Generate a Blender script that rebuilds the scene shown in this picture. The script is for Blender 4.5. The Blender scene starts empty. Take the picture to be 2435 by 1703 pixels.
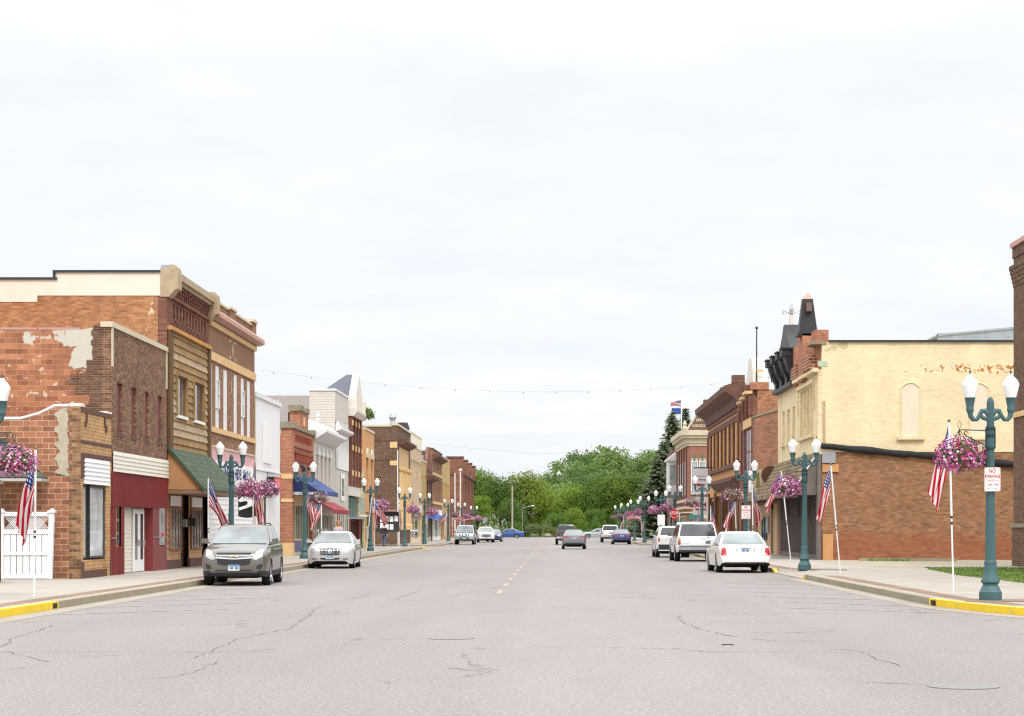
import bpy, bmesh, math, random
from mathutils import Vector, Matrix
from mathutils.bvhtree import BVHTree
R = math.radians
SC = bpy.context.scene
COL = SC.collection
# ------------------------------------------------------------------ camera
# 70 mm lens held level, looking straight along the street (+Y); the frame is shifted up to keep verticals upright
cd = bpy.data.cameras.new("camera")
cam = bpy.data.objects.new("camera", cd); COL.objects.link(cam)
cam.location = (0, 0, 1.6); cam.rotation_euler = (R(90), 0, 0)
cd.lens = 70; cd.sensor_width = 36; cd.shift_x = -0.04225; cd.shift_y = 0.1655
cd.clip_start = 0.5; cd.clip_end = 6000
SC.camera = cam
# ------------------------------------------------------------------ sky and sun
SUN_EL, SUN_AZ = R(52), R(165)          # azimuth clockwise from +Y: the veiled sun stands behind the camera
w = bpy.data.worlds.new("World"); SC.world = w; w.use_nodes = True
nt = w.node_tree; nt.nodes.clear()
def N(nt, t, **k):
    n = nt.nodes.new(t)
    for a, b in k.items():
        if a in ('operation', 'blend_type', 'data_type', 'sky_type', 'noise_dimensions', 'feature', 'offset', 'interpolation_type', 'wave_type', 'bands_direction', 'distance', 'sun_disc', 'sun_elevation', 'sun_rotation', 'invert'): setattr(n, a, b)
        else: n.inputs[a.replace('_', ' ')].default_value = b
    return n
def math_n(nt, op, a, b=None):
    n = nt.nodes.new('ShaderNodeMath'); n.operation = op
    for i, q in enumerate((a, b)):
        if q is None: continue
        if isinstance(q, (int, float)): n.inputs[i].default_value = q
        else: nt.links.new(q, n.inputs[i])
    return n.outputs[0]
def mixc(nt, fac, a, b, mode='MIX'):
    n = nt.nodes.new('ShaderNodeMix'); n.data_type = 'RGBA'; n.blend_type = mode
    for sock, q in ((n.inputs[0], fac), (n.inputs[6], a), (n.inputs[7], b)):
        if isinstance(q, (int, float)): sock.default_value = q
        elif isinstance(q, (tuple, list)): sock.default_value = (q[0], q[1], q[2], 1)
        else: nt.links.new(q, sock)
    return n.outputs[2]
def ramp(nt, v, a, b, c0=0.0, c1=1.0):
    n = nt.nodes.new('ShaderNodeMapRange'); n.clamp = True
    n.inputs[1].default_value = a; n.inputs[2].default_value = b; n.inputs[3].default_value = c0; n.inputs[4].default_value = c1
    nt.links.new(v, n.inputs[0]); return n.outputs[0]
sky = N(nt, 'ShaderNodeTexSky', sky_type='NISHITA', sun_disc=False, sun_elevation=SUN_EL, sun_rotation=SUN_AZ)
tc = nt.nodes.new('ShaderNodeTexCoord')
sep = nt.nodes.new('ShaderNodeSeparateXYZ'); nt.links.new(tc.outputs['Generated'], sep.inputs[0])
zc = math_n(nt, 'ADD', math_n(nt, 'MAXIMUM', sep.outputs[2], 0.0), 0.09)
cv = nt.nodes.new('ShaderNodeCombineXYZ')       # the cloud layer as a flat sheet overhead
nt.links.new(math_n(nt, 'DIVIDE', sep.outputs[0], zc), cv.inputs[0]); nt.links.new(math_n(nt, 'DIVIDE', sep.outputs[1], zc), cv.inputs[1])
n1 = N(nt, 'ShaderNodeTexNoise', Scale=0.85, Detail=6.0, Roughness=0.55, Distortion=0.35); nt.links.new(cv.outputs[0], n1.inputs['Vector'])
n2 = N(nt, 'ShaderNodeTexNoise', Scale=2.6, Detail=5.0, Roughness=0.6); nt.links.new(cv.outputs[0], n2.inputs['Vector'])
# thin grey-white overcast; breaks of pale blue low down
el = math_n(nt, 'MAXIMUM', sep.outputs[2], 0.0)
gap = math_n(nt, 'MULTIPLY', ramp(nt, n1.outputs[0], 0.44, 0.62), ramp(nt, el, 0.02, 0.17, 1.0, 0.25))
cl = mixc(nt, ramp(nt, n2.outputs[0], 0.3, 0.65), (6.2, 6.32, 6.5), (6.72, 6.74, 6.8))
cl = mixc(nt, math_n(nt, 'MULTIPLY', gap, 0.75), cl, (5.45, 6.0, 6.6))
zen = ramp(nt, el, 0.22, 0.85, 1.0, 2.9)       # overcast sky is brightest overhead
cs = nt.nodes.new('ShaderNodeVectorMath'); cs.operation = 'SCALE'; nt.links.new(cl, cs.inputs[0]); nt.links.new(zen, cs.inputs[3])
mx = mixc(nt, 0.94, sky.outputs[0], cs.outputs[0])
bg = nt.nodes.new('ShaderNodeBackground'); bg.inputs[1].default_value = 0.1
nt.links.new(mx, bg.inputs[0])
wo = nt.nodes.new('ShaderNodeOutputWorld'); nt.links.new(bg.outputs[0], wo.inputs[0])
sl = bpy.data.lights.new("sun", 'SUN'); sl.energy = 1.3; sl.angle = R(14); sl.color = (1, .97, .92)
so = bpy.data.objects.new("sun", sl); COL.objects.link(so)
so.rotation_euler = Vector((-math.sin(SUN_AZ) * math.cos(SUN_EL), -math.cos(SUN_AZ) * math.cos(SUN_EL), -math.sin(SUN_EL))).to_track_quat('-Z', 'Y').to_euler()
so.location = (0, -20, 40)
vs = SC.view_settings; vs.view_transform = 'Standard'; vs.look = 'None'; vs.exposure = 0.6; vs.gamma = 1.0; vs.use_curve_mapping = False
SC.cycles.use_denoising = True; SC.cycles.filter_width = 1.25; SC.cycles.max_bounces = 6; SC.cycles.diffuse_bounces = 3; SC.cycles.glossy_bounces = 3; SC.cycles.transparent_max_bounces = 6

# ------------------------------------------------------------------ object helpers
def tag(o, label=None, cat=None, group=None, kind=None):
    if label: o['label'] = label
    if cat: o['category'] = cat
    if group: o['group'] = group
    if kind: o['kind'] = kind
    return o
def thing(name, label, cat, loc=(0, 0, 0), rz=0, group=None):
    o = bpy.data.objects.new(name, None); COL.objects.link(o); o.empty_display_size = .2
    o.location = loc; o.rotation_euler = (0, 0, rz)
    return tag(o, label, cat, group)
def copy_thing(o, loc, rz, label, parent=None, group=None):
    c = o.copy(); COL.objects.link(c)
    if parent is None:
        c.location = loc; c.rotation_euler = (0, 0, rz)
        if label: c['label'] = label
        if group: c['group'] = group
    else: c.parent = parent
    for ch in list(o.children): copy_thing(ch, None, None, None, c)
    return c
class MB:
    """collects shapes, then links them as ONE mesh object"""
    def __init__(s): s.v = []; s.f = []; s.m = []; s.cur = 0
    def face(s, pts):
        b = len(s.v); s.v += [tuple(p) for p in pts]; s.f.append(list(range(b, b + len(pts)))); s.m.append(s.cur); return s
    def box(s, x0, x1, y0, y1, z0, z1):
        x0, x1 = min(x0, x1), max(x0, x1); y0, y1 = min(y0, y1), max(y0, y1); z0, z1 = min(z0, z1), max(z0, z1)
        b = len(s.v)
        s.v += [(x0, y0, z0), (x1, y0, z0), (x1, y1, z0), (x0, y1, z0), (x0, y0, z1), (x1, y0, z1), (x1, y1, z1), (x0, y1, z1)]
        for q in ((0, 3, 2, 1), (4, 5, 6, 7), (0, 1, 5, 4), (1, 2, 6, 5), (2, 3, 7, 6), (3, 0, 4, 7)):
            s.f.append([b + i for i in q]); s.m.append(s.cur)
        return s
    def prism(s, pts, vec):
        n = len(pts); b = len(s.v); vec = Vector(vec)
        s.v += [tuple(p) for p in pts] + [tuple(Vector(p) + vec) for p in pts]
        s.f.append([b + i for i in range(n)][::-1]); s.m.append(s.cur)
        s.f.append([b + n + i for i in range(n)]); s.m.append(s.cur)
        for i in range(n):
            j = (i + 1) % n; s.f.append([b + i, b + j, b + n + j, b + n + i]); s.m.append(s.cur)
        return s
    def tube(s, path, r, n=8, cap=True):
        path = [Vector(p) for p in path]; rs = r if isinstance(r, (list, tuple)) else [r] * len(path)
        b = len(s.v); prev = None
        for i, p in enumerate(path):
            d = (path[min(i + 1, len(path) - 1)] - path[max(i - 1, 0)]).normalized()
            if prev is None:
                a = Vector((0, 0, 1)) if abs(d.z) < .9 else Vector((1, 0, 0))
                a = d.cross(a).normalized()
            else: a = (prev - d * prev.dot(d)).normalized()
            prev = a; c = d.cross(a)
            for k in range(n):
                t = 2 * math.pi * k / n; s.v.append(tuple(p + (a * math.cos(t) + c * math.sin(t)) * rs[i]))
        for i in range(len(path) - 1):
            for k in range(n):
                k2 = (k + 1) % n; s.f.append([b + i * n + k, b + i * n + k2, b + (i + 1) * n + k2, b + (i + 1) * n + k]); s.m.append(s.cur)
        if cap:
            s.f.append([b + k for k in range(n)][::-1]); s.m.append(s.cur)
            e = b + (len(path) - 1) * n; s.f.append([e + k for k in range(n)]); s.m.append(s.cur)
        return s
    def lathe(s, prof, cx=0, cy=0, n=16, flute=0):
        b = len(s.v)
        for r, z in prof:
            for k in range(n):
                t = 2 * math.pi * k / n; rr = r * (1 - flute * (k % 2)); s.v.append((cx + rr * math.cos(t), cy + rr * math.sin(t), z))
        for i in range(len(prof) - 1):
            for k in range(n):
                k2 = (k + 1) % n; s.f.append([b + i * n + k, b + i * n + k2, b + (i + 1) * n + k2, b + (i + 1) * n + k]); s.m.append(s.cur)
        s.f.append([b + k for k in range(n)][::-1]); s.m.append(s.cur)
        e = b + (len(prof) - 1) * n; s.f.append([e + k for k in range(n)]); s.m.append(s.cur)
        return s
    def build(s, name, mats, parent=None, smooth=None, fix=True, local=False, weld=False):
        me = bpy.data.meshes.new(name)
        off = Vector((0, 0, 0))
        if parent is not None and not local:
            p = parent
            while p is not None: off += p.location; p = p.parent
        me.from_pydata([tuple(Vector(v) - off) for v in s.v], [], s.f)
        for m in (mats if isinstance(mats, (list, tuple)) else [mats]): me.materials.append(m)
        for p, i in zip(me.polygons, s.m): p.material_index = i
        if fix or weld or smooth is not None:
            bm = bmesh.new(); bm.from_mesh(me)
            if weld: bmesh.ops.remove_doubles(bm, verts=bm.verts, dist=1e-4)
            if fix: bmesh.ops.recalc_face_normals(bm, faces=bm.faces)
            if smooth is not None:
                for f in bm.faces: f.smooth = True
                for e in bm.edges: e.smooth = not (len(e.link_faces) == 2 and e.calc_face_angle(0) > R(smooth))
            bm.to_mesh(me); bm.free()
        o = bpy.data.objects.new(name, me); COL.objects.link(o)
        if parent is not None: o.parent = parent
        return o

# ------------------------------------------------------------------ materials
MATS = {}
def S(r, g, b, k=1.0):
    f = lambda c: ((c / 255 + .055) / 1.055) ** 2.4 if c > 10 else c / 255 / 12.92
    return (f(r) * k, f(g) * k, f(b) * k)
def newmat(name):
    m = bpy.data.materials.new(name); m.use_nodes = True
    nt = m.node_tree; b = nt.nodes['Principled BSDF']; MATS[name] = m
    return m, nt, b
def objco(nt):
    return nt.nodes.new('ShaderNodeTexCoord').outputs['Object']
def wallco(nt):          # brick coordinates: along the wall, up the wall
    sp = nt.nodes.new('ShaderNodeSeparateXYZ'); nt.links.new(objco(nt), sp.inputs[0])
    c = nt.nodes.new('ShaderNodeCombineXYZ'); nt.links.new(math_n(nt, 'ADD', sp.outputs[0], sp.outputs[1]), c.inputs[0]); nt.links.new(sp.outputs[2], c.inputs[1])
    return c.outputs[0], sp
def bump(nt, b, h, st=.3, dist=.02):
    bn = nt.nodes.new('ShaderNodeBump'); bn.inputs[0].default_value = st; bn.inputs[1].default_value = dist
    nt.links.new(h, bn.inputs['Height']); nt.links.new(bn.outputs[0], b.inputs['Normal'])
def noise(nt, vec, sc, det=4, rough=.6, dist=0):
    n = N(nt, 'ShaderNodeTexNoise', Scale=sc, Detail=float(det), Roughness=rough, Distortion=float(dist)); nt.links.new(vec, n.inputs['Vector']); return n.outputs[0]
def plain(name, col, rough=.7, var=.12, sc=2.0, metal=0, spec=.4, coat=0, streak=0, alt=None):
    m, nt, b = newmat(name)
    v = objco(nt)
    mp = nt.nodes.new('ShaderNodeMapping'); nt.links.new(v, mp.inputs[0]); mp.inputs['Scale'].default_value = (1, 1, 1 - .8 * streak)
    f = ramp(nt, noise(nt, mp.outputs[0], sc, 6, .62), .25, .75, 1 - var, 1 + var)
    mu = nt.nodes.new('ShaderNodeVectorMath'); mu.operation = 'SCALE'; mu.inputs[0].default_value = col; nt.links.new(f, mu.inputs[3])
    c = mu.outputs[0]
    if alt is not None:
        c = mixc(nt, ramp(nt, noise(nt, v, alt[1], 5, .65, .4), alt[2], alt[2] + .08), c, alt[0])
    nt.links.new(c, b.inputs['Base Color'])
    b.inputs['Roughness'].default_value = rough; b.inputs['Metallic'].default_value = metal
    b.inputs['Specular IOR Level'].default_value = spec; b.inputs['Coat Weight'].default_value = coat; b.inputs['Coat Roughness'].default_value = .05
    return m
def brick(name, c1, c2, mort, bw=.22, bh=.075, ms=.012, var=.25, patch=None, low=None, soft=None, tilt=(1.02, 1.09, .92)):
    m, nt, b = newmat(name)
    wv, sp = wallco(nt)
    wash = lambda c: tuple((q * .66 + .27 * (.3 * c[0] + .55 * c[1] + .15 * c[2] + .012)) * t_ for q, t_ in zip(c, tilt))
    c1, c2, mort = wash(c1), wash(c2), wash(mort)
    t = nt.nodes.new('ShaderNodeTexBrick'); nt.links.new(wv, t.inputs['Vector'])
    t.inputs['Color1'].default_value = (*c1, 1); t.inputs['Color2'].default_value = (*c2, 1); t.inputs['Mortar'].default_value = (*mort, 1)
    t.inputs['Scale'].default_value = 1; t.inputs['Mortar Size'].default_value = ms; t.inputs['Mortar Smooth'].default_value = .3
    t.inputs['Brick Width'].default_value = bw; t.inputs['Row Height'].default_value = bh
    v = objco(nt)
    # one random value per brick, in step with the courses
    su = nt.nodes.new('ShaderNodeSeparateXYZ'); nt.links.new(wv, su.inputs[0])
    row = math_n(nt, 'FLOOR', math_n(nt, 'DIVIDE', su.outputs[1], bh)); half = math_n(nt, 'MULTIPLY', math_n(nt, 'FLOORED_MODULO', row, 2.0), .5)
    colm = math_n(nt, 'FLOOR', math_n(nt, 'ADD', math_n(nt, 'DIVIDE', su.outputs[0], bw), half))
    bid = nt.nodes.new('ShaderNodeCombineXYZ'); nt.links.new(colm, bid.inputs[0]); nt.links.new(row, bid.inputs[1])
    wn = nt.nodes.new('ShaderNodeTexWhiteNoise'); wn.noise_dimensions = '2D'; nt.links.new(bid.outputs[0], wn.inputs['Vector'])
    hv = nt.nodes.new('ShaderNodeSeparateColor'); nt.links.new(wn.outputs['Color'], hv.inputs[0])
    bpos = nt.nodes.new('ShaderNodeVectorMath'); bpos.operation = 'MULTIPLY'; nt.links.new(bid.outputs[0], bpos.inputs[0]); bpos.inputs[1].default_value = (bw, bh, 1)
    f = math_n(nt, 'MULTIPLY', ramp(nt, hv.outputs[0], 0, 1, 1 - var, 1 + var), ramp(nt, noise(nt, v, .6, 5, .65), .3, .7, .88, 1.1))
    mu = nt.nodes.new('ShaderNodeVectorMath'); mu.operation = 'SCALE'; nt.links.new(t.outputs['Color'], mu.inputs[0]); nt.links.new(f, mu.inputs[3])
    c = mu.outputs[0]
    if soft:
        c = mixc(nt, math_n(nt, 'MULTIPLY', ramp(nt, noise(nt, bpos.outputs[0], soft[1], 4, .6), .3, .7), ramp(nt, hv.outputs[1], .1, .9, 0, .6)), c, soft[0])
    if low:  # a different run of brick below a given height
        c = mixc(nt, math_n(nt, 'MULTIPLY', ramp(nt, math_n(nt, 'ADD', sp.outputs[2], math_n(nt, 'MULTIPLY', noise(nt, v, 1.2, 5, .6), 1.0)), low[1] + .3, low[1] + .8, 1, 0), .42), c, low[0])
    if patch:
        for (pc, psc, th, xr, zr) in patch:      # stuck-on mortar, render or bare brick patches within a region of the wall
            msk = noise(nt, v, psc, 5, .62, .3)
            ax, az = xr, zr
            up = ramp(nt, sp.outputs[2], az[0], az[1]); ux = ramp(nt, sp.outputs[0], ax[0], ax[1])
            if len(az) > 2: up = math_n(nt, 'MULTIPLY', up, ramp(nt, sp.outputs[2], az[2], az[3], 1, 0))
            k = ramp(nt, math_n(nt, 'ADD', msk, math_n(nt, 'MULTIPLY', math_n(nt, 'MULTIPLY', up, ux), .3)), th, th + .025)
            c = mixc(nt, k, c, mixc(nt, noise(nt, v, 9, 3), pc, (pc[0] * .8, pc[1] * .8, pc[2] * .8)))
    nt.links.new(c, b.inputs['Base Color']); b.inputs['Roughness'].default_value = .9; b.inputs['Specular IOR Level'].default_value = .15
    bump(nt, b, t.outputs['Fac'], -.35, .01)
    return m
def glassmat(name, col, rough=.06, spec=.6, var=.5):
    m, nt, b = newmat(name)
    v = objco(nt)
    f = ramp(nt, noise(nt, v, 1.1, 3, .5, .5), .3, .7, 1 - var, 1 + var)
    mu = nt.nodes.new('ShaderNodeVectorMath'); mu.operation = 'SCALE'; mu.inputs[0].default_value = col; nt.links.new(f, mu.inputs[3])
    nt.links.new(mu.outputs[0], b.inputs['Base Color']); b.inputs['Roughness'].default_value = rough
    b.inputs['Specular IOR Level'].default_value = spec; b.inputs['Coat Weight'].default_value = .35; b.inputs['Coat Roughness'].default_value = .02
    return m
# stone, metal, paint used all over
white = plain('white_paint', (.72, .72, .71), .55, .05)
cream = plain('cream_trim', S(226, 214, 184, .75), .7, .1)
stone = plain('limestone', S(188, 168, 138, .8), .85, .25, 2.5)
stone_g = plain('grey_limestone', S(150, 140, 118, .8), .85, .25, 3)
black = plain('black_paint', (.018, .018, .02), .5, .2)
darkm = plain('dark_metal', (.03, .032, .035), .5, .2)
tar = plain('black_tar', (.02, .02, .021), .85, .4, 4)
galv = plain('grey_metal', (.38, .39, .41), .45, .12, metal=.5)
glass = glassmat('window_glass', (.035, .045, .05))
glass_l = glassmat('pale_window', (.34, .37, .37), .15)
glass_s = glassmat('shop_glass', (.06, .08, .08), .04)
blind = plain('window_blind', (.42, .41, .38), .8, .1, 3)
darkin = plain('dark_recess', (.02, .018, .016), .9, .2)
# ------------------------------------------------------------------ ground, road, pavements
XL, XR = -13.5, 12.0          # building lines
CL, CR = -9.8, 7.7            # kerb faces
SW = .14                      # pavement height
m, nt, b = newmat('asphalt')
v = objco(nt); sp = nt.nodes.new('ShaderNodeSeparateXYZ'); nt.links.new(v, sp.inputs[0])
mp = nt.nodes.new('ShaderNodeMapping'); mp.inputs['Scale'].default_value = (1, .22, 1); nt.links.new(v, mp.inputs[0])
base = mixc(nt, ramp(nt, noise(nt, mp.outputs[0], .28, 6, .6, .6), .3, .7), (.268, .233, .221), (.37, .328, .312))
# paler patched lane down the middle, with a ragged edge
px = math_n(nt, 'ADD', sp.outputs[0], math_n(nt, 'MULTIPLY', noise(nt, v, .35, 5, .65), 2.6))
lane = math_n(nt, 'MULTIPLY', ramp(nt, px, .5, .9), ramp(nt, px, 3.9, 4.4, 1, 0))
base = mixc(nt, math_n(nt, 'MULTIPLY', lane, .5), base, (.385, .357, .345))
# wheel tracks, darker and smoother
for cx in (-4.6, -2.9, 2.2, 3.9):
    wv_ = math_n(nt, 'ADD', sp.outputs[0], math_n(nt, 'MULTIPLY', noise(nt, mp.outputs[0], .5, 3), .9))
    tr = ramp(nt, math_n(nt, 'ABSOLUTE', math_n(nt, 'SUBTRACT', wv_, cx + .45)), .1, .5, .14, 0)
    base = mixc(nt, tr, base, (.20, .182, .18))
# aggregate speckle
sn = noise(nt, v, 22, 5, .85); base = mixc(nt, ramp(nt, sn, .42, .6, 0, .66), mixc(nt, .62, base, (.08, .07, .064)), mixc(nt, .6, base, (.52, .47, .44)))
sn2 = noise(nt, v, 7, 5, .75); base = mixc(nt, ramp(nt, sn2, .42, .7, 0, .4), base, (.20, .178, .172)); sn3 = noise(nt, mp.outputs[0], 1.3, 5, .7, .8); base = mixc(nt, ramp(nt, sn3, .42, .7, 0, .35), base, (.22, .19, .185))
# cracks: wandering ones and joints across the road
vd = nt.nodes.new('ShaderNodeVectorMath'); vd.operation = 'ADD'
nv = N(nt, 'ShaderNodeTexNoise', Scale=.45, Detail=6.0, Roughness=.65); nt.links.new(v, nv.inputs['Vector'])
ns = nt.nodes.new('ShaderNodeVectorMath'); ns.operation = 'SCALE'; nt.links.new(nv.outputs['Color'], ns.inputs[0]); ns.inputs[3].default_value = 3.2
nt.links.new(v, vd.inputs[0]); nt.links.new(ns.outputs[0], vd.inputs[1])
vo = N(nt, 'ShaderNodeTexVoronoi', feature='DISTANCE_TO_EDGE', Scale=.105); nt.links.new(vd.outputs[0], vo.inputs['Vector'])
ck = math_n(nt, 'MULTIPLY', ramp(nt, vo.outputs['Distance'], .0, .0048, 1, 0), ramp(nt, noise(nt, v, .3, 4, .6), .44, .56))
jy = math_n(nt, 'ADD', math_n(nt, 'DIVIDE', math_n(nt, 'ADD', sp.outputs[1], 3.0), 11.5), math_n(nt, 'MULTIPLY', noise(nt, v, .5, 5, .7), .035))
jd = math_n(nt, 'ABSOLUTE', math_n(nt, 'SUBTRACT', math_n(nt, 'FRACT', jy), .5))
jt = math_n(nt, 'MULTIPLY', ramp(nt, jd, .0, .0042, .85, 0), ramp(nt, noise(nt, v, .22, 3), .42, .55))
base = mixc(nt, math_n(nt, 'MULTIPLY', math_n(nt, 'MAXIMUM', ck, jt), .8), base, (.07, .06, .06))
# tar seal smears
base = mixc(nt, math_n(nt, 'MULTIPLY', ramp(nt, noise(nt, mp.outputs[0], .9, 5, .7, 1.5), .66, .72), .35), base, (.16, .15, .15))
nt.links.new(base, b.inputs['Base Color']); b.inputs['Roughness'].default_value = .85; b.inputs['Specular IOR Level'].default_value = .25
bump(nt, b, sn, .25, .01)
asphalt = m
def concrete(name, col, joint=1.5):
    m, nt, b = newmat(name); v = objco(nt); sp = nt.nodes.new('ShaderNodeSeparateXYZ'); nt.links.new(v, sp.inputs[0])
    c = mixc(nt, ramp(nt, noise(nt, v, .7, 6, .65), .3, .7), (col[0] * .85, col[1] * .84, col[2] * .82), (col[0] * 1.08, col[1] * 1.08, col[2] * 1.08))
    c = mixc(nt, ramp(nt, noise(nt, v, 30, 3, .7), .35, .7, 0, .25), c, (col[0] * .7, col[1] * .68, col[2] * .65))
    k = None
    for ax in (0, 1):
        d = math_n(nt, 'ABSOLUTE', math_n(nt, 'SUBTRACT', math_n(nt, 'FRACT', math_n(nt, 'DIVIDE', sp.outputs[ax], joint)), .5))
        e = ramp(nt, d, 0, .009, .55, 0); k = e if k is None else math_n(nt, 'MAXIMUM', k, e)
    c = mixc(nt, k, c, (col[0] * .45, col[1] * .42, col[2] * .4))
    nt.links.new(c, b.inputs['Base Color']); b.inputs['Roughness'].default_value = .9; b.inputs['Specular IOR Level'].default_value = .2
    return m
conc = concrete('pavement_concrete', (.37, .335, .295)); kerbm = concrete('kerb_concrete', (.33, .285, .215), 3.05); gutm = concrete('gutter_concrete', (.34, .30, .25), 3.05)
yel = plain('yellow_kerb_paint', (.78, .54, .015), .6, .12, 3, alt=((.42, .34, .22), 7, .60))
pav = brick('brick_pavers', (.30, .15, .115), (.24, .13, .10), (.3, .24, .2), .2, .1, .008, .2)
m, nt, b = newmat('turf'); v = objco(nt)
c = mixc(nt, ramp(nt, noise(nt, v, 2.2, 6, .7), .3, .7), (.085, .165, .03), (.17, .25, .05))
c = mixc(nt, ramp(nt, noise(nt, v, .5, 4, .6), .52, .7, 0, .8), c, (.30, .28, .11))
nt.links.new(c, b.inputs['Base Color']); b.inputs['Roughness'].default_value = .95; turf = m
earth = plain('sandy_earth', (.36, .31, .235), .95, .2, 1.2)
lot = concrete('lot_concrete', (.36, .315, .25), 6)
def sheet(name, pts, z, mat, kind='structure', sub=0):
    o = MB().face([(x, y, z) for x, y in pts]).build(name, mat, None, fix=False)
    if o.data.polygons[0].normal.z < 0: o.data.flip_normals()
    return tag(o, kind=kind)
sheet('ground', [(-3000, -300), (3000, -300), (3000, 5000), (-3000, 5000)], -.02, earth)
sheet('road', [(-90, -60), (90, -60), (90, 330), (-90, 330)], 0, asphalt)
def block(name, pts, mat=conc, z=SW):
    mb = MB(); mb.prism([(x, y, -.01) for x, y in pts], (0, 0, z + .01)); return tag(mb.build(name, mat), kind='structure')
def arc(cx, cy, r, a0, a1, n=8): return [(cx + r * math.cos(R(a0 + (a1 - a0) * i / n)), cy + r * math.sin(R(a0 + (a1 - a0) * i / n))) for i in range(n + 1)]
# kerb lines (street side), from near to far
RC = [(14.6, 27.5), (12.4, 29.4), (10.9, 31.0), (9.6, 33.2), (8.95, 34.6), (8.5, 35.9), (8.15, 37.2), (7.9, 38.6), (7.75, 40), (7.7, 41)]
rk = RC + [(7.7, 62.2)]; rk2 = [(7.7, 69.6), (7.7, 152.5)] + arc(10.2, 152.5, 2.5, 180, 90)[1:]
off = .16
def inset(pts, d):
    out = []
    for i, p in enumerate(pts):
        a = Vector(pts[max(i - 1, 0)]); c = Vector(pts[min(i + 1, len(pts) - 1)]); t = (c - a).normalized(); out.append((p[0] + t.y * d, p[1] - t.x * d))
    return out
def kerb(name, pts, mat, side, z=SW + .006):      # side: +1 pavement lies to the right of the line
    a = pts; c = inset(pts, side * off); mb = MB()
    for i in range(len(a) - 1):
        mb.prism([(*a[i], -.01), (*a[i + 1], -.01), (*c[i + 1], -.01), (*c[i], -.01)], (0, 0, z + .01))
    return tag(mb.build(name, mat, weld=True), kind='structure')
def strip(name, pts, d0, d1, z, mat):
    a, c = inset(pts, d0), inset(pts, d1); mb = MB()
    for i in range(len(a) - 1): mb.face([(*a[i], z), (*a[i + 1], z), (*c[i + 1], z), (*c[i], z)])
    o = mb.build(name, mat, fix=False)
    for p in o.data.polygons:
        pass
    if o.data.polygons[0].normal.z < 0: o.data.flip_normals()
    return tag(o, kind='structure')
rin = inset(RC, off + .002)
block('pavement', rin + [(7.862, 62.2), (9.2, 63.2), (9.2, 68.6), (7.862, 69.6), (7.862, 152.5)] + arc(10.2, 152.5, 2.338, 180, 90)[1:] + [(70, 154.84), (70, 27.6)])
# driveway dip in the kerb
mb = MB(); mb.face([(7.7, 62.2, .012), (9.2, 63.2, SW + .001), (9.2, 68.6, SW + .001), (7.7, 69.6, .012)])
mb.face([(7.7, 62.2, .012), (7.862, 62.2, SW), (9.2, 63.2, SW + .001)]); mb.face([(7.7, 69.6, .012), (9.2, 68.6, SW + .001), (7.862, 69.6, SW)])
tag(mb.build('driveway_ramp', conc), kind='structure')
kerb('yellow_kerb', RC, yel, 1); kerb('kerb', [(7.7, 41.01), (7.7, 61.4)], kerbm, 1); kerb('kerb', [(7.7, 70.8)] + rk2[1:], kerbm, 1)
mb = MB()
for y0, y1 in ((62.2, 61.41), (69.6, 70.79)):
    mb.prism([(7.7, y0, 0), (7.7, y1, 0), (7.7, y1, SW + .006), (7.7, y0, .02)], (.16, 0, 0))
tag(mb.build('yellow_kerb', yel), kind='structure')
strip('gutter', rk, -.5, -.002, .004, gutm); strip('gutter', rk2, -.5, -.002, .004, gutm)
strip('brick_strip', [(8.15, 37.2), (7.9, 38.6), (7.75, 40), (7.7, 41), (7.7, 60.2)], .42, .86, SW + .004, pav); strip('brick_strip', rk2[:2], .4, .84, SW + .004, pav)
sheet('brick_apron', [(8.1, 69.7), (9.9, 67.6), (10.2, 69.6), (8.1, 71.8)], SW + .008, pav)
sheet('brick_apron', [(8.0, 38.9), (9.9, 39.1), (10.1, 40.6), (8.3, 40.4)], SW + .008, pav)
# left pavements
LC = [(CL, 24), (CL, 151)] + arc(CL - 2.5, 151, 2.5, 0, 90)[1:]
lin = inset(LC, -off - .002)
block('pavement', lin + [(-70, 153.34), (-70, 24)])
kerb('yellow_kerb', [(CL, 24), (CL, 39.3)], yel, -1); kerb('kerb', [(CL, 39.31), (CL, 147.2)], kerbm, -1); kerb('yellow_kerb', [(CL, 147.21), (CL, 151)] + LC[2:], yel, -1)
strip('gutter', LC, .002, .55, .004, gutm); strip('brick_strip', [(CL, 30), (CL, 147)], -.82, -.4, SW + .004, pav)
for nm, y0, y1 in (('pavement', 167.5, 258), ('pavement', 281, 322)):
    block(nm, [(CL - .162, y0 + 2), (CL - .162, y1 - 2), (CL - 2.2, y1), (-70, y1), (-70, y0), (CL - 2.2, y0)])
    kl = [(CL - 2.2, y0 - .16), (CL, y0 + 2), (CL, y1 - 2), (CL - 2.2, y1 + .16)]
    kerb('kerb', kl, kerbm, -1); strip('gutter', kl, .002, .5, .004, gutm); strip('brick_strip', kl[1:3], -.82, -.4, SW + .004, pav)
for y0, y1 in ((177, 300),):
    block('pavement', [(CR + .162, y0 + 2), (CR + .162, y1 - 2), (CR + 2.2, y1), (70, y1), (70, y0), (CR + 2.2, y0)])
    kl = [(CR + 2.2, y0 - .16), (CR, y0 + 2), (CR, y1 - 2), (CR + 2.2, y1 + .16)]
    kerb('kerb', kl, kerbm, 1); strip('gutter', kl, -.5, -.002, .004, gutm); strip('brick_strip', kl[1:3], .4, .82, SW + .004, pav)
# kerb drain mouths at the end of the yellow paint
for n_, x, y in (('drain_opening', CL + .004, 39.0), ('drain_opening', 7.735, 40.6)):
    mb = MB(); mb.box(x - .05, x + .006 if x < 0 else x + .05, y - .16, y + .16, .02, .115); tag(mb.build(n_, darkin), kind='structure')
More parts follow.
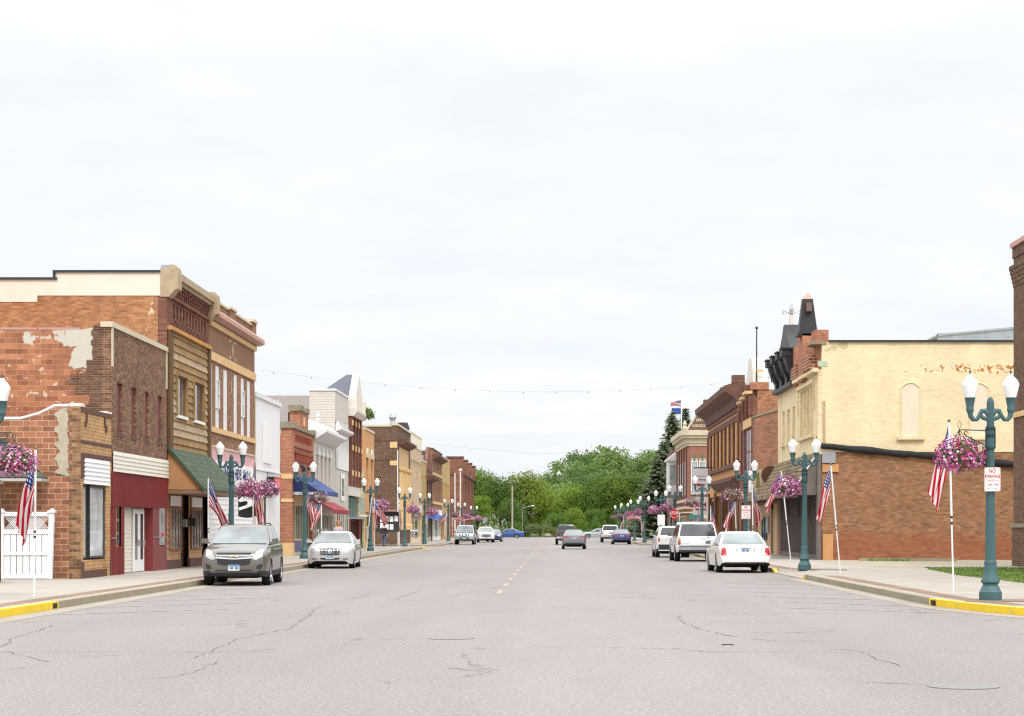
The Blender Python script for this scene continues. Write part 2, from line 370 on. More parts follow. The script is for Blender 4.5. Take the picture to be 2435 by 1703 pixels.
# sandy lot, turf and low kerb beside the pale yellow building
sheet('lot', [(12.1, 73.2), (17.4, 73.2), (24, 73.2), (26, 89.2), (12.1, 89.2), (11.0, 82)], SW + .004, lot)
mb = MB()
mb.face([(13.4, 71.6, SW + .01), (13.0, 69.5, SW + .01), (12.4, 61, SW + .01), (12.35, 51, SW + .01), (17.4, 51.5, SW + .01), (17.4, 71.8, SW + .01)])
o = tag(mb.build('grass', turf, fix=False), kind='structure')
mb = MB(); rg = random.Random(4)
gy = [(13.3, 71.4), (12.35, 61), (12.3, 51)]
for i in range(9000):
    y = rg.uniform(51.3, 71.7); xl = 12.35 if y < 61 else 12.35 + (y - 61) * .1; x = xl - .12 + (17.4 - xl) * rg.random() ** 1.3
    a = rg.uniform(0, 6.28); h = rg.uniform(.02, .055); wd = .03
    mb.face([(x - wd * math.cos(a), y - wd * math.sin(a), SW + .008), (x + wd * math.cos(a), y + wd * math.sin(a), SW + .008), (x + rg.uniform(-.03, .03), y + rg.uniform(-.03, .03), SW + .01 + h)])
tag(mb.build('grass_blades', turf, fix=False), kind='stuff')
kerb('low_kerb', [(17.2, 85.4), (13.2, 86.6)], kerbm, 1, SW + .13)
mb = MB(); rg = random.Random(8)
for i in range(190):
    x = rg.uniform(13.6, 15.3); y = 85.6 + rg.uniform(-.2, .1) + (17.2 - x) * .25; h = rg.uniform(.0, .05)
    mb.face([(x - .04, y, SW), (x + .04, y, SW), (x + rg.uniform(-.05, .05), y + rg.uniform(-.05, .05), SW + .1 + h)])
tag(mb.build('weeds', turf, fix=False), kind='stuff')
# painted markings, worn
def worn(name, col, th):
    m, nt, b = newmat(name); v = objco(nt)
    k = ramp(nt, noise(nt, v, 2.3, 6, .75), th, th + .12)
    c = mixc(nt, k, (.325, .28, .265), col); nt.links.new(c, b.inputs['Base Color']); b.inputs['Roughness'].default_value = .8; return m
wl = worn('worn_white_line', (.56, .54, .53), .5); ylw = worn('worn_yellow_line', (.56, .42, .12), .49)
def line(name, x0, y0, x1, y1, wd, mat, z=.006):
    d = Vector((x1 - x0, y1 - y0)).normalized() * wd / 2; p = Vector((-d.y, d.x))
    return sheet(name, [(x0 + p.x, y0 + p.y), (x1 + p.x, y1 + p.y), (x1 - p.x, y1 - p.y), (x0 - p.x, y0 - p.y)], z, mat)
for y in (36.1, 39.4, 42.6, 46.0, 50.3, 61.5, 66.5, 84, 89, 94): line('stall_line', -9.6, y, -6.4, y + 2.9, .1, wl)
for y in (37.2, 40.6, 44.0, 47.3, 51, 55, 78, 83): line('stall_line', 7.2, y, 4.6, y + 2.4, .1, wl)
y = 48.0
while y < 215:
    line('centre_line', -1.38, y, -1.36, y + 2.6, .10, ylw); line('centre_line', -1.12, y + 1.8, -1.10, y + 4.6, .11, ylw) if int(y) % 3 else None; y += 6.1
for x in (3.1, 4.7, 6.4, -9.4, -7.6): line('stop_line', x, 150.3, x + .85, 150.3, .55, wl)
# long wandering cracks, some of them sealed with tar
CR_ = [[(-4.35, 21.0), (-4.13, 21.3), (-4.0, 21.7), (-4.01, 22.5), (-4.04, 23.8)], [(-4.39, 24.2), (-4.43, 25.5), (-4.55, 28.4), (-4.41, 30.1), (-4.18, 31.4), (-4.36, 33.9), (-4.46, 36.2), (-4.71, 38.7), (-4.71, 40.9)], [(-7.19, 25.8), (-6.57, 24.7), (-5.98, 23.6)], [(-7.39, 26.5), (-7.79, 28.6), (-7.98, 30.4), (-8.18, 32.7)], [(-6.23, 22.3), (-6.05, 22.7), (-5.84, 23.2)], [(-2.56, 28.3), (-1.9, 28.9), (-1.2, 28.6)], [(-2.41, 46.2), (-1.96, 50.7), (-1.43, 54.1)], [(-9.39, 33.7), (-8.34, 34.0), (-7.3, 34.5), (-5.9, 34.5)], [(-4.58, 44.1), (-4.49, 46.2), (-4.44, 48.3)], [(-3.58, 43.4), (-3.53, 47.3), (-3.36, 50.3)], [(2.24, 36.2), (2.14, 33.7), (2.31, 31.1), (2.63, 29.2), (3.09, 28.0), (3.75, 27.8)], [(3.57, 26.5), (3.94, 25.8), (3.92, 24.2), (3.96, 22.9)], [(-0.78, 34.9), (0.59, 34.5), (2.1, 33.9), (4.07, 33.5)], [(-0.47, 61.6), (0.83, 61.1)], [(-0.13, 39.8), (1.08, 38.2), (2.17, 37.0)], [(3.01, 20.6), (3.46, 20.5), (3.84, 20.2)]]
crackm = plain('crack_dark', (.15, .13, .125), .95, .35, 6)
rg = random.Random(17)
for ln in CR_:
    pts = []
    for (ax, ay), (bx, by) in zip(ln, ln[1:]):
        n = max(2, int(math.hypot(bx - ax, by - ay) / .22))
        for i in range(n): f = i / n; pts.append((ax + (bx - ax) * f + rg.uniform(-.05, .05), ay + (by - ay) * f + rg.uniform(-.09, .09)))
    pts.append(ln[-1]); mb = MB(); ws = [rg.uniform(.002, .011) * (1.9 if rg.random() < .12 else 1) for _ in pts]; ws[0] = ws[-1] = .002
    for i in range(len(pts) - 1):
        a, c = Vector(pts[i]), Vector(pts[i + 1]); t_ = (c - a).normalized(); p = Vector((-t_.y, t_.x))
        mb.face([(*(a + p * ws[i]), .0045), (*(c + p * ws[i + 1]), .0045), (*(c - p * ws[i + 1]), .0045), (*(a - p * ws[i]), .0045)][::-1])
    o = mb.build('road_crack', crackm, None, fix=False); tag(o, kind='structure')
# iron covers in the road
iron = plain('cover_iron', (.215, .205, .20), .8, .2, 6)
for x, y, r, l in ((4.1, 20.0, .36, 'round grey iron cover in the road at right'), (-1.5, 28.7, .34, 'round iron cover in the middle of the road')):
    o = MB().lathe([(r, 0.002), (r, .008), (r * .9, .0085), (r * .88, .006), (0.01, .006)], x, y, 24).build('manhole_cover', iron); tag(o, l, 'manhole cover')
# a twig lying on the road
o = MB().tube([(2.25, 26.95, .012), (2.33, 26.98, .016), (2.42, 26.97, .011)], .008, 6).build('twig', black); tag(o, 'short dark stick lying on the open asphalt', 'stick')
# ------------------------------------------------------------------ building helpers
class FB(MB):
    """shapes in facade coordinates: u along the street, d out from the building line, z up"""
    def __init__(s, side): super().__init__(); s.side = side
    def P(s, u, d, z): return (XL + d, u, z) if s.side < 0 else (XR - d, u, z)
    def fb(s, u0, u1, d0, d1, z0, z1):
        a, c = s.P(u0, d0, z0), s.P(u1, d1, z1); return s.box(a[0], c[0], a[1], c[1], a[2], c[2])
    def fprism(s, udz, along):      # polygon in (d,z) at u0, extruded along u
        u0, u1 = along; a = [s.P(u0, d, z) for d, z in udz]; return s.prism(a, (0, u1 - u0, 0))
    def fpanel(s, uz, d0, d1):      # polygon in (u,z), given depth
        a = [s.P(u, d0, z) for u, z in uz]; return s.prism(a, ((d1 - d0) * (1 if s.side < 0 else -1), 0, 0))
    def holes(s, u0, u1, d0, d1, z0, z1, ops):
        us = sorted({u0, u1, *[min(max(q, u0), u1) for o in ops for q in o[:2]]}); zs = sorted({z0, z1, *[min(max(q, z0), z1) for o in ops for q in o[2:4]]})
        for i in range(len(us) - 1):
            run = None
            for j in range(len(zs) - 1):
                cu, cz = (us[i] + us[i + 1]) / 2, (zs[j] + zs[j + 1]) / 2
                solid = not any(o[0] < cu < o[1] and o[2] < cz < o[3] for o in ops)
                if solid: run = (run[0], zs[j + 1]) if run else (zs[j], zs[j + 1])
                if (not solid or j == len(zs) - 2) and run: s.fb(us[i], us[i + 1], d0, d1, *run); run = None
        return s
    def lap(s, u0, u1, z0, z1, h=.2, d=0.0, out=.03):     # clapboards, each lapping the one below
        z = z0
        while z < z1 - .01:
            t = min(z + h, z1); s.fprism([(d, z), (d + out, z), (d + .006, t), (d, t)], (u0, u1)); z += h
        return s
    def ribs(s, u0, u1, z0, z1, d=0.0, p=.15, out=.025):
        u = u0
        while u < u1 - .02:
            e = min(u + p, u1); s.fpanel([(u, z0), (e, z0), (e, z1), (u, z1)], d, d + .012); s.fb(u + p * .3, min(u + p * .6, u1), d + .012, d + out + .012, z0, z1); u += p
        return s
def win(par, side, u0, u1, z0, z1, d=-.14, fm=None, gm=None, nu=1, nz=1, fw=.07, name='window', sill=None, arch=0):
    fm = fm or white; gm = gm or glass
    f = FB(side)
    f.fb(u0, u0 + fw, d, d + .07, z0, z1); f.fb(u1 - fw, u1, d, d + .07, z0, z1); f.fb(u0 + fw, u1 - fw, d, d + .07, z0, z0 + fw); f.fb(u0 + fw, u1 - fw, d, d + .07, z1 - fw, z1)
    for i in range(1, nu): u = u0 + (u1 - u0) * i / nu; f.fb(u - fw * .4, u + fw * .4, d + .01, d + .06, z0 + fw, z1 - fw)
    for i in range(1, nz): z = z0 + (z1 - z0) * i / nz; f.fb(u0 + fw, u1 - fw, d + .012, d + .058, z - fw * .4, z + fw * .4)
    o = f.build(name, fm, par)
    g = FB(side).fb(u0 + fw * .5, u1 - fw * .5, d + .02, d + .035, z0 + fw * .5, z1 - fw * .5).build('pane', gm, o)
    if sill: FB(side).fb(u0 - .08, u1 + .08, d + .07, .07, z0 - .12, z0).build('sill', sill, o)
    return o
def core(par, side, u0, u1, z1, mat, depth=16, top=None, name='wall', d=-.3):
    f = FB(side).fb(u0, u1, d, -depth, 0, z1); return f.build(name, mat, par)
def building(label, side, u0, name='commercial_building', group=None):
    return thing(name, label, 'building', FB(side).P(u0, 0, 0))
SPLIT = {'pilaster', 'ball_finial', 'shop_pier', 'parapet_pier', 'brick_pier', 'metal_pier', 'canopy_brace', 'stone_block', 'window_head', 'stone_ledge', 'string_course', 'corner_trim', 'gable_scroll', 'stone_band', 'coping', 'sill', 'board_trim', 'checkered_brick', 'pier_side', 'conduit', 'base_board', 'parapet', 'surround', 'stone_course', 'brick_trim'}
def fpart(par, side, name, mat, *boxes):
    if name in SPLIT and len(boxes) > 1: return [fpart(par, side, name, mat, q) for q in boxes][0]
    f = FB(side)
    for q in boxes: f.fb(*q)
    return f.build(name, mat, par)
def text_mesh(s, size, mat, name='lettering', parent=None, loc=(0, 0, 0), face='-y', ext=.008, bold=0.0, sx=1.0):
    cu = bpy.data.curves.new('lettering', 'FONT'); cu.body = s; cu.size = size; cu.extrude = ext; cu.align_x = 'CENTER'; cu.align_y = 'CENTER'; cu.offset = bold; cu.resolution_u = 3
    t = bpy.data.objects.new('lettering', cu); COL.objects.link(t)
    dg = bpy.context.evaluated_depsgraph_get(); me = bpy.data.meshes.new_from_object(t.evaluated_get(dg))
    bpy.data.objects.remove(t); bpy.data.curves.remove(cu)
    me.name = name; me.materials.clear(); me.materials.append(mat)
    rot = {'-y': Matrix.Rotation(R(90), 4, 'X'), '+x': Matrix.Rotation(R(90), 4, 'Z') @ Matrix.Rotation(R(90), 4, 'X'), '-x': Matrix.Rotation(R(-90), 4, 'Z') @ Matrix.Rotation(R(90), 4, 'X')}[face]
    me.transform(rot @ Matrix.Diagonal((sx, 1, 1, 1)))
    o = bpy.data.objects.new(name, me); COL.objects.link(o)
    off = Vector(loc)
    p = parent
    while p is not None: off -= p.location; p = p.parent
    o.location = off
    if parent is not None: o.parent = parent
    return o
L_, R_ = -1, 1
# wall finishes
b_brown = brick('brown_brick', S(142, 88, 68), S(112, 68, 56), S(160, 128, 108), var=.3, ms=.007)
b_tan = brick('orange_tan_brick', S(214, 152, 92), S(200, 138, 80), S(150, 106, 70), .24, .1, .01, .12)
b_block = brick('clay_tile', S(186, 104, 68), S(150, 80, 56), S(200, 170, 140), .36, .16, .008, .17)
b_block_p = brick('patched_clay_tile', S(192, 110, 70), S(152, 82, 56), S(180, 136, 104), .36, .16, .008, .17,
    patch=[(S(202, 198, 186), 1.1, .665, (-1.8, -.7), (5.6, 6.8)), (S(202, 198, 186), 1.0, .735, (-3.6, -2.2), (6.6, 7.4)), (S(204, 192, 172), 3.6, .90, (-5.2, -4.6), (4.9, 5.2, 6.8, 7.1)), (S(90, 62, 52), 1.3, .83, (-.55, .1), (4.5, 4.8, 6.6, 7.0))])
b_orange = brick('orange_brick', S(190, 112, 62), S(166, 92, 56), S(170, 124, 84), .22, .075, .008, .2, patch=[(S(210, 190, 160), 4.5, .88, (-1.5, -.8), (7.6, 7.9))])
b_dred = brick('dark_red_brick', S(140, 76, 66), S(120, 62, 56), S(140, 92, 80), var=.22, ms=.008)
b_red = brick('red_brown_brick', S(158, 92, 68), S(132, 74, 60), S(176, 140, 116), var=.25, ms=.009)
b_org_red = brick('orange_red_brick', S(186, 96, 66), S(170, 82, 58), S(190, 140, 110), var=.16, ms=.009)
b_white = brick('whitewashed_brick', S(232, 232, 236), S(222, 222, 228), S(186, 186, 194), .5, .22, .012, .08, tilt=(1, 1, 1), patch=[(S(170, 160, 156), 3.0, .66, (-30, -29), (0, .1))])
b_yell = brick('yellow_painted_brick', S(250, 226, 164, .94), S(246, 218, 152, .94), S(236, 210, 160), .22, .08, .005, .05, tilt=(1, 1, 1),
    patch=[(S(186, 120, 72), 5.5, .825, (-1.0, 6.0), (8.4, 8.6, 8.9, 9.1)), (S(206, 190, 148), 2.2, .80, (1.6, .8), (9.0, 9.6)), (S(170, 134, 90), 7.0, 1.02, (-2, -1), (5, 5.3, 9.4, 9.8))])
b_yfront = brick('pale_yellow_front', S(240, 220, 160), S(232, 208, 146), S(206, 180, 120), .26, .105, .006, .06, tilt=(1.02, 1, 1))
b_low = brick('warm_red_brick', S(172, 108, 70), S(146, 86, 60), S(140, 106, 82), .24, .082, .008, .22, low=(S(150, 78, 52), 1.2), soft=(S(160, 116, 74), .8))
b_clean = brick('salmon_brick', S(170, 104, 78), S(148, 88, 66), S(160, 110, 86), var=.18, ms=.008)
b_sand = plain('tan_sandstone', S(196, 146, 98), .85, .16, 1.5)
b_brownst = plain('brownstone', S(104, 74, 62), .85, .25, 1.5)
b_umber = brick('umber_brick', S(118, 76, 62), S(98, 62, 54), S(140, 110, 94), var=.22, ms=.008)
b_cream = brick('cream_brick', S(214, 184, 138), S(204, 172, 128), S(190, 164, 126), .4, .2, .008, .1, tilt=(1, 1, 1))
b_gold = brick('golden_brick', S(206, 158, 88), S(192, 144, 80), S(170, 132, 84), .3, .1, .008, .12)
b_paint = plain('brown_painted_brick', S(150, 104, 84), .8, .1)
b_stone = brick('pale_stone_blocks', S(222, 200, 160), S(206, 184, 146), S(160, 140, 110), .6, .3, .015, .15)
b_sandred = brick('red_sandstone', S(150, 86, 68), S(132, 74, 60), S(130, 80, 66), .6, .3, .01, .14)
wood = plain('weathered_boards', S(146, 116, 74), .85, .32, 1.6, alt=(S(160, 142, 116), 2.2, .6))
wood_d = plain('dark_boards', S(96, 72, 44), .85, .25, 1.6)
lapw = plain('white_siding', (.80, .80, .80), .5, .03); lapc = plain('ivory_siding', S(236, 230, 214, .85), .5, .04)
lapg = plain('pale_grey_siding', S(216, 208, 196, .85), .5, .05); lapt = plain('tan_panel', S(176, 136, 96), .7, .1)
maroon = plain('maroon_metal', S(122, 46, 48), .45, .14, 3, alt=(S(140, 74, 68), 4, .66)); plum = plain('plum_paint', S(118, 62, 64), .7, .15)
shing_g = brick('green_shingles', S(90, 100, 88), S(76, 88, 76), S(64, 74, 66), .45, .18, .014, .1)
shing_b = brick('brown_shingles', S(156, 122, 92), S(128, 100, 78), S(84, 64, 50), .5, .2, .025, .2)
shing_d = brick('slate_shingles', S(92, 90, 92), S(74, 74, 78), S(44, 44, 48), .4, .2, .02, .2)
tanb = plain('awning_gable_tan', S(172, 126, 84), .75, .12); fasc = plain('brown_fascia', S(128, 96, 74), .7, .12)
grey_b = plain('grey_vertical_boards', S(112, 102, 96), .85, .2, 5, streak=.9); grey_bd = plain('dark_grey_boards', S(78, 66, 60), .85, .25, 5, streak=.9)
pink = plain('faded_pink_board', S(212, 164, 166), .8, .1); navy = plain('shaded_blue_canvas', S(26, 36, 84), .8, .1); blue = plain('blue_canvas', S(60, 84, 140, .75), .75, .1); redc = plain('red_canvas', S(158, 54, 62, .8), .75, .12)  # navy: the blue canvas darkened, shade from overhead light painted into the awning end
pinkst = plain('pinkish_stone', S(182, 144, 130), .75, .12); buff = plain('buff_trim', S(214, 178, 128), .75, .12, 2.5)
brdk = plain('dark_brown_tile', S(92, 62, 54), .7, .15, 4); signw = plain('sign_white', (.84, .84, .83), .5, .03); signr = plain('sign_red', S(196, 30, 36), .5, .05); signb = plain('sign_blue', S(40, 50, 110), .5, .05)
plastic = glassmat('plastic_sheeted_glass', S(190, 198, 198, .9), .18, .5, .25)
rust = plain('rusty_corrugated', S(136, 146, 156), .6, .2, 1.5, metal=.2, streak=.7, alt=(S(120, 74, 52), 1.0, .58)); teal = plain('teal_trim', S(60, 104, 96), .6, .1)
stonelt = plain('white_painted_stone', S(232, 224, 212, .85), .7, .06)

# ================================================================== LEFT SIDE
# --- small orange-brick shop with one display window
B = building('narrow one storey orange tan brick shop with dark brick trim and one tall display window', L_, 56.6)
mb = MB(); mb.prism([(-24, 56.6, 0), (-13.81, 56.6, 0), (-13.81, 56.6, 5.0), (-14.2, 56.6, 5.02), (-14.7, 56.6, 4.8), (-15.2, 56.6, 4.66), (-24, 56.6, 4.62)], (0, 3.95, 0)); mb.build('wall', b_block, B)
mb = MB(); mb.tube([(-24, 56.72, 4.66), (-15.2, 56.72, 4.70), (-14.7, 56.72, 4.84), (-14.25, 56.72, 5.06), (-13.85, 56.72, 5.07)], .06, 6); mb.build('coping', plain('tarred_edge', S(206, 206, 204), .8, .2, 5), B)
f = FB(L_); f.holes(56.6, 60.55, -.3, 0, .14, 5.02, [(56.95, 59.85, .3, 2.84)]); f.build('facade', b_tan, B)
mb = MB(); rg = random.Random(2)
pts = [(-13.84 + rg.uniform(-.05, .03), 3.05 + .065 * i) for i in range(31)]; p2 = [(-14.06 - .14 * math.sin(i * .5) ** 2 - rg.uniform(-.04, .07), 4.98 - .065 * i) for i in range(29)]
mb.prism([(x, 56.598, z) for x, z in pts + p2], (0, -.02, 0)); mb.build('mortar_patch', plain('grey_mortar', S(176, 166, 146), .9, .2, 4), B)
fpart(B, L_, 'corner_quoin', brick('mixed_quoin', S(170, 108, 66), S(118, 72, 58), S(150, 120, 90), .24, .1, .01, .3), (56.585, 56.6, -.31, .012, .14, 5.0))
fpart(B, L_, 'brick_trim', brdk, (56.6, 60.55, 0, .03, 4.9, 5.03), (56.6, 60.55, 0, .025, 4.02, 4.1), (56.6, 60.55, 0, .03, 3.62, 3.74), (56.6, 57.05, 0, .03, 3.02, 3.62), (57.25, 57.4, 0, .03, 4.62, 4.9), (57.1, 57.26, 0, .032, 4.5, 4.66), (59.55, 59.7, 0, .03, 4.62, 4.9), (59.7, 59.9, 0, .032, 4.46, 4.66), (60.35, 60.55, 0, .03, .14, .62), (56.6, 56.95, 0, .03, .14, .62), (56.955, 59.845, -.06, .03, .142, .36))
fpart(B, L_, 'stone_cap', stonelt, (56.6, 56.95, -.3, .04, 5.04, 5.14), (59.9, 60.5, -.3, .03, 5.035, 5.1))
FB(L_).lap(56.95, 60.25, 2.86, 3.6, .125, .01).build('siding_panel', lapw, B)
fpart(B, L_, 'stall_riser', b_tan, (56.95, 59.85, -.12, -.05, .36, .66))
win(B, L_, 57.85, 59.8, .7, 2.82, -.1, darkm, plastic, 1, 1, .06, 'display_window'); win(B, L_, 56.97, 57.8, .7, 2.82, -.16, darkm, blind, 1, 1, .05, 'display_window')
# --- brown brick two storey
B = building('two storey brown brick building with four plum wall slots and maroon metal shopfront', L_, 60.57)
mb = MB(); mb.prism([(-26, 60.57, 0), (-13.81, 60.57, 0), (-13.81, 60.57, 7.74), (-14.4, 60.57, 7.62), (-26, 60.57, 7.58)], (0, 8.6, 0)); mb.build('wall', b_block_p, B)
mb = MB()
for i in range(9): mb.tube([(-26 + i * 1.28, 60.7, 7.63), (-26 + i * 1.28 + 1.26, 60.7, 7.63)], .075, 6)
mb.build('tile_coping', plain('glazed_coping', S(150, 112, 104), .4, .15), B)
mb = MB(); rg = random.Random(12)
for i in range(19):
    z = 4.9 + i * .15; dp = -14.0 - (.9 * (1 if 4 < i < 9 else .35) * rg.uniform(.5, 1)) * (1 if i < 12 else .4); mb.box(dp, -13.80, 60.552, 60.57, z, z + .148)
mb.build('toothed_brick_edge', b_umber, B)
slots = [(61.3, 62.1, 4.4, 6.08), (63.4, 64.15, 4.4, 6.08), (65.5, 66.2, 4.4, 6.08), (67.6, 68.4, 4.4, 6.08)]
f = FB(L_); f.holes(60.57, 69.17, -.3, 0, .14, 7.7, slots + [(60.9, 68.9, .14, 3.35)]); f.build('facade', b_brown, B)
for a in slots: o = fpart(B, L_, 'wall_slot', plum, (a[0], a[1], -.12, -.09, a[2] + .14, a[3])); fpart(o, L_, 'sill', brdk, (a[0], a[1], -.09, .02, a[2], a[2] + .14))
fpart(B, L_, 'coping', cream, (60.5, 69.22, -.32, .05, 7.7, 7.86)); fpart(B, L_, 'corner_trim', cream, (60.56, 60.74, .0, .03, 6.5, 7.7), (69.02, 69.18, .0, .03, 6.4, 7.7))
FB(L_).lap(60.62, 69.3, 3.31, 3.93, .125, .04, .03).build('siding_panel', lapc, B)
f = FB(L_); f.ribs(60.5, 69.15, 2.25, 3.32, .02); f.build('metal_fascia', maroon, B)
pier_l, pier_r = (61.15, 61.9, 1.0, 2.26), (67.75, 68.6, 1.0, 2.24)
f = FB(L_); f.holes(60.4, 62.3, .0, .02, .14, 2.25, [pier_l])
for q in range(12): u = 60.42 + q * .157; f.fb(u + .05, u + .09, .02, .035, .14, .98 if 61.1 < u + .07 < 61.95 else 2.24)
f.build('metal_pier', maroon, B); fpart(B, L_, 'metal_pier', maroon, (66.7, 67.74, -.3, .02, .14, 2.25), (67.74, 68.62, -.3, .02, .14, .98), (68.62, 69.1, -.3, .02, .14, 2.25))
fpart(B, L_, 'pier_side', maroon, (60.4, 60.44, -.28, .0, .14, 2.25), (62.27, 62.3, -.29, .0, .14, 2.25))
o = fpart(B, L_, 'brick_panel', b_tan, (61.15, 61.9, -.1, -.06, 1.0, 2.26)); o['label'] = 'bricked-up slot with darker glass blocks'
f = FB(L_)
for i in range(3): f.fb(61.58, 61.88, -.06, -.03, 1.08 + i * .4, 1.38 + i * .4)
f.build('glass_block', glass, o)
o = fpart(B, L_, 'poster_case', galv, (67.75, 68.6, -.02, .05, 1.0, 2.26)); fpart(o, L_, 'poster', glass_l, (67.85, 68.5, .05, .056, 1.08, 2.18)); fpart(o, L_, 'poster_print', signr, (67.95, 68.4, .056, .06, 1.3, 1.42))
f = FB(L_); f.lap(62.3, 66.7, .16, 2.25, .125, -.28, .02); f.build('siding_panel', lapc, B)
for a, c, n in ((62.35, 63.05, 1), (64.72, 65.5, 1), (65.55, 66.35, 1)):
    o = fpart(B, L_, 'door', lapw, (a, c, -.25, -.2, .16, 2.2)); fpart(o, L_, 'pane', glass, (a + .2, c - .22, -.2, -.19, .55, 2.05)); fpart(o, L_, 'handle', galv, (c - .14, c - .09, -.2, -.14, 1.0, 1.2))
fpart(B, L_, 'conduit', galv, (60.4, 61.1, .03, .05, 1.26, 1.29), (66.75, 69.05, .03, .05, 1.26, 1.29))
# --- building clad in weathered boards
B = building('two storey building with weathered wooden board front, dark red brick cornice and green shingle awning', L_, 69.2)
mb = MB(); mb.box(-27, -13.81, 69.2, 77.6, 0, 9.9); mb.build('wall', b_orange, B)
mb = MB(); mb.prism([(-27, 69.18, 9.44), (-18.0, 69.18, 9.44), (-18.0, 69.18, 9.66), (-13.7, 69.18, 9.66), (-13.7, 69.18, 10.46), (-17.4, 69.18, 10.46), (-17.4, 69.18, 10.22), (-27, 69.18, 10.2)], (0, .4, 0)); mb.build('parapet_panel', plain('pale_stucco', S(214, 208, 194), .85, .06), B)
mb = MB(); mb.box(-17.45, -13.72, 69.12, 69.62, 10.46, 10.54); mb.box(-27, -17.3, 69.12, 69.62, 10.21, 10.29); mb.box(-17.45, -17.36, 69.125, 69.6, 10.29, 10.46); mb.build('metal_coping', darkm, B)
f = FB(L_); f.holes(69.2, 77.6, -.3, 0, 2.9, 10.2, [(70.7, 72.5, 5.6, 7.02), (74.0, 76.0, 5.6, 7.02)] + [(70.35 + i * .62, 70.65 + i * .62, 8.98, 9.52) for i in range(11)]); f.build('facade', b_dred, B)
fpart(B, L_, 'recess_backing', brdk, (70.2, 77.2, -.28, -.14, 8.9, 9.6))
f = FB(L_)
for i in range(11): f.fb(70.39 + i * .62, 70.61 + i * .62, 0, .06, 8.72, 8.82); f.fb(70.68 + i * .62, 70.92 + i * .62, 0, .06, 8.84, 8.94)
for r_ in range(3):
    for i in range(17): f.fb(70.25 + i * .42 + (r_ % 2) * .2, 70.45 + i * .42 + (r_ % 2) * .2, 0, .05 + r_ * .04, 9.82 + r_ * .13, 9.93 + r_ * .13)
f.fb(70.0, 77.3, 0, .1, 9.62, 9.68); f.fb(70.0, 77.3, 0, .07, 9.7, 9.75); f.build('corbelling', b_dred, B)
fpart(B, L_, 'coping', stone, (70.0, 77.5, -.3, .2, 10.2, 10.32), (70.0, 77.5, -.3, .3, 10.32, 10.56))
def pierstone(u, wd):
    pr = [(-.22, 9.62), (.08, 9.62), (.28, 9.86), (.40, 9.9), (.40, 10.45), (.38, 10.62), (.3, 10.72), (.1, 10.75), (.1, 10.6), (-.22, 10.6)]
    FB(L_).fprism(pr, (u, u + wd)).build('stone_pier_end', stone, B); fpart(B, L_, 'flashing', galv, (u + .03, u + wd - .03, -.2, .095, 10.602, 10.72))
pierstone(69.15, .7); pierstone(77.2, .6)
ops = [(70.7, 72.5, 5.6, 7.02), (74.0, 76.0, 5.6, 7.02)]
z = 4.3; i = 0; rg = random.Random(5); fs = [FB(L_), FB(L_)]
while z < 8.5:
    h = .27; t = min(z + h, 8.5); segs = [(69.9, 77.0)]
    for o in ops:
        if o[2] < z + h * .6 and o[3] > z + h * .4: segs = [q for s_ in segs for q in ((s_[0], min(s_[1], o[0] - .08)), (max(s_[0], o[1] + .08), s_[1])) if q[1] > q[0] + .02]
    for s_ in segs:
        f = fs[0 if rg.random() < .78 else 1]; f.fprism([(.02, z), (.075, z), (.03, t), (.02, t)], s_)
    z += h
fs[0].build('board_siding', wood, B); o = fs[1].build('board_siding', plain('greyed_boards', S(172, 150, 118), .85, .3, 2.5), B); o['label'] = 'boards bleached paler than the rest'
fpart(B, L_, 'board_trim', wood_d, (69.3, 69.9, .02, .1, 4.3, 8.5), (76.98, 77.22, .02, .13, 4.2, 8.5), (77.3, 77.55, .02, .11, 4.2, 8.5)); fpart(B, L_, 'board_cap', plain('orange_board', S(186, 134, 74), .8, .15), (69.3, 77.5, .0, .16, 8.5, 8.64))
for a in ops:
    o = win(B, L_, a[0], a[1], a[2], a[3], -.06, fasc, glassmat('curtained_pane', (.13, .125, .13), .12, .6, .7) if 'curtained_pane' not in MATS else MATS['curtained_pane'], 3, 1, .06); fpart(o, L_, 'sill', lapw, (a[0] - .05, a[1] + .05, .03, .14, a[2] - .1, a[2])); fpart(o, L_, 'surround', wood, (a[0] - .1, a[0], .02, .12, a[2], a[3] + .12), (a[1], a[1] + .1, .02, .12, a[2], a[3] + .12), (a[0], a[1], .02, .12, a[3], a[3] + .12))
aw = FB(L_).fprism([(.0, 4.36), (.0, 4.46), (1.25, 2.98), (1.25, 2.88)], (69.3, 77.7)).build('awning', shing_g, B)
FB(L_).fprism([(.02, 2.92), (.02, 4.34), (1.17, 2.98), (1.17, 2.92)], (69.36, 69.42)).build('awning_gable', tanb, aw); fpart(aw, L_, 'fascia', fasc, (69.3, 77.7, .02, 1.24, 2.78, 2.9)); FB(L_).fprism([(.0, 4.36), (.0, 4.5), (1.29, 2.98), (1.29, 2.84)], (69.22, 69.32)).build('awning_edge', plain('dark_green_trim', S(52, 76, 56), .6, .1), aw)
FB(L_).lap(69.2, 71.95, .45, 2.78, .22, -.06, .03).build('tan_siding', lapt, B); FB(L_).lap(73.62, 76.3, .45, 2.78, .22, -.06, .03).build('tan_siding', lapt, B)
fpart(B, L_, 'base_board', brdk, (69.2, 71.95, -.1, .0, .14, .46), (73.62, 76.3, -.1, .0, .14, .46)); fpart(B, L_, 'recess_back', darkin, (76.3, 77.6, -.29, -.25, .14, 2.8)); FB(L_).lap(71.95, 73.62, .14, 2.8, .22, -.29, .02).build('tan_siding', lapt, B)
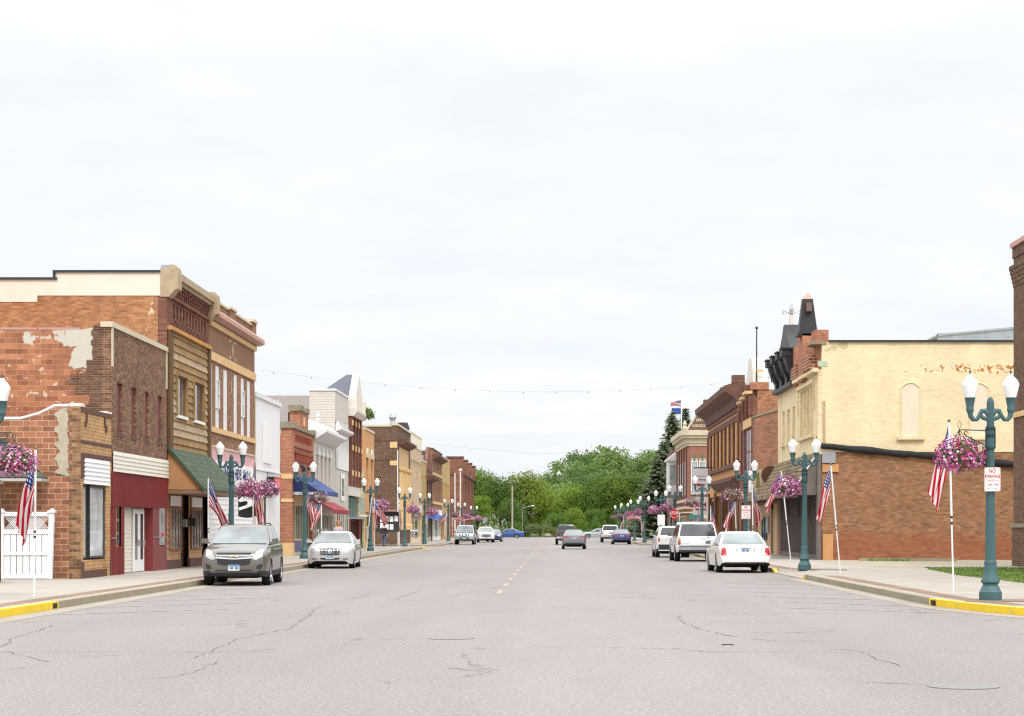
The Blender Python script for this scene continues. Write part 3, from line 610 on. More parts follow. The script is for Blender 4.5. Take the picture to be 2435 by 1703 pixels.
for a, c in ((69.75, 71.8), (73.8, 76.1)):
    o = win(B, L_, a, c, .8, 2.3, -.03, fasc, glassmat('curtained_glass', (.16, .16, .14), .1, .6, .8), 4, 1, .06, 'shop_window'); fpart(B, L_, 'sign_panel', signw, (a + .1, c - .1, .0, .03, 2.36, 2.72)); 
o = fpart(B, L_, 'wall_lantern', galv, (72.9, 73.0, -.26, -.18, 1.9, 2.02), (72.85, 73.05, -.2, -.0, 1.62, 1.9)); o = fpart(B, L_, 'wall_lantern', darkm, (73.66, 73.76, -.03, .05, 1.95, 2.05), (73.62, 73.8, .02, .2, 1.65, 1.95))
fpart(B, L_, 'shop_door', darkin, (72.2, 73.3, -.255, -.22, .14, 2.2))
# --- brick with tall white strips
B = building('two storey red brown brick building with tall white strip windows, cream bands and pinkish cornice', L_, 77.62)
core(B, L_, 77.62, 89.4, 9.5, b_umber)
strips = [(77.95, 78.4), (79.1, 80.0), (81.0, 82.0), (83.6, 84.5), (85.5, 86.4), (87.2, 88.15)]
f = FB(L_); f.holes(77.62, 89.4, -.3, 0, 2.95, 9.75, [(a, c, 5.58, 8.05) for a, c in strips]); f.build('facade', b_red, B)
for i, (a, c) in enumerate(strips):
    o = fpart(B, L_, 'strip_panel', white, (a, c, -.06, -.02, 5.58, 8.05))
    if i in (1, 4): win(o, L_, a + .12, c - .12, 6.35, 7.5, -.02, white, glass_l, 1, 2, .05)
fpart(B, L_, 'string_course', buff, (77.65, 89.45, 0, .07, 8.17, 8.5), (77.65, 89.45, 0, .07, 5.36, 5.56), (77.65, 89.45, 0, .1, 9.5, 9.7))
FB(L_).fprism([(-.3, 9.72), (.2, 9.76), (.4, 9.84), (.4, 10.0), (.32, 10.1), (-.3, 10.1)], (77.7, 91.0 - 1.2)).build('cornice', pinkst, B)
fpart(B, L_, 'parapet', b_red, (77.7, 89.4, -.3, 0, 10.1, 10.55)); fpart(B, L_, 'parapet_pier', b_red, (82.2, 83.6, -.3, .08, 10.1, 10.62), (88.2, 89.4, -.3, .08, 10.1, 10.72)); fpart(B, L_, 'coping', cream, (77.7, 82.15, -.34, .06, 10.55, 10.64), (83.65, 88.15, -.34, .06, 10.55, 10.64), (82.1, 83.65, -.34, .14, 10.62, 10.72), (88.12, 89.48, -.34, .14, 10.72, 10.84))
f = FB(L_); f.fpanel([(83.3, 9.3), (83.42, 9.0), (83.3, 8.7), (83.18, 9.0)], 0, .02); 
for du, dz in ((-.6, .35), (.6, .35), (-.6, -.35), (.6, -.35)): f.fb(83.3 + du - .12, 83.3 + du + .12, 0, .015, 9.0 + dz - .05, 9.0 + dz + .05)
f.fb(83.0, 83.06, 0, .015, 7.2, 7.7); f.fb(82.8, 82.86, 0, .015, 5.8, 6.0); f.build('inlay', cream, B)
fpart(B, L_, 'sign_board', pink, (77.9, 88.6, .0, .08, 3.2, 4.75)); fpart(B, L_, 'sign_board_capping', cream, (77.9, 88.6, .0, .12, 4.75, 4.82))
o = fpart(B, L_, 'sign_face', signw, (78.6, 88.3, .08, .1, 3.2, 4.25)); text_mesh('UNITED HIDE  MILL', .62, signb, 'lettering', o, (XL + .105, 83.6, 3.82), '+x', .006, .012, 1.25)
FB(L_).lap(77.65, 89.35, .14, 3.2, .2, -.05, .025).build('siding_panel', lapw, B); o = fpart(B, L_, 'door', lapw, (82.4, 83.6, .0, .03, .14, 2.3)); fpart(o, L_, 'handle', galv, (82.5, 82.56, .03, .09, 1.1, 1.3))
# --- white clapboard
B = building('one storey white clapboard building with a plain flat front', L_, 89.4)
core(B, L_, 89.42, 97.7, 7.5, lapw)
f = FB(L_); f.fb(89.42, 97.7, -.3, -.02, .14, 7.5); f.lap(89.42, 97.7, 4.26, 7.5, .15, -.02, .007); f.lap(92.95, 97.7, .16, 4.2, .15, -.02, .007); f.lap(89.42, 90.35, .16, 4.2, .15, -.02, .007); f.lap(90.35, 92.95, 3.12, 4.2, .15, -.02, .007); f.build('facade', lapw, B)
fpart(B, L_, 'coping', white, (89.4, 97.75, -.34, .08, 7.5, 7.7)); fpart(B, L_, 'belt_trim', white, (89.42, 97.7, -.02, .045, 4.2, 4.27)); fpart(B, L_, 'corner_board', cream, (89.42, 89.6, 0, .03, .14, 7.5)); fpart(B, L_, 'blocked_window', signw, (92.0, 94.6, .0, .03, 4.6, 6.4))
win(B, L_, 90.4, 91.9, .5, 3.0, -.02, cream, glass_l, 2, 1, .09); o = fpart(B, L_, 'door', black, (92.05, 92.9, -.02, .0, .14, 3.05)); fpart(o, L_, 'handle', galv, (92.15, 92.2, 0, .06, 1.1, 1.25))
t = thing('wall_sign', 'small square red sign box with black sides on the white clapboard wall', 'sign', FB(L_).P(93.2, .02, 3.35)); fpart(t, L_, 'box', black, (93.2, 95.6, .03, .34, 3.35, 3.98)); fpart(t, L_, 'sign_face', plain('coral_red', S(222, 92, 84), .5, .08), (93.28, 95.52, .34, .35, 3.39, 3.94)); text_mesh('SN', .5, pink, 'lettering', t, (XL + .352, 94.4, 3.66), '+x', .004, 0, 1.6)
fpart(t, L_, 'lamp', white, (93.16, 93.2, .12, .2, 3.4, 3.48))
# --- orange red brick with blue awning
B = building('small ornate orange red brick building with stepped gable piece and blue canvas awning', L_, 102)
core(B, L_, 102.02, 111.2, 6.4, brick('old_mixed_brick', S(176, 130, 110), S(146, 104, 88), S(206, 196, 186), .24, .09, .018, .3))
f = FB(L_); f.holes(102.0, 111.2, -.55, 0, .14, 6.7, [(103.0, 110.6, .14, 3.9)]); f.build('facade', b_org_red, B)
fpart(B, L_, 'rendered_strip', plain('brown_render', S(160, 140, 122), .9, .15), (101.97, 102.0, -.95, -.56, 4.2, 6.35)); fpart(B, L_, 'corner_quoin', b_org_red, (101.95, 102.0, -.8, -.55, 5.6, 6.2), (101.95, 102.0, -.72, -.55, .14, 5.0))
fpart(B, L_, 'coping', stone_g, (101.9, 103.0, -.6, .12, 6.7, 7.02), (103.0, 110.4, -.6, .1, 6.7, 6.86), (110.4, 111.3, -.6, .12, 6.7, 7.0))
o = fpart(B, L_, 'gable_piece', b_org_red, (105.0, 108.3, -.5, .05, 6.86, 7.75)); fpart(o, L_, 'coping', stone_g, (104.85, 106.2, -.55, .12, 7.75, 8.05), (106.2, 107.4, -.55, .1, 7.62 + .14, 7.88), (107.4, 108.5, -.55, .12, 7.75, 8.02)); fpart(o, L_, 'date_stone', buff, (106.2, 106.9, .05, .08, 7.0, 7.5)); fpart(o, L_, 'stone_back', darkm, (105.2, 108.0, -.62, -.5, 6.86, 7.7))
f = FB(L_); f.fb(103.0, 110.4, 0, .1, 5.45, 5.58); f.fb(103.0, 110.4, 0, .07, 5.75, 5.82)
for i in range(18): f.fb(103.2 + i * .4, 103.4 + i * .4, 0, .1, 5.05, 5.42)
for i in range(17): f.fb(103.4 + i * .4, 103.52 + i * .4, 0, .05, 6.1, 6.45)
f.build('corbelling', plain('deep_red_brick', S(140, 66, 48), .9, .2), B); fpart(B, L_, 'stone_band', buff, (101.97, 102.9, -.57, .02, 4.1, 4.35), (101.97, 102.9, -.57, .02, 2.9, 3.08), (101.97, 102.9, -.57, .02, .14, .8))
fpart(B, L_, 'fascia', cream, (103, 110.6, -.1, .03, 3.9, 4.35)); o = fpart(B, L_, 'wall_lamp', darkm, (104.4, 104.6, .0, .3, 4.75, 4.85), (104.35, 104.65, .2, .4, 4.5, 4.75)); fpart(B, L_, 'wall_lamp', darkm, (108.4, 108.6, .0, .3, 4.75, 4.85), (108.35, 108.65, .2, .4, 4.5, 4.75))
aw = FB(L_).fprism([(.03, 4.3), (.03, 4.36), (1.3, 3.52), (1.3, 3.3), (1.27, 3.3), (1.27, 3.5)], (102.5, 111.9)).build('awning', blue, B)
FB(L_).fprism([(.03, 3.25), (.03, 4.3), (1.27, 3.5), (1.27, 3.25)], (102.46, 102.5)).build('awning_end', navy, aw); text_mesh('FREEDOM FINANCIAL', .2, signw, 'lettering', aw, (XL + .63, 102.45, 3.35), '-y', .003, .004, .62)
fpart(B, L_, 'transom', buff, (103, 110.6, -.3, -.1, 2.85, 3.9))
for i in range(4): win(B, L_, 103.05 + i * 1.88, 103.05 + i * 1.88 + 1.84, .9, 2.85, -.25, cream, glass_s, 2, 1, .09, 'shop_window')
fpart(B, L_, 'stall_riser', plain('slate_blue_tile', S(96, 104, 140), .5, .15), (103.05, 110.55, -.28, -.2, .3, .88)); fpart(B, L_, 'base_board', cream, (103.05, 110.55, -.28, -.16, .14, .3))
# --- white Victorian
B = building('white two storey Victorian building with bracketed metal cornice and red awning', L_, 111.3)
core(B, L_, 111.3, 122.1, 7.0, b_white)
wins = [(112.6, 113.4), (114.6, 115.4), (116.6, 117.4), (118.6, 119.4)]
f = FB(L_); f.holes(111.3, 122.1, -.3, 0, 2.9, 7.0, [(a, c, 3.9, 5.7) for a, c in wins]); f.build('facade', lapg, B)
FB(L_).fprism([(-.3, 6.55), (.1, 6.55), (.7, 6.95), (.7, 7.12), (.4, 7.2), (-.1, 7.62), (-.3, 7.62)], (111.3, 122.1)).build('cornice', white, B)
for i in range(22): FB(L_).fprism([(.05, 6.45), (.15, 6.45), (.62, 6.93), (.05, 6.93)], (111.5 + i * .48, 111.68 + i * .48)).build('bracket', white, B)
mb = MB()
for u in (111.6, 121.8): mb.lathe([(.12, 7.6), (.14, 7.66), (.07, 7.72), (.14, 7.82), (.09, 7.95), (.02, 8.08)], XL + .2, u, 8)
mb.build('finial', white, B)
for a, c in wins: o = win(B, L_, a, c, 3.9, 5.7, -.16, white, glass, 1, 2, .08); fpart(o, L_, 'hood', white, (a - .15, c + .15, 0, .14, 5.72, 5.95), (a + .1, c - .1, 0, .12, 5.95, 6.12)); fpart(o, L_, 'sill', white, (a - .12, c + .12, 0, .12, 3.78, 3.88))
f = FB(L_); f.lap(111.3, 122.1, 2.9, 3.7, .15, .0, .02); f.build('siding_panel', lapg, B)
FB(L_).fprism([(.0, 3.05), (.0, 3.12), (.95, 2.62), (.95, 2.38), (.92, 2.38), (.92, 2.58)], (112.6, 121.4)).build('awning', redc, B)
for i in range(5): win(B, L_, 111.6 + i * 2.1, 111.6 + i * 2.1 + 1.8, .5, 2.4, -.2, lapg, glass_s, 2, 1, .1, 'shop_window')
fpart(B, L_, 'stall_riser', lapg, (111.4, 122.0, -.28, -.14, .14, .5)); fpart(B, L_, 'lintel', lapg, (111.3, 122.1, -.28, -.05, 2.4, 2.9))
# --- grey clapboard with white painted brick side
B = building('tall narrow grey clapboard building with whitewashed brick side wall and white metal strip', L_, 122.2)
core(B, L_, 122.22, 130.0, 9.7, b_white, 22)
f = FB(L_); f.fb(122.2, 130, -1.6, -.02, .14, 10.0); f.lap(122.2, 130, 8.35, 10.0, .14, -.02, .02); f.lap(122.2, 130, 2.95, 5.2, .14, -.02, .02); f.build('facade', lapg, B)
z = 5.0; mb = MB()
while z < 10.0: mb.box(XL - 1.6, XL - .02, 122.17 - .0, 122.2, z, z + .145); z += .16
mb.build('side_siding', lapg, B); f = FB(L_); f.ribs(122.5, 129.6, 5.25, 7.5, .0, .9, .08); f.build('ribbed_panel', white, B)
fpart(B, L_, 'parapet_cap', white, (122.1, 130.1, -1.65, .06, 10.0, 10.12)); FB(L_).fprism([(.0, 7.5), (.35, 7.65), (.35, 7.8), (.0, 7.95)], (122.3, 129.9)).build('cornice', white, B); fpart(B, L_, 'upper_panel', plain('flat_grey_panel', S(198, 192, 184), .7, .06), (122.4, 129.8, 0, .03, 7.95, 8.3))
for i in range(3): win(B, L_, 122.5 + i * 2.5, 122.5 + i * 2.5 + 2.3, .5, 2.8, -.01, lapg, glass_s, 2, 1, .1, 'shop_window')
o = fpart(B, L_, 'notice', signw, (125.0, 127.2, .03, .06, 3.3, 5.0)); fpart(o, L_, 'notice_print', glass_l, (125.3, 126.9, .06, .065, 3.6, 4.7))
# --- red brick with cream gable
B = building('tall red brick building with cream painted gable and steep slate roof', L_, 130.1)
core(B, L_, 130.1, 137.0, 8.9, b_dred)
cols = [(131.2, 132.1), (133.1, 134.0), (135.0, 135.9)]
f = FB(L_); f.holes(130.1, 137, -.3, 0, 4.3, 8.9, [(a, c, 5.3, 6.6) for a, c in cols] + [(a, c, 6.9, 8.3) for a, c in cols]); f.build('facade', brick('deep_red_brick_front', S(150, 70, 54), S(132, 60, 48), S(130, 76, 62), var=.15), B)
for a, c in cols: win(B, L_, a, c, 5.3, 6.6, -.2, brdk, glass, 1, 2, .08); win(B, L_, a, c, 6.9, 8.3, -.2, brdk, glass, 1, 2, .08)
fpart(B, L_, 'pilaster', b_dred, *[(u, u + .55, 0, .22, 4.3, 8.9) for u in (130.2, 132.3, 134.25, 136.3)]); fpart(B, L_, 'stone_block', buff, *[(u, u + .55, .22, .27, zz, zz + .35) for u in (130.2, 132.3, 134.25, 136.3) for zz in (5.0, 6.65, 8.3)])
FB(L_).fprism([(-.3, 8.9), (.35, 8.9), (.55, 9.2), (.55, 9.4), (-.3, 9.4)], (130.1, 137)).build('cornice', stonelt, B)
FB(L_).fpanel([(130.3, 9.4), (136.8, 9.4), (136.5, 9.9), (134.2, 11.5), (133.6, 11.9), (133.0, 11.5), (130.6, 9.9)], -.1, .35).build('gable', stonelt, B); fpart(B, L_, 'gable_scroll', stonelt, (130.3, 131.3, .0, .5, 9.4, 10.2), (135.9, 136.8, .0, .5, 9.4, 10.2))
mb = MB(); P = lambda d, u, z: (XL + d, u, z)
apx = [P(-.1, 133.6, 11.85), P(-.5, 133.6, 11.85)]; bs = [P(-.1, 130.6, 9.6), P(-3.2, 130.6, 9.6), P(-3.2, 136.6, 9.6), P(-.1, 136.6, 9.6)]
mb.face([bs[0], bs[1], apx[1], apx[0]]); mb.face([bs[1], bs[2], apx[1]]); mb.face([bs[2], bs[3], apx[0], apx[1]]); mb.face(bs); mb.face([bs[3], bs[0], apx[0]]); mb.build('roof', plain('grey_slate', S(84, 88, 98), .6, .12), B, weld=True)
mb = MB(); mb.lathe([(.14, 11.8), (.06, 12.0), (.05, 12.5), (.02, 12.8)], XL + .1, 133.6, 6); mb.build('finial', stonelt, B)
fpart(B, L_, 'stone_lintel', stonelt, (130.15, 136.95, -.28, .1, 3.7, 4.3)); win(B, L_, 130.3, 136.8, 2.3, 3.6, -.15, teal, glassmat('green_prism_glass', (.16, .22, .19), .3), 6, 1, .07, 'transom_window'); fpart(B, L_, 'canopy', galv, (130.15, 136.95, -.2, .5, 2.16, 2.28))
for i in range(2): win(B, L_, 130.4 + i * 3.2, 130.4 + i * 3.2 + 3.0, .5, 2.1, -.2, brdk, glass_s, 2, 1, .1, 'shop_window')
fpart(B, L_, 'shop_pier', maroon, (136.3, 136.95, -.3, .1, .14, 2.16), (130.1, 130.38, -.3, .1, .14, 2.16))
def shopfront(B, side, u0, u1, z1, n, fm, riser=.55, d=-.2, door=None):
    wdt = (u1 - u0) / n
    for i in range(n):
        a, c = u0 + i * wdt + .03, u0 + (i + 1) * wdt - .03
        if door == i:
            o = fpart(B, side, 'door', fm, (a, c, d, d + .06, .15, z1 - .03)); fpart(o, side, 'pane', glass_s, (a + .25, c - .25, d + .06, d + .07, .5, z1 - .3)); fpart(o, side, 'handle', galv, (a + .1, a + .15, d + .06, d + .12, 1.0, 1.25))
        else:
            win(B, side, a, c, riser, z1 - .02, d, fm, glass_s, 2, 1, .07, 'shop_window')
    fpart(B, side, 'stall_riser', fm, (u0, u1, d - .04, d + .1, .14, riser - .01))
def far_b(label, side, u0, u1, z1, fmat, smat, rows, shop, trim, frame, depth=16, corn=None, sill=None, nshop=4, sm=None):
    B = building(label, side, u0); core(B, side, u0 + .02, u1 - .02, z1 - .15, smat, depth)
    ops = []
    for (za, zb, n, wf) in rows:
        p = (u1 - u0) / n
        for i in range(n): ops.append((u0 + p * (i + .5) - p * wf / 2, u0 + p * (i + .5) + p * wf / 2, za, zb))
    f = FB(side); f.holes(u0, u1, -.3, 0, .14, z1, ops + [(u0 + .5, u1 - .5, .14, shop)]); f.build('facade', fmat, B)
    for a in ops: win(B, side, a[0], a[1], a[2], a[3], -.18, frame, glass, 1, 2, .09, sill=sill)
    shopfront(B, side, u0 + .5, u1 - .5, shop, nshop, sm or frame, door=nshop // 2)
    if corn == 'cap': fpart(B, side, 'coping', trim, (u0 - .02, u1 + .02, -.35, .06, z1, z1 + .16))
    elif corn == 'cornice':
        FB(side).fprism([(-.3, z1 - 1.1), (.1, z1 - 1.1), (.25, z1 - .9), (.75, z1 - .72), (.8, z1 - .55), (-.3, z1 - .5)], (u0, u1)).build('cornice', trim, B) if False else FB(side).fprism([(.002, z1 - 1.15), (.15, z1 - 1.1), (.7, z1 - .8), (.75, z1 - .6), (.002, z1 - .55)], (u0, u1)).build('cornice', trim, B)
        fpart(B, side, 'coping', trim, (u0 - .02, u1 + .02, -.35, .06, z1, z1 + .16))
    return B
# --- rest of the left side
B = building('low pale stone block front with green upper panel between two taller brick buildings', L_, 137.1)
core(B, L_, 137.12, 141, 5.2, b_gold); f = FB(L_); f.holes(137.1, 141, -.3, 0, .14, 5.4, [(137.5, 140.6, .14, 2.3)]); f.build('facade', b_stone, B)
mb = MB(); rg = random.Random(6)
for i in range(5): u = 137.1 + i * .78; h = (.45, .2, .5, .3, .15)[i]; mb.box(XL - .29, XL - .01, u, u + .76, 5.4, 5.4 + h)
mb.build('ragged_parapet', b_stone, B); fpart(B, L_, 'green_panel', plain('grey_green_panel', S(150, 164, 148), .7, .08), (137.4, 140.7, .0, .05, 2.6, 3.7)); fpart(B, L_, 'lintel', stonelt, (137.3, 140.8, .0, .2, 2.34, 2.5)); shopfront(B, L_, 137.5, 140.6, 2.3, 2, darkm)
B = far_b('two storey tan brick building with one arched window on the corner of the side street', L_, 141.1, 148.4, 8.55, b_sand, b_gold, [(3.9, 6.6, 2, .34)], 2.7, cream, plain('orange_frame', S(206, 160, 104), .7, .1), corn='cap', nshop=3)
FB(L_).fpanel([(142.0, 6.6), (143.8, 6.6), (143.8, 6.9), (143.3, 7.3), (142.5, 7.3), (142.0, 6.9)], 0, .1).build('window_hood', cream, B); FB(L_).fpanel([(145.7, 6.6), (147.5, 6.6), (147.5, 6.9), (147.0, 7.3), (146.2, 7.3), (145.7, 6.9)], 0, .1).build('window_hood', cream, B); fpart(B, L_, 'patched_wall', b_umber, (141.06, 141.12, -6, -1.6, 5.6, 8.0))
# brown bank-like block beyond the side street
B = building('large dark brown brick corner block with pale stone columns at its front', L_, 169.8)
core(B, L_, 169.82, 185.38, 10.2, b_umber, 24, d=-.5)
fpart(B, L_, 'stone_course', b_brownst, (169.77, 169.8, -24, -.31, 9.0, 9.06), (169.77, 169.8, -24, -.31, 7.35, 7.43)); fpart(B, L_, 'stone_block', buff, (169.76, 169.8, -.6, .02, 8.4, 8.9), (169.76, 169.8, -.6, .02, 6.9, 7.3))
f = FB(L_); f.holes(169.8, 185.4, -.5, 0, .14, 10.3, [(172.2, 183.6, 1.4, 8.6)]); f.build('facade', b_umber, B); fpart(B, L_, 'coping', cream, (169.75, 185.45, -.55, .1, 10.3, 10.48)); mb = MB(); mb.box(XL - 24, XL - .6, 169.76, 170.0, 10.2, 10.36); mb.build('coping', cream, B)
FB(L_).fprism([(.0, 8.7), (.3, 8.75), (.7, 9.0), (.7, 9.15), (.0, 9.25)], (171.6, 184.2)).build('cornice', b_brownst, B); fpart(B, L_, 'stone_panel', buff, (172.2, 183.6, -.3, -.02, 6.9, 8.6))
mb = MB()
for i in range(6): MB().lathe([(.42, 1.4), (.42, 1.8), (.32, 1.9), (.28, 6.4), (.42, 6.6), (.42, 6.9)], XL - .05, 172.7 + i * 2.08, 10).build('column', buff, B)
for i in range(5): win(B, L_, 173.1 + i * 2.08, 173.1 + i * 2.08 + 1.3, 1.6, 6.8, -.4, buff, glass, 1, 3, .1)
fpart(B, L_, 'plinth', b_umber, (172.2, 183.6, -.3, .05, .14, 1.38)); fpart(B, L_, 'entrance_frame', stonelt, (170.3, 171.4, .0, .12, .14, 4.2)); fpart(B, L_, 'downpipe', white, (169.78, 169.86, .02, .1, 2.0, 8.2))
mb = MB(); mb.lathe([(.28, 10.4), (.2, 10.7), (.34, 11.0), (.2, 11.3)], XL - .4, 170.1, 8); mb.build('roof_vent', galv, B)
t = thing('notice_board', 'notice board with papers under a small roof on the dark brown brick side wall', 'notice board', (-14.4, 166.0, SW))
MB().box(-15.9, -12.9, 166.0, 166.1, 1.1 + SW, 2.9).build('board', darkm, t); MB().prism([(-16.1, 165.8, 3.05), (-16.1, 165.5, 2.95), (-16.1, 166.4, 2.95)], (3.4, 0, 0)).build('roof', fasc, t); mb = MB(); mb.box(-15.9, -15.8, 166, 166.1, SW, 1.24); mb.box(-13.0, -12.9, 166, 166.1, SW, 1.24); mb.build('post', darkm, t); mb = MB(); rg = random.Random(3)
for i in range(7): x = -14.6 + (i % 4) * .4; z = 2.1 - (i // 4) * .6 + rg.uniform(-.08, .08); mb.box(x, x + .3, 165.985, 165.998, z, z + .45)
mb.build('paper', signw, t)
B = far_b('cream brick two storey building with a wide window band next to the brown corner block', L_, 185.5, 201, 10.4, b_cream, b_umber, [(5.2, 8.0, 5, .66)], 3.0, cream, plain('pale_frame', S(220, 200, 164), .7, .08), corn='cap', nshop=4)
fpart(B, L_, 'upper_band', plain('white_glazed_band', S(236, 226, 204, .9), .7, .06), (185.5, 201, 0, .06, 9.3, 10.35)); fpart(B, L_, 'lower_band', plain('pale_blue_band', S(206, 216, 218), .6, .06), (186, 200.5, 0, .06, 3.1, 3.7)); mb = MB(); mb.lathe([(.3, 10.4), (.7, 10.8), (.5, 11.4)], XL - .8, 186.2, 8); mb.build('roof_vent', black, B)
B = far_b('narrow low tan brick shop beside the cream building', L_, 201.1, 208.4, 8.3, b_gold, b_gold, [(4.4, 6.9, 3, .4)], 2.8, cream, fasc, corn='cap', nshop=3)
B = far_b('brown brick building with a small stepped gable and arched upper windows', L_, 208.5, 218.4, 7.6, b_brown, b_umber, [(4.4, 6.6, 3, .6)], 2.9, b_brownst, cream, corn='cornice', nshop=3)
FB(L_).fpanel([(209, 7.7), (218, 7.7), (217.5, 8.3), (214.4, 10.2), (212.6, 10.2), (209.5, 8.3)], -.3, .02).build('gable', b_dred, B); FB(L_).fprism([(.0, 2.6), (.0, 3.4), (.5, 3.3), (.95, 2.9), (1.0, 2.5)], (208.8, 218.2)).build('awning', plain('bright_blue_canvas', S(60, 112, 206), .7, .1), B); fpart(B, L_, 'skylight', galv, (208.6, 210.5, -4, -.4, 7.6, 9.2))
B = far_b('dark red brick two storey building with heavy stone cornice and white ground floor', L_, 218.5, 237, 10.2, b_red, b_umber, [(4.6, 7.2, 6, .55)], 2.9, b_brownst, cream, corn='cornice', nshop=5, sm=white)
fpart(B, L_, 'string_course', buff, (218.5, 237, 0, .1, 7.4, 7.7), (218.5, 237, 0, .1, 4.2, 4.5)); fpart(B, L_, 'sign_board', signw, (221, 235, 0, .15, 3.0, 3.6)); text_mesh('STORE', .5, b_brownst, 'lettering', B, (XL + .04, 228, 8.3), '+x', .01)
B = far_b('golden yellow brick two storey building at the end of the second block', L_, 237.1, 255, 10.0, b_gold, b_gold, [(4.6, 7.0, 6, .5)], 2.9, cream, plain('orange_brown_frame', S(190, 130, 74), .7, .1), corn='cap', nshop=5)
# red sandstone corner block
B = building('tall red sandstone corner building with parapet piers and arched blue side window', L_, 284)
core(B, L_, 284.02, 329.98, 10.6, b_sandred, 26, d=-.6)
f = FB(L_); f.holes(284, 330, -.6, 0, .14, 10.7, [(287 + i * 5.3, 289.4 + i * 5.3, 4.4, 8.6) for i in range(8)] + [(287 + i * 5.3, 290 + i * 5.3, .8, 3.2) for i in range(8)]); f.build('facade', b_sandred, B)
for i in range(8): win(B, L_, 287 + i * 5.3, 289.4 + i * 5.3, 4.4, 8.6, -.4, b_brownst, glass, 1, 3, .14); win(B, L_, 287 + i * 5.3, 290 + i * 5.3, .8, 3.2, -.4, b_brownst, glass_s, 1, 1, .14, 'shop_window')
FB(L_).fprism([(.0, 9.0), (.4, 9.25), (.4, 9.45), (.0, 9.5)], (284, 330)).build('cornice', b_brownst, B); mb = MB(); mb.box(XL - 26, XL - .62, 283.8, 284, 3.9, 4.2); mb.box(XL - 26, XL - .62, 283.8, 284, 9.1, 9.4); mb.build('string_course', b_brownst, B); fpart(B, L_, 'string_course', b_brownst, (284, 330, .0, .2, 3.7, 4.1))
for u in (283.9, 298, 312, 327): fpart(B, L_, 'parapet_pier', b_sandred, (u, u + 2.4, -2.0, .3, .14 if u < 284 else 9.5, 11.5)); fpart(B, L_, 'pier_cap', b_brownst, (u - .1, u + 2.5, -2.1, .42, 11.5, 11.75))
mb = MB(); mb.box(-18.4, -16.2, 283.78, 283.9, 4.4, 8.0); o = mb.build('side_window', plain('slate_blue_shutter', S(66, 82, 112), .6, .12), B); mb = MB(); mb.prism([(-17.3 + 1.1 * math.cos(t), 283.85, 8.7 + 1.1 * math.sin(t)) for t in [R(18 * i) for i in range(11)]], (0, -.1, 0)); mb.build('arch_window', glass, B); mb = MB(); mb.tube([(-17.3 + 1.25 * math.cos(t), 283.85, 8.7 + 1.25 * math.sin(t)) for t in [R(18 * i) for i in range(11)]], .18, 6); mb.build('arch_surround', b_brownst, B)
fpart(B, L_, 'sign_board', signw, (284.3, 290, .1, .3, 3.1, 3.6))

# ================================================================== RIGHT SIDE
# --- pale yellow corner building
B = building('long pale yellow painted brick building over a bare red brick ground floor', R_, 89.6)
mb = MB(); mb.box(12.0, 40, 89.6, 105.7, 5.0, 9.95); mb.build('wall', b_yell, B); mb = MB(); mb.box(12.0, 40, 89.62, 105.6, 0, 5.0); mb.build('wall', b_low, B)
mb = MB(); rg = random.Random(9); pth = [(11.95 + i * .45, 89.55 + rg.uniform(-.02, .02), 5.27 - .043 * i + rg.uniform(-.02, .02)) for i in range(62)]; mb.tube(pth, [.15 + rg.uniform(-.025, .03) for _ in pth], 8); mb.build('tar_band', tar, B, smooth=60)
mb = MB(); mb.box(12.3, 40, 89.5, 89.8, 9.95, 10.03); mb.build('coping', darkm, B); mb = MB(); mb.box(12.02, 12.16, 89.59, 89.6, 5.4, 7.3); mb.build('scar', plain('bare_scar', S(186, 160, 130), .9, .35, 12), B)
def blindarch(x0, x1, z0, z1):
    c = (x0 + x1) / 2; w_ = (x1 - x0) / 2; arcp = [(c - w_ + 2 * w_ * i / 10, 89.60, z1 - .22 + .22 * math.sin(math.pi * i / 10)) for i in range(11)]
    o = MB().prism([(x0, 89.6, z0)] + arcp + [(x1, 89.6, z0)], (0, -.012, 0)).build('blocked_window', plain('boarded_cream', S(228, 216, 190, .92), .7, .04, 3, streak=.8) if 'boarded_cream' not in MATS else MATS['boarded_cream'], B)
    MB().tube([(x0, 89.6, z0)] + arcp + [(x1, 89.6, z0)], .05, 6).build('arch_rim', b_yfront, o); MB().box(x0 - .18, x1 + .18, 89.44, 89.6, z0 - .13, z0).build('sill', b_yfront, o)
blindarch(15.56, 16.42, 5.68, 8.12); blindarch(18.63, 19.49, 5.68, 8.1); blindarch(21.6, 22.4, 5.68, 8.1)
fy = [(91.3, 96.2, 5.9, 8.15), (98.2, 99.2, 5.9, 7.6), (100.4, 101.4, 5.9, 7.6), (102.6, 103.6, 5.9, 7.6)]
f = FB(R_); f.holes(89.6, 105.7, 0, .18, 4.9, 8.72, [(a[0], a[1], a[2], a[3]) for a in fy]); f.build('facade', b_yfront, B)
for i in range(5): fpart(B, R_, 'window_mullion', b_yfront, (91.3 + i * 1.22, 91.36 + i * 1.22 + .1, .02, .16, 5.9, 8.1)) if 0 < i < 5 else None
for a in fy: fpart(B, R_, 'blocked_window', MATS['boarded_cream'], (a[0], a[1], .0, .03, a[2], a[3])); fpart(B, R_, 'sill', b_yfront, (a[0] - .15, a[1] + .15, .18, .32, a[2] - .16, a[2]))
fpart(B, R_, 'window_hood', b_yfront, (90.7, 96.8, .18, .28, 8.22, 8.36), (90.7, 90.9, .18, .25, 7.0, 8.22), (96.6, 96.8, .18, .25, 7.0, 8.22)); fpart(B, R_, 'string_course', b_yfront, (89.4, 98, .18, .43, 8.6, 8.765))
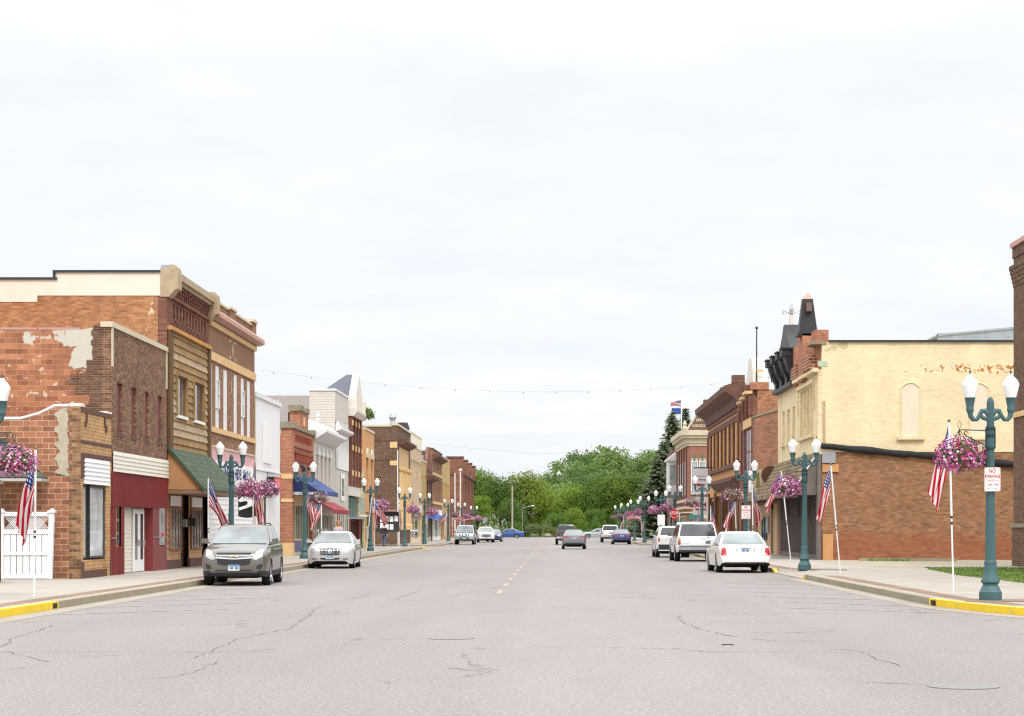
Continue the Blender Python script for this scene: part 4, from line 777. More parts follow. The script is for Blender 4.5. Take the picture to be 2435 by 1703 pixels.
fpart(B, R_, 'parapet', b_org_red, (90.0, 98.2, -.1, .15, 8.76, 9.9)); fpart(B, R_, 'brick_pier', b_org_red, (89.6, 91.0, -.3, .3, 9.95, 10.5), (93.4, 95.2, -.2, .4, 8.5, 10.7), (96.6, 98.0, -.2, .35, 8.5, 10.4)); fpart(B, R_, 'checkered_brick', brick('checker_red', S(150, 70, 52), S(120, 50, 40), S(200, 140, 110), .3, .15, .03, .2), (90.2, 92.8, .15, .5, 8.8, 9.5), (95.4, 97.6, .15, .45, 8.8, 9.4)); fpart(B, R_, 'stone_corbel', stone_g, (89.55, 91.3, -.2, .5, 9.85, 9.97)); fpart(B, R_, 'glazed_tile', plain('patina_green', S(170, 190, 160), .6, .2, 5), (89.58, 89.6, -.25, .18, 8.85, 9.1))
mb = MB()
q = lambda d, u, z: FB(R_).P(u, d, z)
def frust(u, d, w0, w1, z0, z1):
    q_ = lambda d, u, z: FB(R_).P(u, d, z)
    a = [q_(d - w0, u - w0, z0), q_(d + w0, u - w0, z0), q_(d + w0, u + w0, z0), q_(d - w0, u + w0, z0)]; c = [q_(d - w1, u - w1, z1), q_(d + w1, u - w1, z1), q_(d + w1, u + w1, z1), q_(d - w1, u + w1, z1)]
    mb.face(a[::-1]); mb.face(c)
    for i in range(4): mb.face([a[i], a[(i + 1) % 4], c[(i + 1) % 4], c[i]])
frust(93.9, .12, .44, .24, 10.7, 12.35); frust(93.9, .12, .5, .5, 10.6, 10.72); o = mb.build('black_turret', black, B, weld=True); mb = MB(); frust(93.9, .12, .25, .03, 12.35, 12.65); mb.build('turret_cap', pinkst, o)
mb = MB(); mb.box(12.0 - .12 - .1, 12.0 - .12 + .16, 93.36, 93.6, 11.75, 12.15); mb.build('turret_vent', plain('brown_vent', S(110, 84, 80), .7, .2), o)
FB(R_).fpanel([(97.6, 9.9), (105.4, 9.9), (102.3, 11.4), (101.7, 11.9), (101.1, 11.9), (100.5, 11.4)], -.35, .35).build('black_gable', black, B)
mb = MB(); mb.box(11.93, 12.13, 101.2, 101.5, 11.9, 12.4); o = mb.build('finial', plain('pale_finial', S(216, 196, 190), .6, .1), B); mb = MB()
mb.lathe([(.02, 12.4), (.1, 12.5), (.12, 12.7), (.02, 13.0)], 12.03, 101.35, 8)
for s in (-1, 1): mb.tube([(12.03, 101.35, 12.42), (12.03 + s * .22, 101.35, 12.55), (12.03 + s * .42, 101.35, 12.66), (12.03 + s * .46, 101.35, 12.52), (12.03 + s * .36, 101.35, 12.48)], .035, 6)
mb.build('fleur_de_lis', galv, o)
for i, u in enumerate((97.6, 99.8, 102.2, 104.6)):
    o = FB(R_).fprism([(.15, 8.6), (.42, 8.7), (.4, 9.1), (.62, 9.5), (.75, 9.9), (.75, 10.35), (.15, 10.35)], (u, u + .75)).build('cornice_bracket', black, B); fpart(o, R_, 'bracket_cap', black, (u - .12, u + .87, .1, .95, 10.35, 10.42), (u - .06, u + .81, .5, .9, 10.02, 10.34)); f = FB(R_)
    for k in range(3): f.fb(u - .02, u + .0, .44 + k * .09, .49 + k * .09, 9.2, 9.6)
    f.build('bracket_scroll', darkm, o)
fpart(B, R_, 'black_cornice', black, (97.4, 105.7, .18, .5, 8.6, 8.78), (97.4, 105.7, -.2, .2, 8.78, 10.2))
mb = MB(); mb.box(19.2, 34, 99.9, 100.1, 9.9, 11.35); mb.build('penthouse_side', rust, B); mb = MB(); mb.prism([(19.2, 99.86, 11.2), (34, 99.86, 12.6), (34, 99.86, 9.9), (19.2, 99.86, 9.9)], (0, .04, 0)); mb.prism([(19.2, 99.8, 11.3), (34, 99.8, 12.7), (34, 99.8, 12.6), (19.2, 99.8, 11.2)], (0, 6, 0)); mb.build('rooftop_shed', rust, B)
# timber lean-to canopy and boarded shopfront
FB(R_).fprism([(.18, 4.9), (.18, 5.0), (1.35, 3.12), (1.35, 3.0)], (89.75, 112.0)).build('canopy_roof', shing_b, B)
f = FB(R_); a = f.P
mb = MB(); n = 9
for i in range(n):
    d0, d1 = .2 + i * 1.08 / n, .2 + (i + .94) * 1.08 / n; zt = lambda d: 4.93 - (d - .18) * 1.6
    mb.prism([q(d0, 89.78, 3.06), q(d1, 89.78, 3.06), q(d1, 89.78, zt(d1)), q(d0, 89.78, zt(d0))], (0, .05, 0))
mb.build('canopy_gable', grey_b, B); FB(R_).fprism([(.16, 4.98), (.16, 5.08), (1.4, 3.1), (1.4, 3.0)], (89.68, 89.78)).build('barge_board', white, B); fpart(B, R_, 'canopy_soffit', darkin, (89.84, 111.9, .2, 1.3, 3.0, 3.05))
f = FB(R_); u = 90.2
while u < 105.6: f.fb(u, u + .29, .02, .05 + .012 * (int(u * 3.3) % 2), .36, 3.0); u += .3
f.build('board_front', grey_bd, B); fpart(B, R_, 'board_plinth', grey_b, (90.2, 105.6, .02, .1, .14, .36)); fpart(B, R_, 'corner_post', grey_b, (89.6, 90.2, .02, .2, .14, 4.9))
for u in (93.5, 97.4, 101.8): fpart(B, R_, 'canopy_brace', grey_b, (u, u + .12, .06, .18, 2.2, 3.0), (u, u + .12, .06, .5, 2.12, 2.2))
mb = MB(); mb.box(12.02, 12.75, 89.55, 89.62, 4.1, 4.45); mb.build('stone_block', b_sand, B); mb = MB(); mb.box(12.04, 12.5, 89.54, 89.62, .14, 1.3); mb.build('stone_block', b_sand, B); mb = MB(); mb.box(12.0, 12.6, 89.5, 89.62, 4.5, 5.0); mb.build('metal_flashing', galv, B)
# --- low shop under the shingle canopy
B = building('one storey brick shop with tan panelled front under a brown shingle canopy', R_, 105.8)
core(B, R_, 105.82, 119.4, 4.6, b_umber); f = FB(R_); f.holes(105.8, 119.4, -.3, 0, .14, 4.7, [(107.6, 118.8, .14, 2.9)]); f.build('facade', b_red, B)
tanbd = plain('tan_boards', S(202, 172, 134), .7, .12, 4, streak=.9)
for ua, ub in ((107.6, 110.2), (111.5, 118.8)):
    f = FB(R_); u = ua
    while u < ub - .02: f.fb(u, min(u + .36, ub), -.12, -.06 - .015 * (int(u * 2.8) % 2), .14, 2.9); f.fb(u + .36, min(u + .38, ub), -.12, -.09, .14, 2.9) if u + .36 < ub else None; u += .38
    f.build('panelled_front', tanbd, B)
o = fpart(B, R_, 'door', fasc, (110.2, 111.5, -.2, -.14, .14, 2.6)); fpart(o, R_, 'handle', galv, (110.3, 110.36, -.14, -.08, 1.1, 1.3)); win(B, R_, 113.2, 115.8, .9, 2.2, -.06, darkm, glass_s, 2, 1, .07, 'shop_window')
FB(R_).fprism([(.02, 4.5), (.02, 4.6), (1.35, 3.3), (1.35, 3.18)], (112.1, 119.3)).build('canopy_roof', shing_b, B); FB(R_).fprism([(.02, 3.2), (.02, 4.48), (1.3, 3.3), (1.3, 3.2)], (112.1, 112.16)).build('canopy_gable', fasc, B)
t = thing('round_sign', 'dark red rounded sign hung beside the yellow front above the canopy', 'sign', q(.5, 106.4, 4.4)); MB().lathe([(.5, -.04), (.5, .04)], 0, 0, 16).build('sign_plate', b_brownst, t, local=True).rotation_euler = (R(90), 0, 0); MB().tube([(.0, 0, .4), (.5, 0, .4)], .03, 6).build('bracket', darkm, t, local=True)
for i, (u, colr, lab) in enumerate(((110.2, signb, 'pale upright cloth sign with blue figure on the shingle canopy'), (108.0, plain('olive_print', S(140, 130, 80), .7, .1), 'cream upright cloth sign with olive figure on the shingle canopy'))):
    t = thing('canopy_sign', lab, 'sign', q(1.0, u, 3.6)); mb = MB(); mb.prism([q(.75, u, 3.55), q(1.3, u, 3.55), q(1.3, u, 4.75), q(.75, u, 4.75)], (0, .06, 0)); mb.build('sign_panel', cream if i else signw, t); mb = MB(); mb.prism([q(.9, u - .01, 3.75), q(1.15, u - .01, 3.75), q(1.08, u - .01, 4.2), q(1.16, u - .01, 4.5), q(.95, u - .01, 4.6)], (0, .008, 0)); mb.build('printed_figure', colr, t)
t = thing('small_sign', 'small grey sign with a white V on the tan panelled front', 'sign', q(.0, 112.6, 1.4)); fpart(t, R_, 'sign_plate', galv, (112.1, 113.0, -.05, .04, 1.3, 2.2)); text_mesh('V', .5, signw, 'lettering', t, (XR - .05, 112.55, 1.75), '-x', .006, .01)
# --- salmon brick party wall and the red brick hall behind
B = building('narrow salmon brick wall building with sloped parapet beside the yellow front', R_, 119.5)
mb = MB(); mb.prism([(12.0, 119.5, 0), (30, 119.5, 0), (30, 119.5, 8.5), (15.6, 119.5, 8.5), (15.0, 119.5, 8.85), (14.2, 119.5, 8.85), (12.0, 119.5, 8.2)], (0, 1.6, 0)); mb.build('wall', b_clean, B)
mb = MB(); mb.prism([(11.95, 119.45, 8.2), (14.2, 119.45, 8.86), (14.2, 119.45, 8.98), (11.95, 119.45, 8.32)], (0, 1.7, 0)); mb.box(14.2, 15.2, 119.45, 121.1, 8.85, 8.97); mb.build('coping', stone_g, B); mb = MB(); mb.box(14.9, 30, 119.42, 119.5, .14, 7.9); mb.build('older_brick', b_umber, B); mb = MB(); mb.box(15.0, 16.4, 119.3, 119.42, 7.9, 8.5); mb.build('white_panel', white, B); mb = MB(); mb.tube([(14.95, 119.38, 8.9), (15.1, 119.38, 8.6), (15.05, 119.38, 7.9)], .05, 6); mb.build('downpipe', darkm, B)
B = building('red brick hall with tall purple windows and a white stone gable piece', R_, 121.2)
core(B, R_, 121.22, 129.08, 10.0, brick('orange_red_side', S(186, 108, 66), S(164, 90, 58), S(170, 124, 94), .24, .08, .008, .25), 20)
f = FB(R_); f.holes(121.2, 129.1, -.3, 0, .14, 9.6, [(121.8, 126.4, 4.9, 7.75), (127.2, 128.6, 4.9, 7.75), (121.8, 128.5, .14, 3.2)]); f.build('facade', b_dred, B)
for a, c in ((121.8, 126.4), (127.2, 128.6)): win(B, R_, a, c, 4.9, 7.75, -.12, plum, glass_l, 5 if c < 127 else 2, 2, .09, sill=b_brownst)
fpart(B, R_, 'lintel_panel', buff, (121.5, 126.8, .0, .06, 7.8, 8.35)); fpart(B, R_, 'pilaster', b_dred, *[(u, u + .5, 0, .2, 8.4, 9.9) for u in (121.3, 123.5, 125.7, 128.4)]); fpart(B, R_, 'white_slot', white, (124.4, 125.0, .0, .05, 8.5, 9.5)); fpart(B, R_, 'stone_ledge', buff, (121.2, 123.0, 0, .45, 9.75, 9.92), (124.0, 125.4, 0, .4, 9.6, 9.75), (126.6, 128, 0, .35, 9.5, 9.62))
fpart(B, R_, 'ball_finial', b_brownst, *[(u, u + .45, .05, .4, 9.95, 10.35) for u in (122, 124.5, 127)])
mb = MB(); mb.box(12.0 - .1, 13.0, 121.15, 122.1, 10.0, 10.45); mb.build('chimney', b_org_red, B)
o = FB(R_).fpanel([(121.6, 10.0), (125.8, 10.0), (125.4, 11.3), (124.6, 12.1), (122.8, 12.1), (122.0, 11.3)], -.9, -.1).build('stone_gable', stonelt, B); fpart(o, R_, 'gable_niche', buff, (121.55, 121.6, -.7, -.3, 11.1, 11.25)); mb = MB(); mb.box(14.6, 18, 121.2, 128, 10.0, 10.6); mb.build('rooftop_unit', galv, B)
shopfront(B, R_, 121.8, 128.5, 3.2, 3, fasc, door=1)
t = thing('flag_pole', 'bare thin metal pole with a ball top rising from the red brick chimney', 'pole', (12.3, 121.6, 10.45)); MB().tube([(12.3, 121.6, 10.45), (12.3, 121.6, 13.7)], [.05, .035], 8).build('pole', darkm, t); mb = MB(); mb.lathe([(.01, 13.68), (.09, 13.76), (.09, 13.82), (.01, 13.9)], 12.3, 121.6, 8); mb.build('ball', darkm, t)
# --- big sandstone block
B = building('wide tan sandstone two storey block with dark bracketed cornice and tall narrow windows', R_, 129.2)
core(B, R_, 129.22, 156.08, 9.6, b_red, 20, d=-.35)
ops = [(130.2 + i * 3.24 + .55 * (i % 2), 130.2 + i * 3.24 + .55 * (i % 2) + 1.5, 5.95, 8.6) for i in range(8)]
f = FB(R_); f.holes(129.2, 156.1, -.35, 0, .14, 9.5, ops + [(131 + i * 6.2, 136 + i * 6.2, .14, 3.9) for i in range(4)]); f.build('facade', b_sand, B)
for a in ops: win(B, R_, a[0], a[1], a[2], a[3], -.26, b_brownst, glass, 2, 1, .12)
fpart(B, R_, 'window_head', b_brownst, (129.3, 156.0, .0, .06, 8.62, 9.0), (129.2, 156.1, 0, .2, 5.6, 5.9), (129.2, 156.1, 0, .12, 4.9, 5.05)); fpart(B, R_, 'pilaster', b_brownst, *[(129.4 + i * 3.24 + .3, 129.4 + i * 3.24 + .5, 0, .12, 5.95, 8.6) for i in range(9)])
FB(R_).fprism([(.0, 9.45), (.2, 9.5), (.3, 10.0), (1.0, 10.45), (1.05, 10.8), (.6, 10.95), (-.35, 11.0), (-.35, 9.6)], (129.2, 156.4)).build('cornice', b_brownst, B); fpart(B, R_, 'frieze', b_brownst, (129.25, 156.1, .0, .1, 9.2, 9.44)); fpart(B, R_, 'parapet', b_brownst, (131, 155.5, -.3, .1, 11.0, 11.25), (129.2, 130.0, -.3, .5, 11.0, 11.5), (155.6, 156.2, -.3, .4, 11.25, 11.6), (142, 143, -.3, .2, 11.25, 11.6))
fpart(B, R_, 'cornice_return', stonelt, (128.9, 129.2, -1.2, -.4, 9.8, 11.3))
FB(R_).fprism([(.0, 4.2), (.1, 4.2), (.55, 4.7), (.55, 4.85), (.0, 4.9)], (129.5, 147.5)).build('shop_cornice', b_brownst, B)
for i in range(4): shopfront(B, R_, 131 + i * 6.2, 136 + i * 6.2, 3.9, 2, plain('varnished_frame', S(176, 124, 72), .6, .12) if 'varnished_frame' not in MATS else MATS['varnished_frame'], door=1 if i % 2 else None)
fpart(B, R_, 'shop_pier', b_brownst, *[(129.6 + i * 6.2, 130.6 + i * 6.2, 0, .12, .14, 4.2) for i in range(5)])
# double sign on a bracket
t = thing('hanging_sign', 'white double hanging sign with red bar above a panel reading ATM', 'sign', (10.9, 150, 3.4))
MB().box(10.42, 11.5, 150, 150.14, 4.15, 6.05).build('sign_box', signw, t); o = MB().box(10.4, 11.52, 149.97, 150.17, 2.55, 3.9).build('lower_sign_box', signw, t); mb = MB(); mb.box(10.68, 11.25, 149.985, 149.998, 4.72, 4.9); mb.build('red_bar', signr, t); mb = MB(); mb.box(10.6, 11.3, 149.985, 149.998, 5.45, 5.48); mb.build('rule', signb, t)
text_mesh('BankMidwest', .2, signb, 'lettering', t, (10.96, 149.99, 5.2), '-y', .004, 0, .72); text_mesh('ATM', .5, signr, 'lettering', o, (10.96, 149.96, 3.3), '-y', .006, .012, .8); mb = MB(); mb.box(10.55, 11.35, 149.95, 149.965, 2.9, 3.02); mb.build('red_bar', signr, o); MB().tube([(12.0, 150.07, 6.1), (10.45, 150.07, 6.1)], .05, 6).build('bracket', darkm, t); mb = MB(); mb.box(10.5, 10.56, 150.04, 150.1, 3.88, 4.16); mb.box(11.36, 11.42, 150.04, 150.1, 3.88, 4.16); mb.build('hanger', darkm, t)
# --- corner building with cream cornice and gable lettering
B = building('brown painted brick corner building with cream cornice and 1891 lettered gable', R_, 180.5)
pl = lambda e, z0, z1: [(12.25 - e * .4, 180.5 - e, z0), (30, 180.5 - e, z0), (30, 196, z0), (12.0 - e, 196, z0), (12.0 - e, 180.9 - e * .4, z0)]
mb = MB(); mb.prism(pl(0, 0, 0), (0, 0, 9.6)); mb.build('wall', b_paint, B)
mb = MB()
for (e, z0, z1) in ((.08, 9.0, 9.25), (.2, 9.25, 9.7), (.5, 9.7, 9.95), (.65, 9.95, 10.4)): mb.prism(pl(e, z0, z0), (0, 0, z1 - z0))
mb.build('cornice', cream, B); mb = MB(); mb.prism([(12.1, 180.1, 10.4), (13.95, 180.1, 10.4), (13.02, 180.1, 12.1)], (0, .6, 0)); o = mb.build('gable', plain('gable_brown', S(116, 84, 70), .8, .1), B); mb = MB()
mb.tube([(11.9, 180.1, 10.42), (13.02, 180.1, 12.25), (14.15, 180.1, 10.42)], .12, 6); mb.build('gable_moulding', cream, o); text_mesh('1891', .38, cream, 'lettering', o, (13.02, 180.07, 11.3), '-y', .02, .012, .9); text_mesh('O.ERICKSON', .34, cream, 'lettering', o, (13.02, 180.07, 10.78), '-y', .02, .012, .68)
mb = MB(); mb.lathe([(.2, 10.4), (.26, 10.6), (.14, 10.8), (.2, 11.0), (.05, 11.3)], 11.75, 180.6, 8); mb.build('finial', cream, B)
for x0 in (12.3, 13.02):
    mb = MB(); mb.box(x0, x0 + .08, 180.36, 180.5, 4.6, 7.6); mb.box(x0 + .56, x0 + .64, 180.36, 180.5, 4.6, 7.6); mb.box(x0 + .08, x0 + .56, 180.37, 180.5, 7.5, 7.6); mb.box(x0 + .08, x0 + .56, 180.37, 180.5, 6.0, 6.08); mb.box(x0 + .08, x0 + .56, 180.37, 180.5, 4.6, 4.7); o = mb.build('window', white, B); MB().box(x0 + .08, x0 + .56, 180.43, 180.48, 4.7, 7.5).build('pane', glass_l, o)
    mb = MB(); mb.prism([(x0 - .06 + .76 * i / 8, 180.38, 7.62 + .34 * math.sin(math.pi * i / 8)) for i in range(9)], (0, .1, 0)); mb.build('hood', cream, o); MB().box(x0 + .24, x0 + .4, 180.3, 180.38, 7.7, 8.15).build('keystone', teal, o)
mb = MB()
for z0, z1, e in ((3.9, 4.15, .25), (3.3, 3.55, .15), (2.9, 3.0, .3)): mb.prism(pl(e, z0, z0), (0, 0, z1 - z0))
mb.build('belt_course', cream, B); mb = MB(); mb.box(12.4, 17.6, 180.2, 180.49, .14, 2.88); o = mb.build('shop_front', cream, B); MB().box(12.9, 13.7, 180.15, 180.2, .2, 2.4).build('door', fasc, o); MB().box(14.0, 15.4, 180.15, 180.2, .9, 2.3).build('pane', glass_s, o); MB().box(12.1, 13.4, 180.0, 180.14, 2.3, 2.85).build('fascia_sign', teal, B)
for i in range(4): win(B, R_, 182.4 + i * 3.4, 183.4 + i * 3.4, 4.6, 7.6, .01, white, glass, 1, 2, .1)
for i in range(3): win(B, R_, 182 + i * 4.6, 185.8 + i * 4.6, .7, 2.7, .01, cream, glass_s, 2, 1, .1, 'shop_window')
fpart(B, R_, 'pilaster', plain('dark_brown_paint', S(110, 76, 62), .8, .1), *[(181.4 + i * 3.4, 181.7 + i * 3.4, .0, .12, 4.2, 9.0) for i in range(5)])
B = building('red brick building with white metal bay front beyond the brown corner building', R_, 196.2)
core(B, R_, 196.22, 213.98, 9.4, b_dred); f = FB(R_); f.holes(196.2, 214, -.3, 0, .14, 9.5, [(199, 213.4, .14, 3)]); f.build('facade', b_dred, B)
f = FB(R_); f.fb(197.5, 201.5, 0, .75, 5.3, 8.2); f.fprism([(0, 4.7), (0, 5.3), (.75, 5.3)], (197.5, 201.5)); f.fprism([(0, 8.2), (.95, 8.2), (.95, 8.35), (0, 9.1)], (197.3, 201.7)); o = f.build('bay', white, B)
win(o, R_, 197.7, 201.3, 5.9, 7.8, .70, white, glass_l, 3, 1, .1); mb = MB(); mb.box(XR - .62, XR - .12, 197.42, 197.5, 5.9, 7.8); mb.build('side_pane', glass_l, o); f = FB(R_); f.fb(203, 206.5, 0, .5, 3.3, 4.6); f.build('sign_board', lapg, B)
shopfront(B, R_, 199, 213.4, 3, 4, cream, door=2)
# --- brick building at the right edge
B = building('tall dark brown brick building cut off by the right edge with stepped cornice', R_, 60)
mb = MB(); mb.box(17.4, 34, 50, 75.6, 0, 11.8); mb.build('wall', b_umber, B)
mb = MB()
for i in range(5): mb.box(17.4 - .03 * i - .03, 34, 50 - .03 * i - .03, 75.6 + .03 * i, 10.7 + i * .16, 10.7 + (i + 1) * .16)
mb.build('stepped_cornice', b_umber, B); mb = MB(); mb.box(17.36, 34, 49.95, 75.65, 11.8, 12.2); mb.build('parapet', b_umber, B); mb = MB(); mb.box(17.28, 34, 49.88, 75.7, 12.2, 12.38); mb.build('coping', plain('glazed_red_coping', S(186, 136, 122), .4, .1), B); mb = MB(); mb.box(17.34, 17.4, 50, 75.62, 5.75, 5.95); mb.build('stone_band', buff, B); mb = MB(); mb.box(17.35, 17.4, 69.5, 71, 9.4, 10.1); mb.build('stone_block', buff, B); mb = MB(); mb.box(17.34, 34, 49.93, 75.63, .14, 1.6); mb.build('plinth', b_umber, B); mb = MB(); mb.box(17.28, 34, 49.86, 75.66, 1.6, 1.75); mb.build('plinth_cap', stone_g, B)
# ------------------------------------------------------------------ street lamps
lampg = plain('lamp_green', S(80, 116, 120, .66), .55, .12, 6, spec=.4); globem = plain('globe_white', (.82, .82, .80), .25, .03, spec=.5); globem2 = plain('globe_top_white', (.86, .86, .86), .3, .03)
def make_lamp():
    t = thing('street_lamp', '', 'street lamp', (0, 0, 0), 0, 'twin-globe street lamps along the kerbs')
    bp = MB().lathe([(.225, 0), (.225, .17), (.20, .2), (.175, .27), (.15, .3), (.15, .33), (.185, .36), (.185, .4), (.15, .46), (.125, .58), (.118, .74)], n=24).build('base', lampg, t, smooth=35)
    MB().lathe([(.125, .74), (.125, .78), (.112, .8)], n=24).build('collar', lampg, bp, smooth=35)
    MB().lathe([(.108, .8), (.072, 3.45), (.075, 3.47), (.075, 3.98), (.062, 4.0), (.06, 4.02), (.03, 4.07)], n=32, flute=.09).build('pole', lampg, t, smooth=20)
    mb = MB()
    for z in (3.28, 3.42, 3.02): mb.lathe([(.088, z), (.095, z + .02), (.095, z + .05), (.088, z + .07)], n=16)
    mb.box(.05, .1, -.03, .03, 3.05, 3.45); mb.box(-.1, -.05, -.03, .03, 3.05, 3.45); o = mb.build('bracket_clamp', plain('dark_lamp_green', S(48, 80, 80, .6), .6, .1), t)
    for s in (-1, 1):
        path = [(s * .03, 0, 3.72), (s * .1, 0, 3.8), (s * .17, 0, 3.8), (s * .22, 0, 3.7), (s * .28, 0, 3.62), (s * .34, 0, 3.62), (s * .39, 0, 3.68), (s * .41, 0, 3.78)]
        a = MB().tube(path, [.06, .055, .05, .042, .042, .045, .05, .058], 10).build('arm', lampg, t, smooth=60); MB().tube([(s * .05, 0, 3.62), (s * .15, 0, 3.66), (s * .24, 0, 3.74)], [.035, .045, .02], 8).build('scroll', lampg, a, smooth=60)
        MB().lathe([(.058, 3.76), (.075, 3.79), (.08, 3.83), (.072, 3.86), (.105, 4.05), (.115, 4.06)], s * .41, 0, 24, flute=.03).build('globe_holder', lampg, t, smooth=40)
        g = MB().lathe([(.105, 4.06), (.165, 4.30), (.168, 4.33), (.15, 4.37), (.14, 4.38)], s * .41, 0, 24).build('globe', globem, t, smooth=50)
        MB().lathe([(.142, 4.38), (.12, 4.42), (.075, 4.47), (.05, 4.49), (.05, 4.53), (.0, 4.54)], s * .41, 0, 24).build('globe_cap', globem2, g, smooth=50); MB().lathe([(.02, 4.53), (.012, 4.57), (.022, 4.585), (.008, 4.6), (.004, 4.67)], s * .41, 0, 8).build('finial', darkm, g)
    mb = MB(); mb.tube([(-.07, 0, 3.40), (-.58, 0, 3.42), (-.62, 0, 3.40), (-.64, 0, 3.36), (-.62, 0, 3.32), (-.59, 0, 3.32)], .012, 6); mb.tube([(-.09, 0, 3.1), (-.5, 0, 3.3), (-.53, 0, 3.36), (-.49, 0, 3.4), (-.46, 0, 3.36)], .012, 6); mb.tube([(-.09, 0, 3.1), (-.14, 0, 3.04), (-.1, 0, 3.0)], .012, 6); mb.build('basket_bracket', MATS['dark_lamp_green'], t)
    return t
# ------------------------------------------------------------------ hanging baskets of petunias
pk = [plain('petunia_pink', S(214, 118, 182, .8), .7, .15, 9), plain('petunia_magenta', S(176, 48, 112, .8), .7, .15, 9), plain('petunia_pale', S(240, 214, 232, .9), .7, .06, 9), plain('petunia_purple', S(172, 92, 160, .8), .7, .15, 9), plain('petunia_crimson', S(164, 24, 70, .8), .7, .12, 9)]
leafb = plain('basket_leaf', (.075, .14, .03), .75, .4, 7); straw = plain('coir_basket', S(120, 86, 52), .95, .25, 8)
def basket_meshes(seed, nfl, nlf, wts, hw=.49, hh=.36):
    rg = random.Random(seed); lf = MB(); fl = MB()
    def pt(shrink=1.0, lowbias=0):
        while True:
            x, y, z = rg.gauss(0, 1), rg.gauss(0, 1), rg.gauss(0, 1); r = math.sqrt(x * x + y * y + z * z)
            if r < .1: continue
            x, y, z = x / r, y / r, z / r
            if z < -.55 and rg.random() < .75: continue
            k = shrink * (1 + .09 * math.sin(3 * math.atan2(y, x) + seed) + .06 * math.sin(7 * math.atan2(y, x) + 2 * z * 3)) * rg.uniform(.86, 1.02)
            return Vector((x * hw * k, y * hw * k, z * hh * k - (.06 * (x * x + y * y)))), Vector((x, y, z * .9)).normalized()
    for i in range(nlf):
        p, n = pt(.93); s = rg.uniform(.022, .042)
        a = Vector((rg.gauss(0, 1), rg.gauss(0, 1), rg.gauss(0, 1))).cross(n).normalized(); c = n.cross(a) + n * rg.uniform(-.5, .5); p = p * rg.uniform(.75, 1.02)
        lf.face([p - a * s * .5, p + c * s * .8 - a * .0, p + a * s * .5 + c * s * .3, p + a * s - c * s * .3])
    for i in range(nfl):
        p, n = pt(1.0); s = rg.uniform(.02, .034); clump = math.sin(p.x * 9 + seed) + math.sin(p.y * 8 + seed * 2) + math.sin(p.z * 11 + seed)
        wv = [w_ * (2.2 if (clump > .9 and k in (1, 4)) or (clump < -.9 and k == 2) else 1) for k, w_ in enumerate(wts)]
        fl.cur = rg.choices(range(5), wv)[0]; n = (n + Vector((rg.uniform(-.5, .5), rg.uniform(-.5, .5), rg.uniform(-.3, .6)))).normalized(); a = n.orthogonal().normalized(); c = n.cross(a); ph = rg.uniform(0, 6)
        ring = [p + (a * math.cos(ph + k * 1.2566) + c * math.sin(ph + k * 1.2566)) * s + n * .012 for k in range(5)]
        for k in range(5): fl.face([p, ring[k], ring[(k + 1) % 5]])
    return lf, fl
def make_basket(seed, wts, nfl=800, nlf=1700, bald=False):
    t = thing('hanging_basket', '', 'hanging basket', (0, 0, 0), 0, 'petunia baskets hung from the street lamps')
    lf, fl = basket_meshes(seed, nfl, nlf, wts); lf.build('foliage', leafb, t, fix=False); fl.build('blossoms', pk, t, fix=False)
    MB().lathe([(.12, -.26), (.2, -.2), (.26, -.05), (.27, .02)], n=14).build('basket', straw, t)
    mb = MB()
    for k in range(4): mb.tube([(.25 * math.cos(k * 1.57), .25 * math.sin(k * 1.57), .03), (0, 0, .5)], .006, 4)
    mb.tube([(0, 0, .5), (.03, 0, .55), (.03, 0, .62), (0, 0, .66), (-.03, 0, .62), (-.03, 0, .55), (0, 0, .5)], .006, 4); mb.build('chain', darkm, t)
    return t
# ------------------------------------------------------------------ flags
m, nt, b = newmat('flag_cloth')
uvn = nt.nodes.new('ShaderNodeTexCoord'); s2 = nt.nodes.new('ShaderNodeSeparateXYZ'); nt.links.new(uvn.outputs['UV'], s2.inputs[0]); U, V = s2.outputs[0], s2.outputs[1]
st = math_n(nt, 'MODULO', math_n(nt, 'FLOOR', math_n(nt, 'MULTIPLY', V, 13)), 2); c = mixc(nt, st, S(186, 24, 44), S(236, 232, 232, .9))
inc = math_n(nt, 'MULTIPLY', math_n(nt, 'LESS_THAN', U, .4), math_n(nt, 'GREATER_THAN', V, .4615))
gx, gy = math_n(nt, 'MULTIPLY', U, 15), math_n(nt, 'MULTIPLY', math_n(nt, 'SUBTRACT', V, .4615), 9.28)
row = math_n(nt, 'MODULO', math_n(nt, 'FLOOR', gy), 2)
fx = math_n(nt, 'SUBTRACT', math_n(nt, 'FRACT', math_n(nt, 'ADD', gx, math_n(nt, 'MULTIPLY', row, .5))), .5); fy_ = math_n(nt, 'SUBTRACT', math_n(nt, 'FRACT', gy), .5)
rr = math_n(nt, 'ADD', math_n(nt, 'MULTIPLY', fx, fx), math_n(nt, 'MULTIPLY', fy_, fy_))
c = mixc(nt, inc, c, mixc(nt, math_n(nt, 'LESS_THAN', rr, .07), S(40, 56, 116), S(236, 236, 240, .9)))
nt.links.new(c, b.inputs['Base Color']); b.inputs['Roughness'].default_value = .75; b.inputs['Specular IOR Level'].default_value = .15
tr = nt.nodes.new('ShaderNodeBsdfTranslucent'); nt.links.new(c, tr.inputs[0]); ms_ = nt.nodes.new('ShaderNodeMixShader'); ms_.inputs[0].default_value = .3; nt.links.new(b.outputs[0], ms_.inputs[1]); nt.links.new(tr.outputs[0], ms_.inputs[2]); nt.links.new(ms_.outputs[0], nt.nodes['Material Output'].inputs[0])
flagm = m; polew = plain('pole_white', (.74, .74, .73), .4, .05)
FLAGMESH = {}
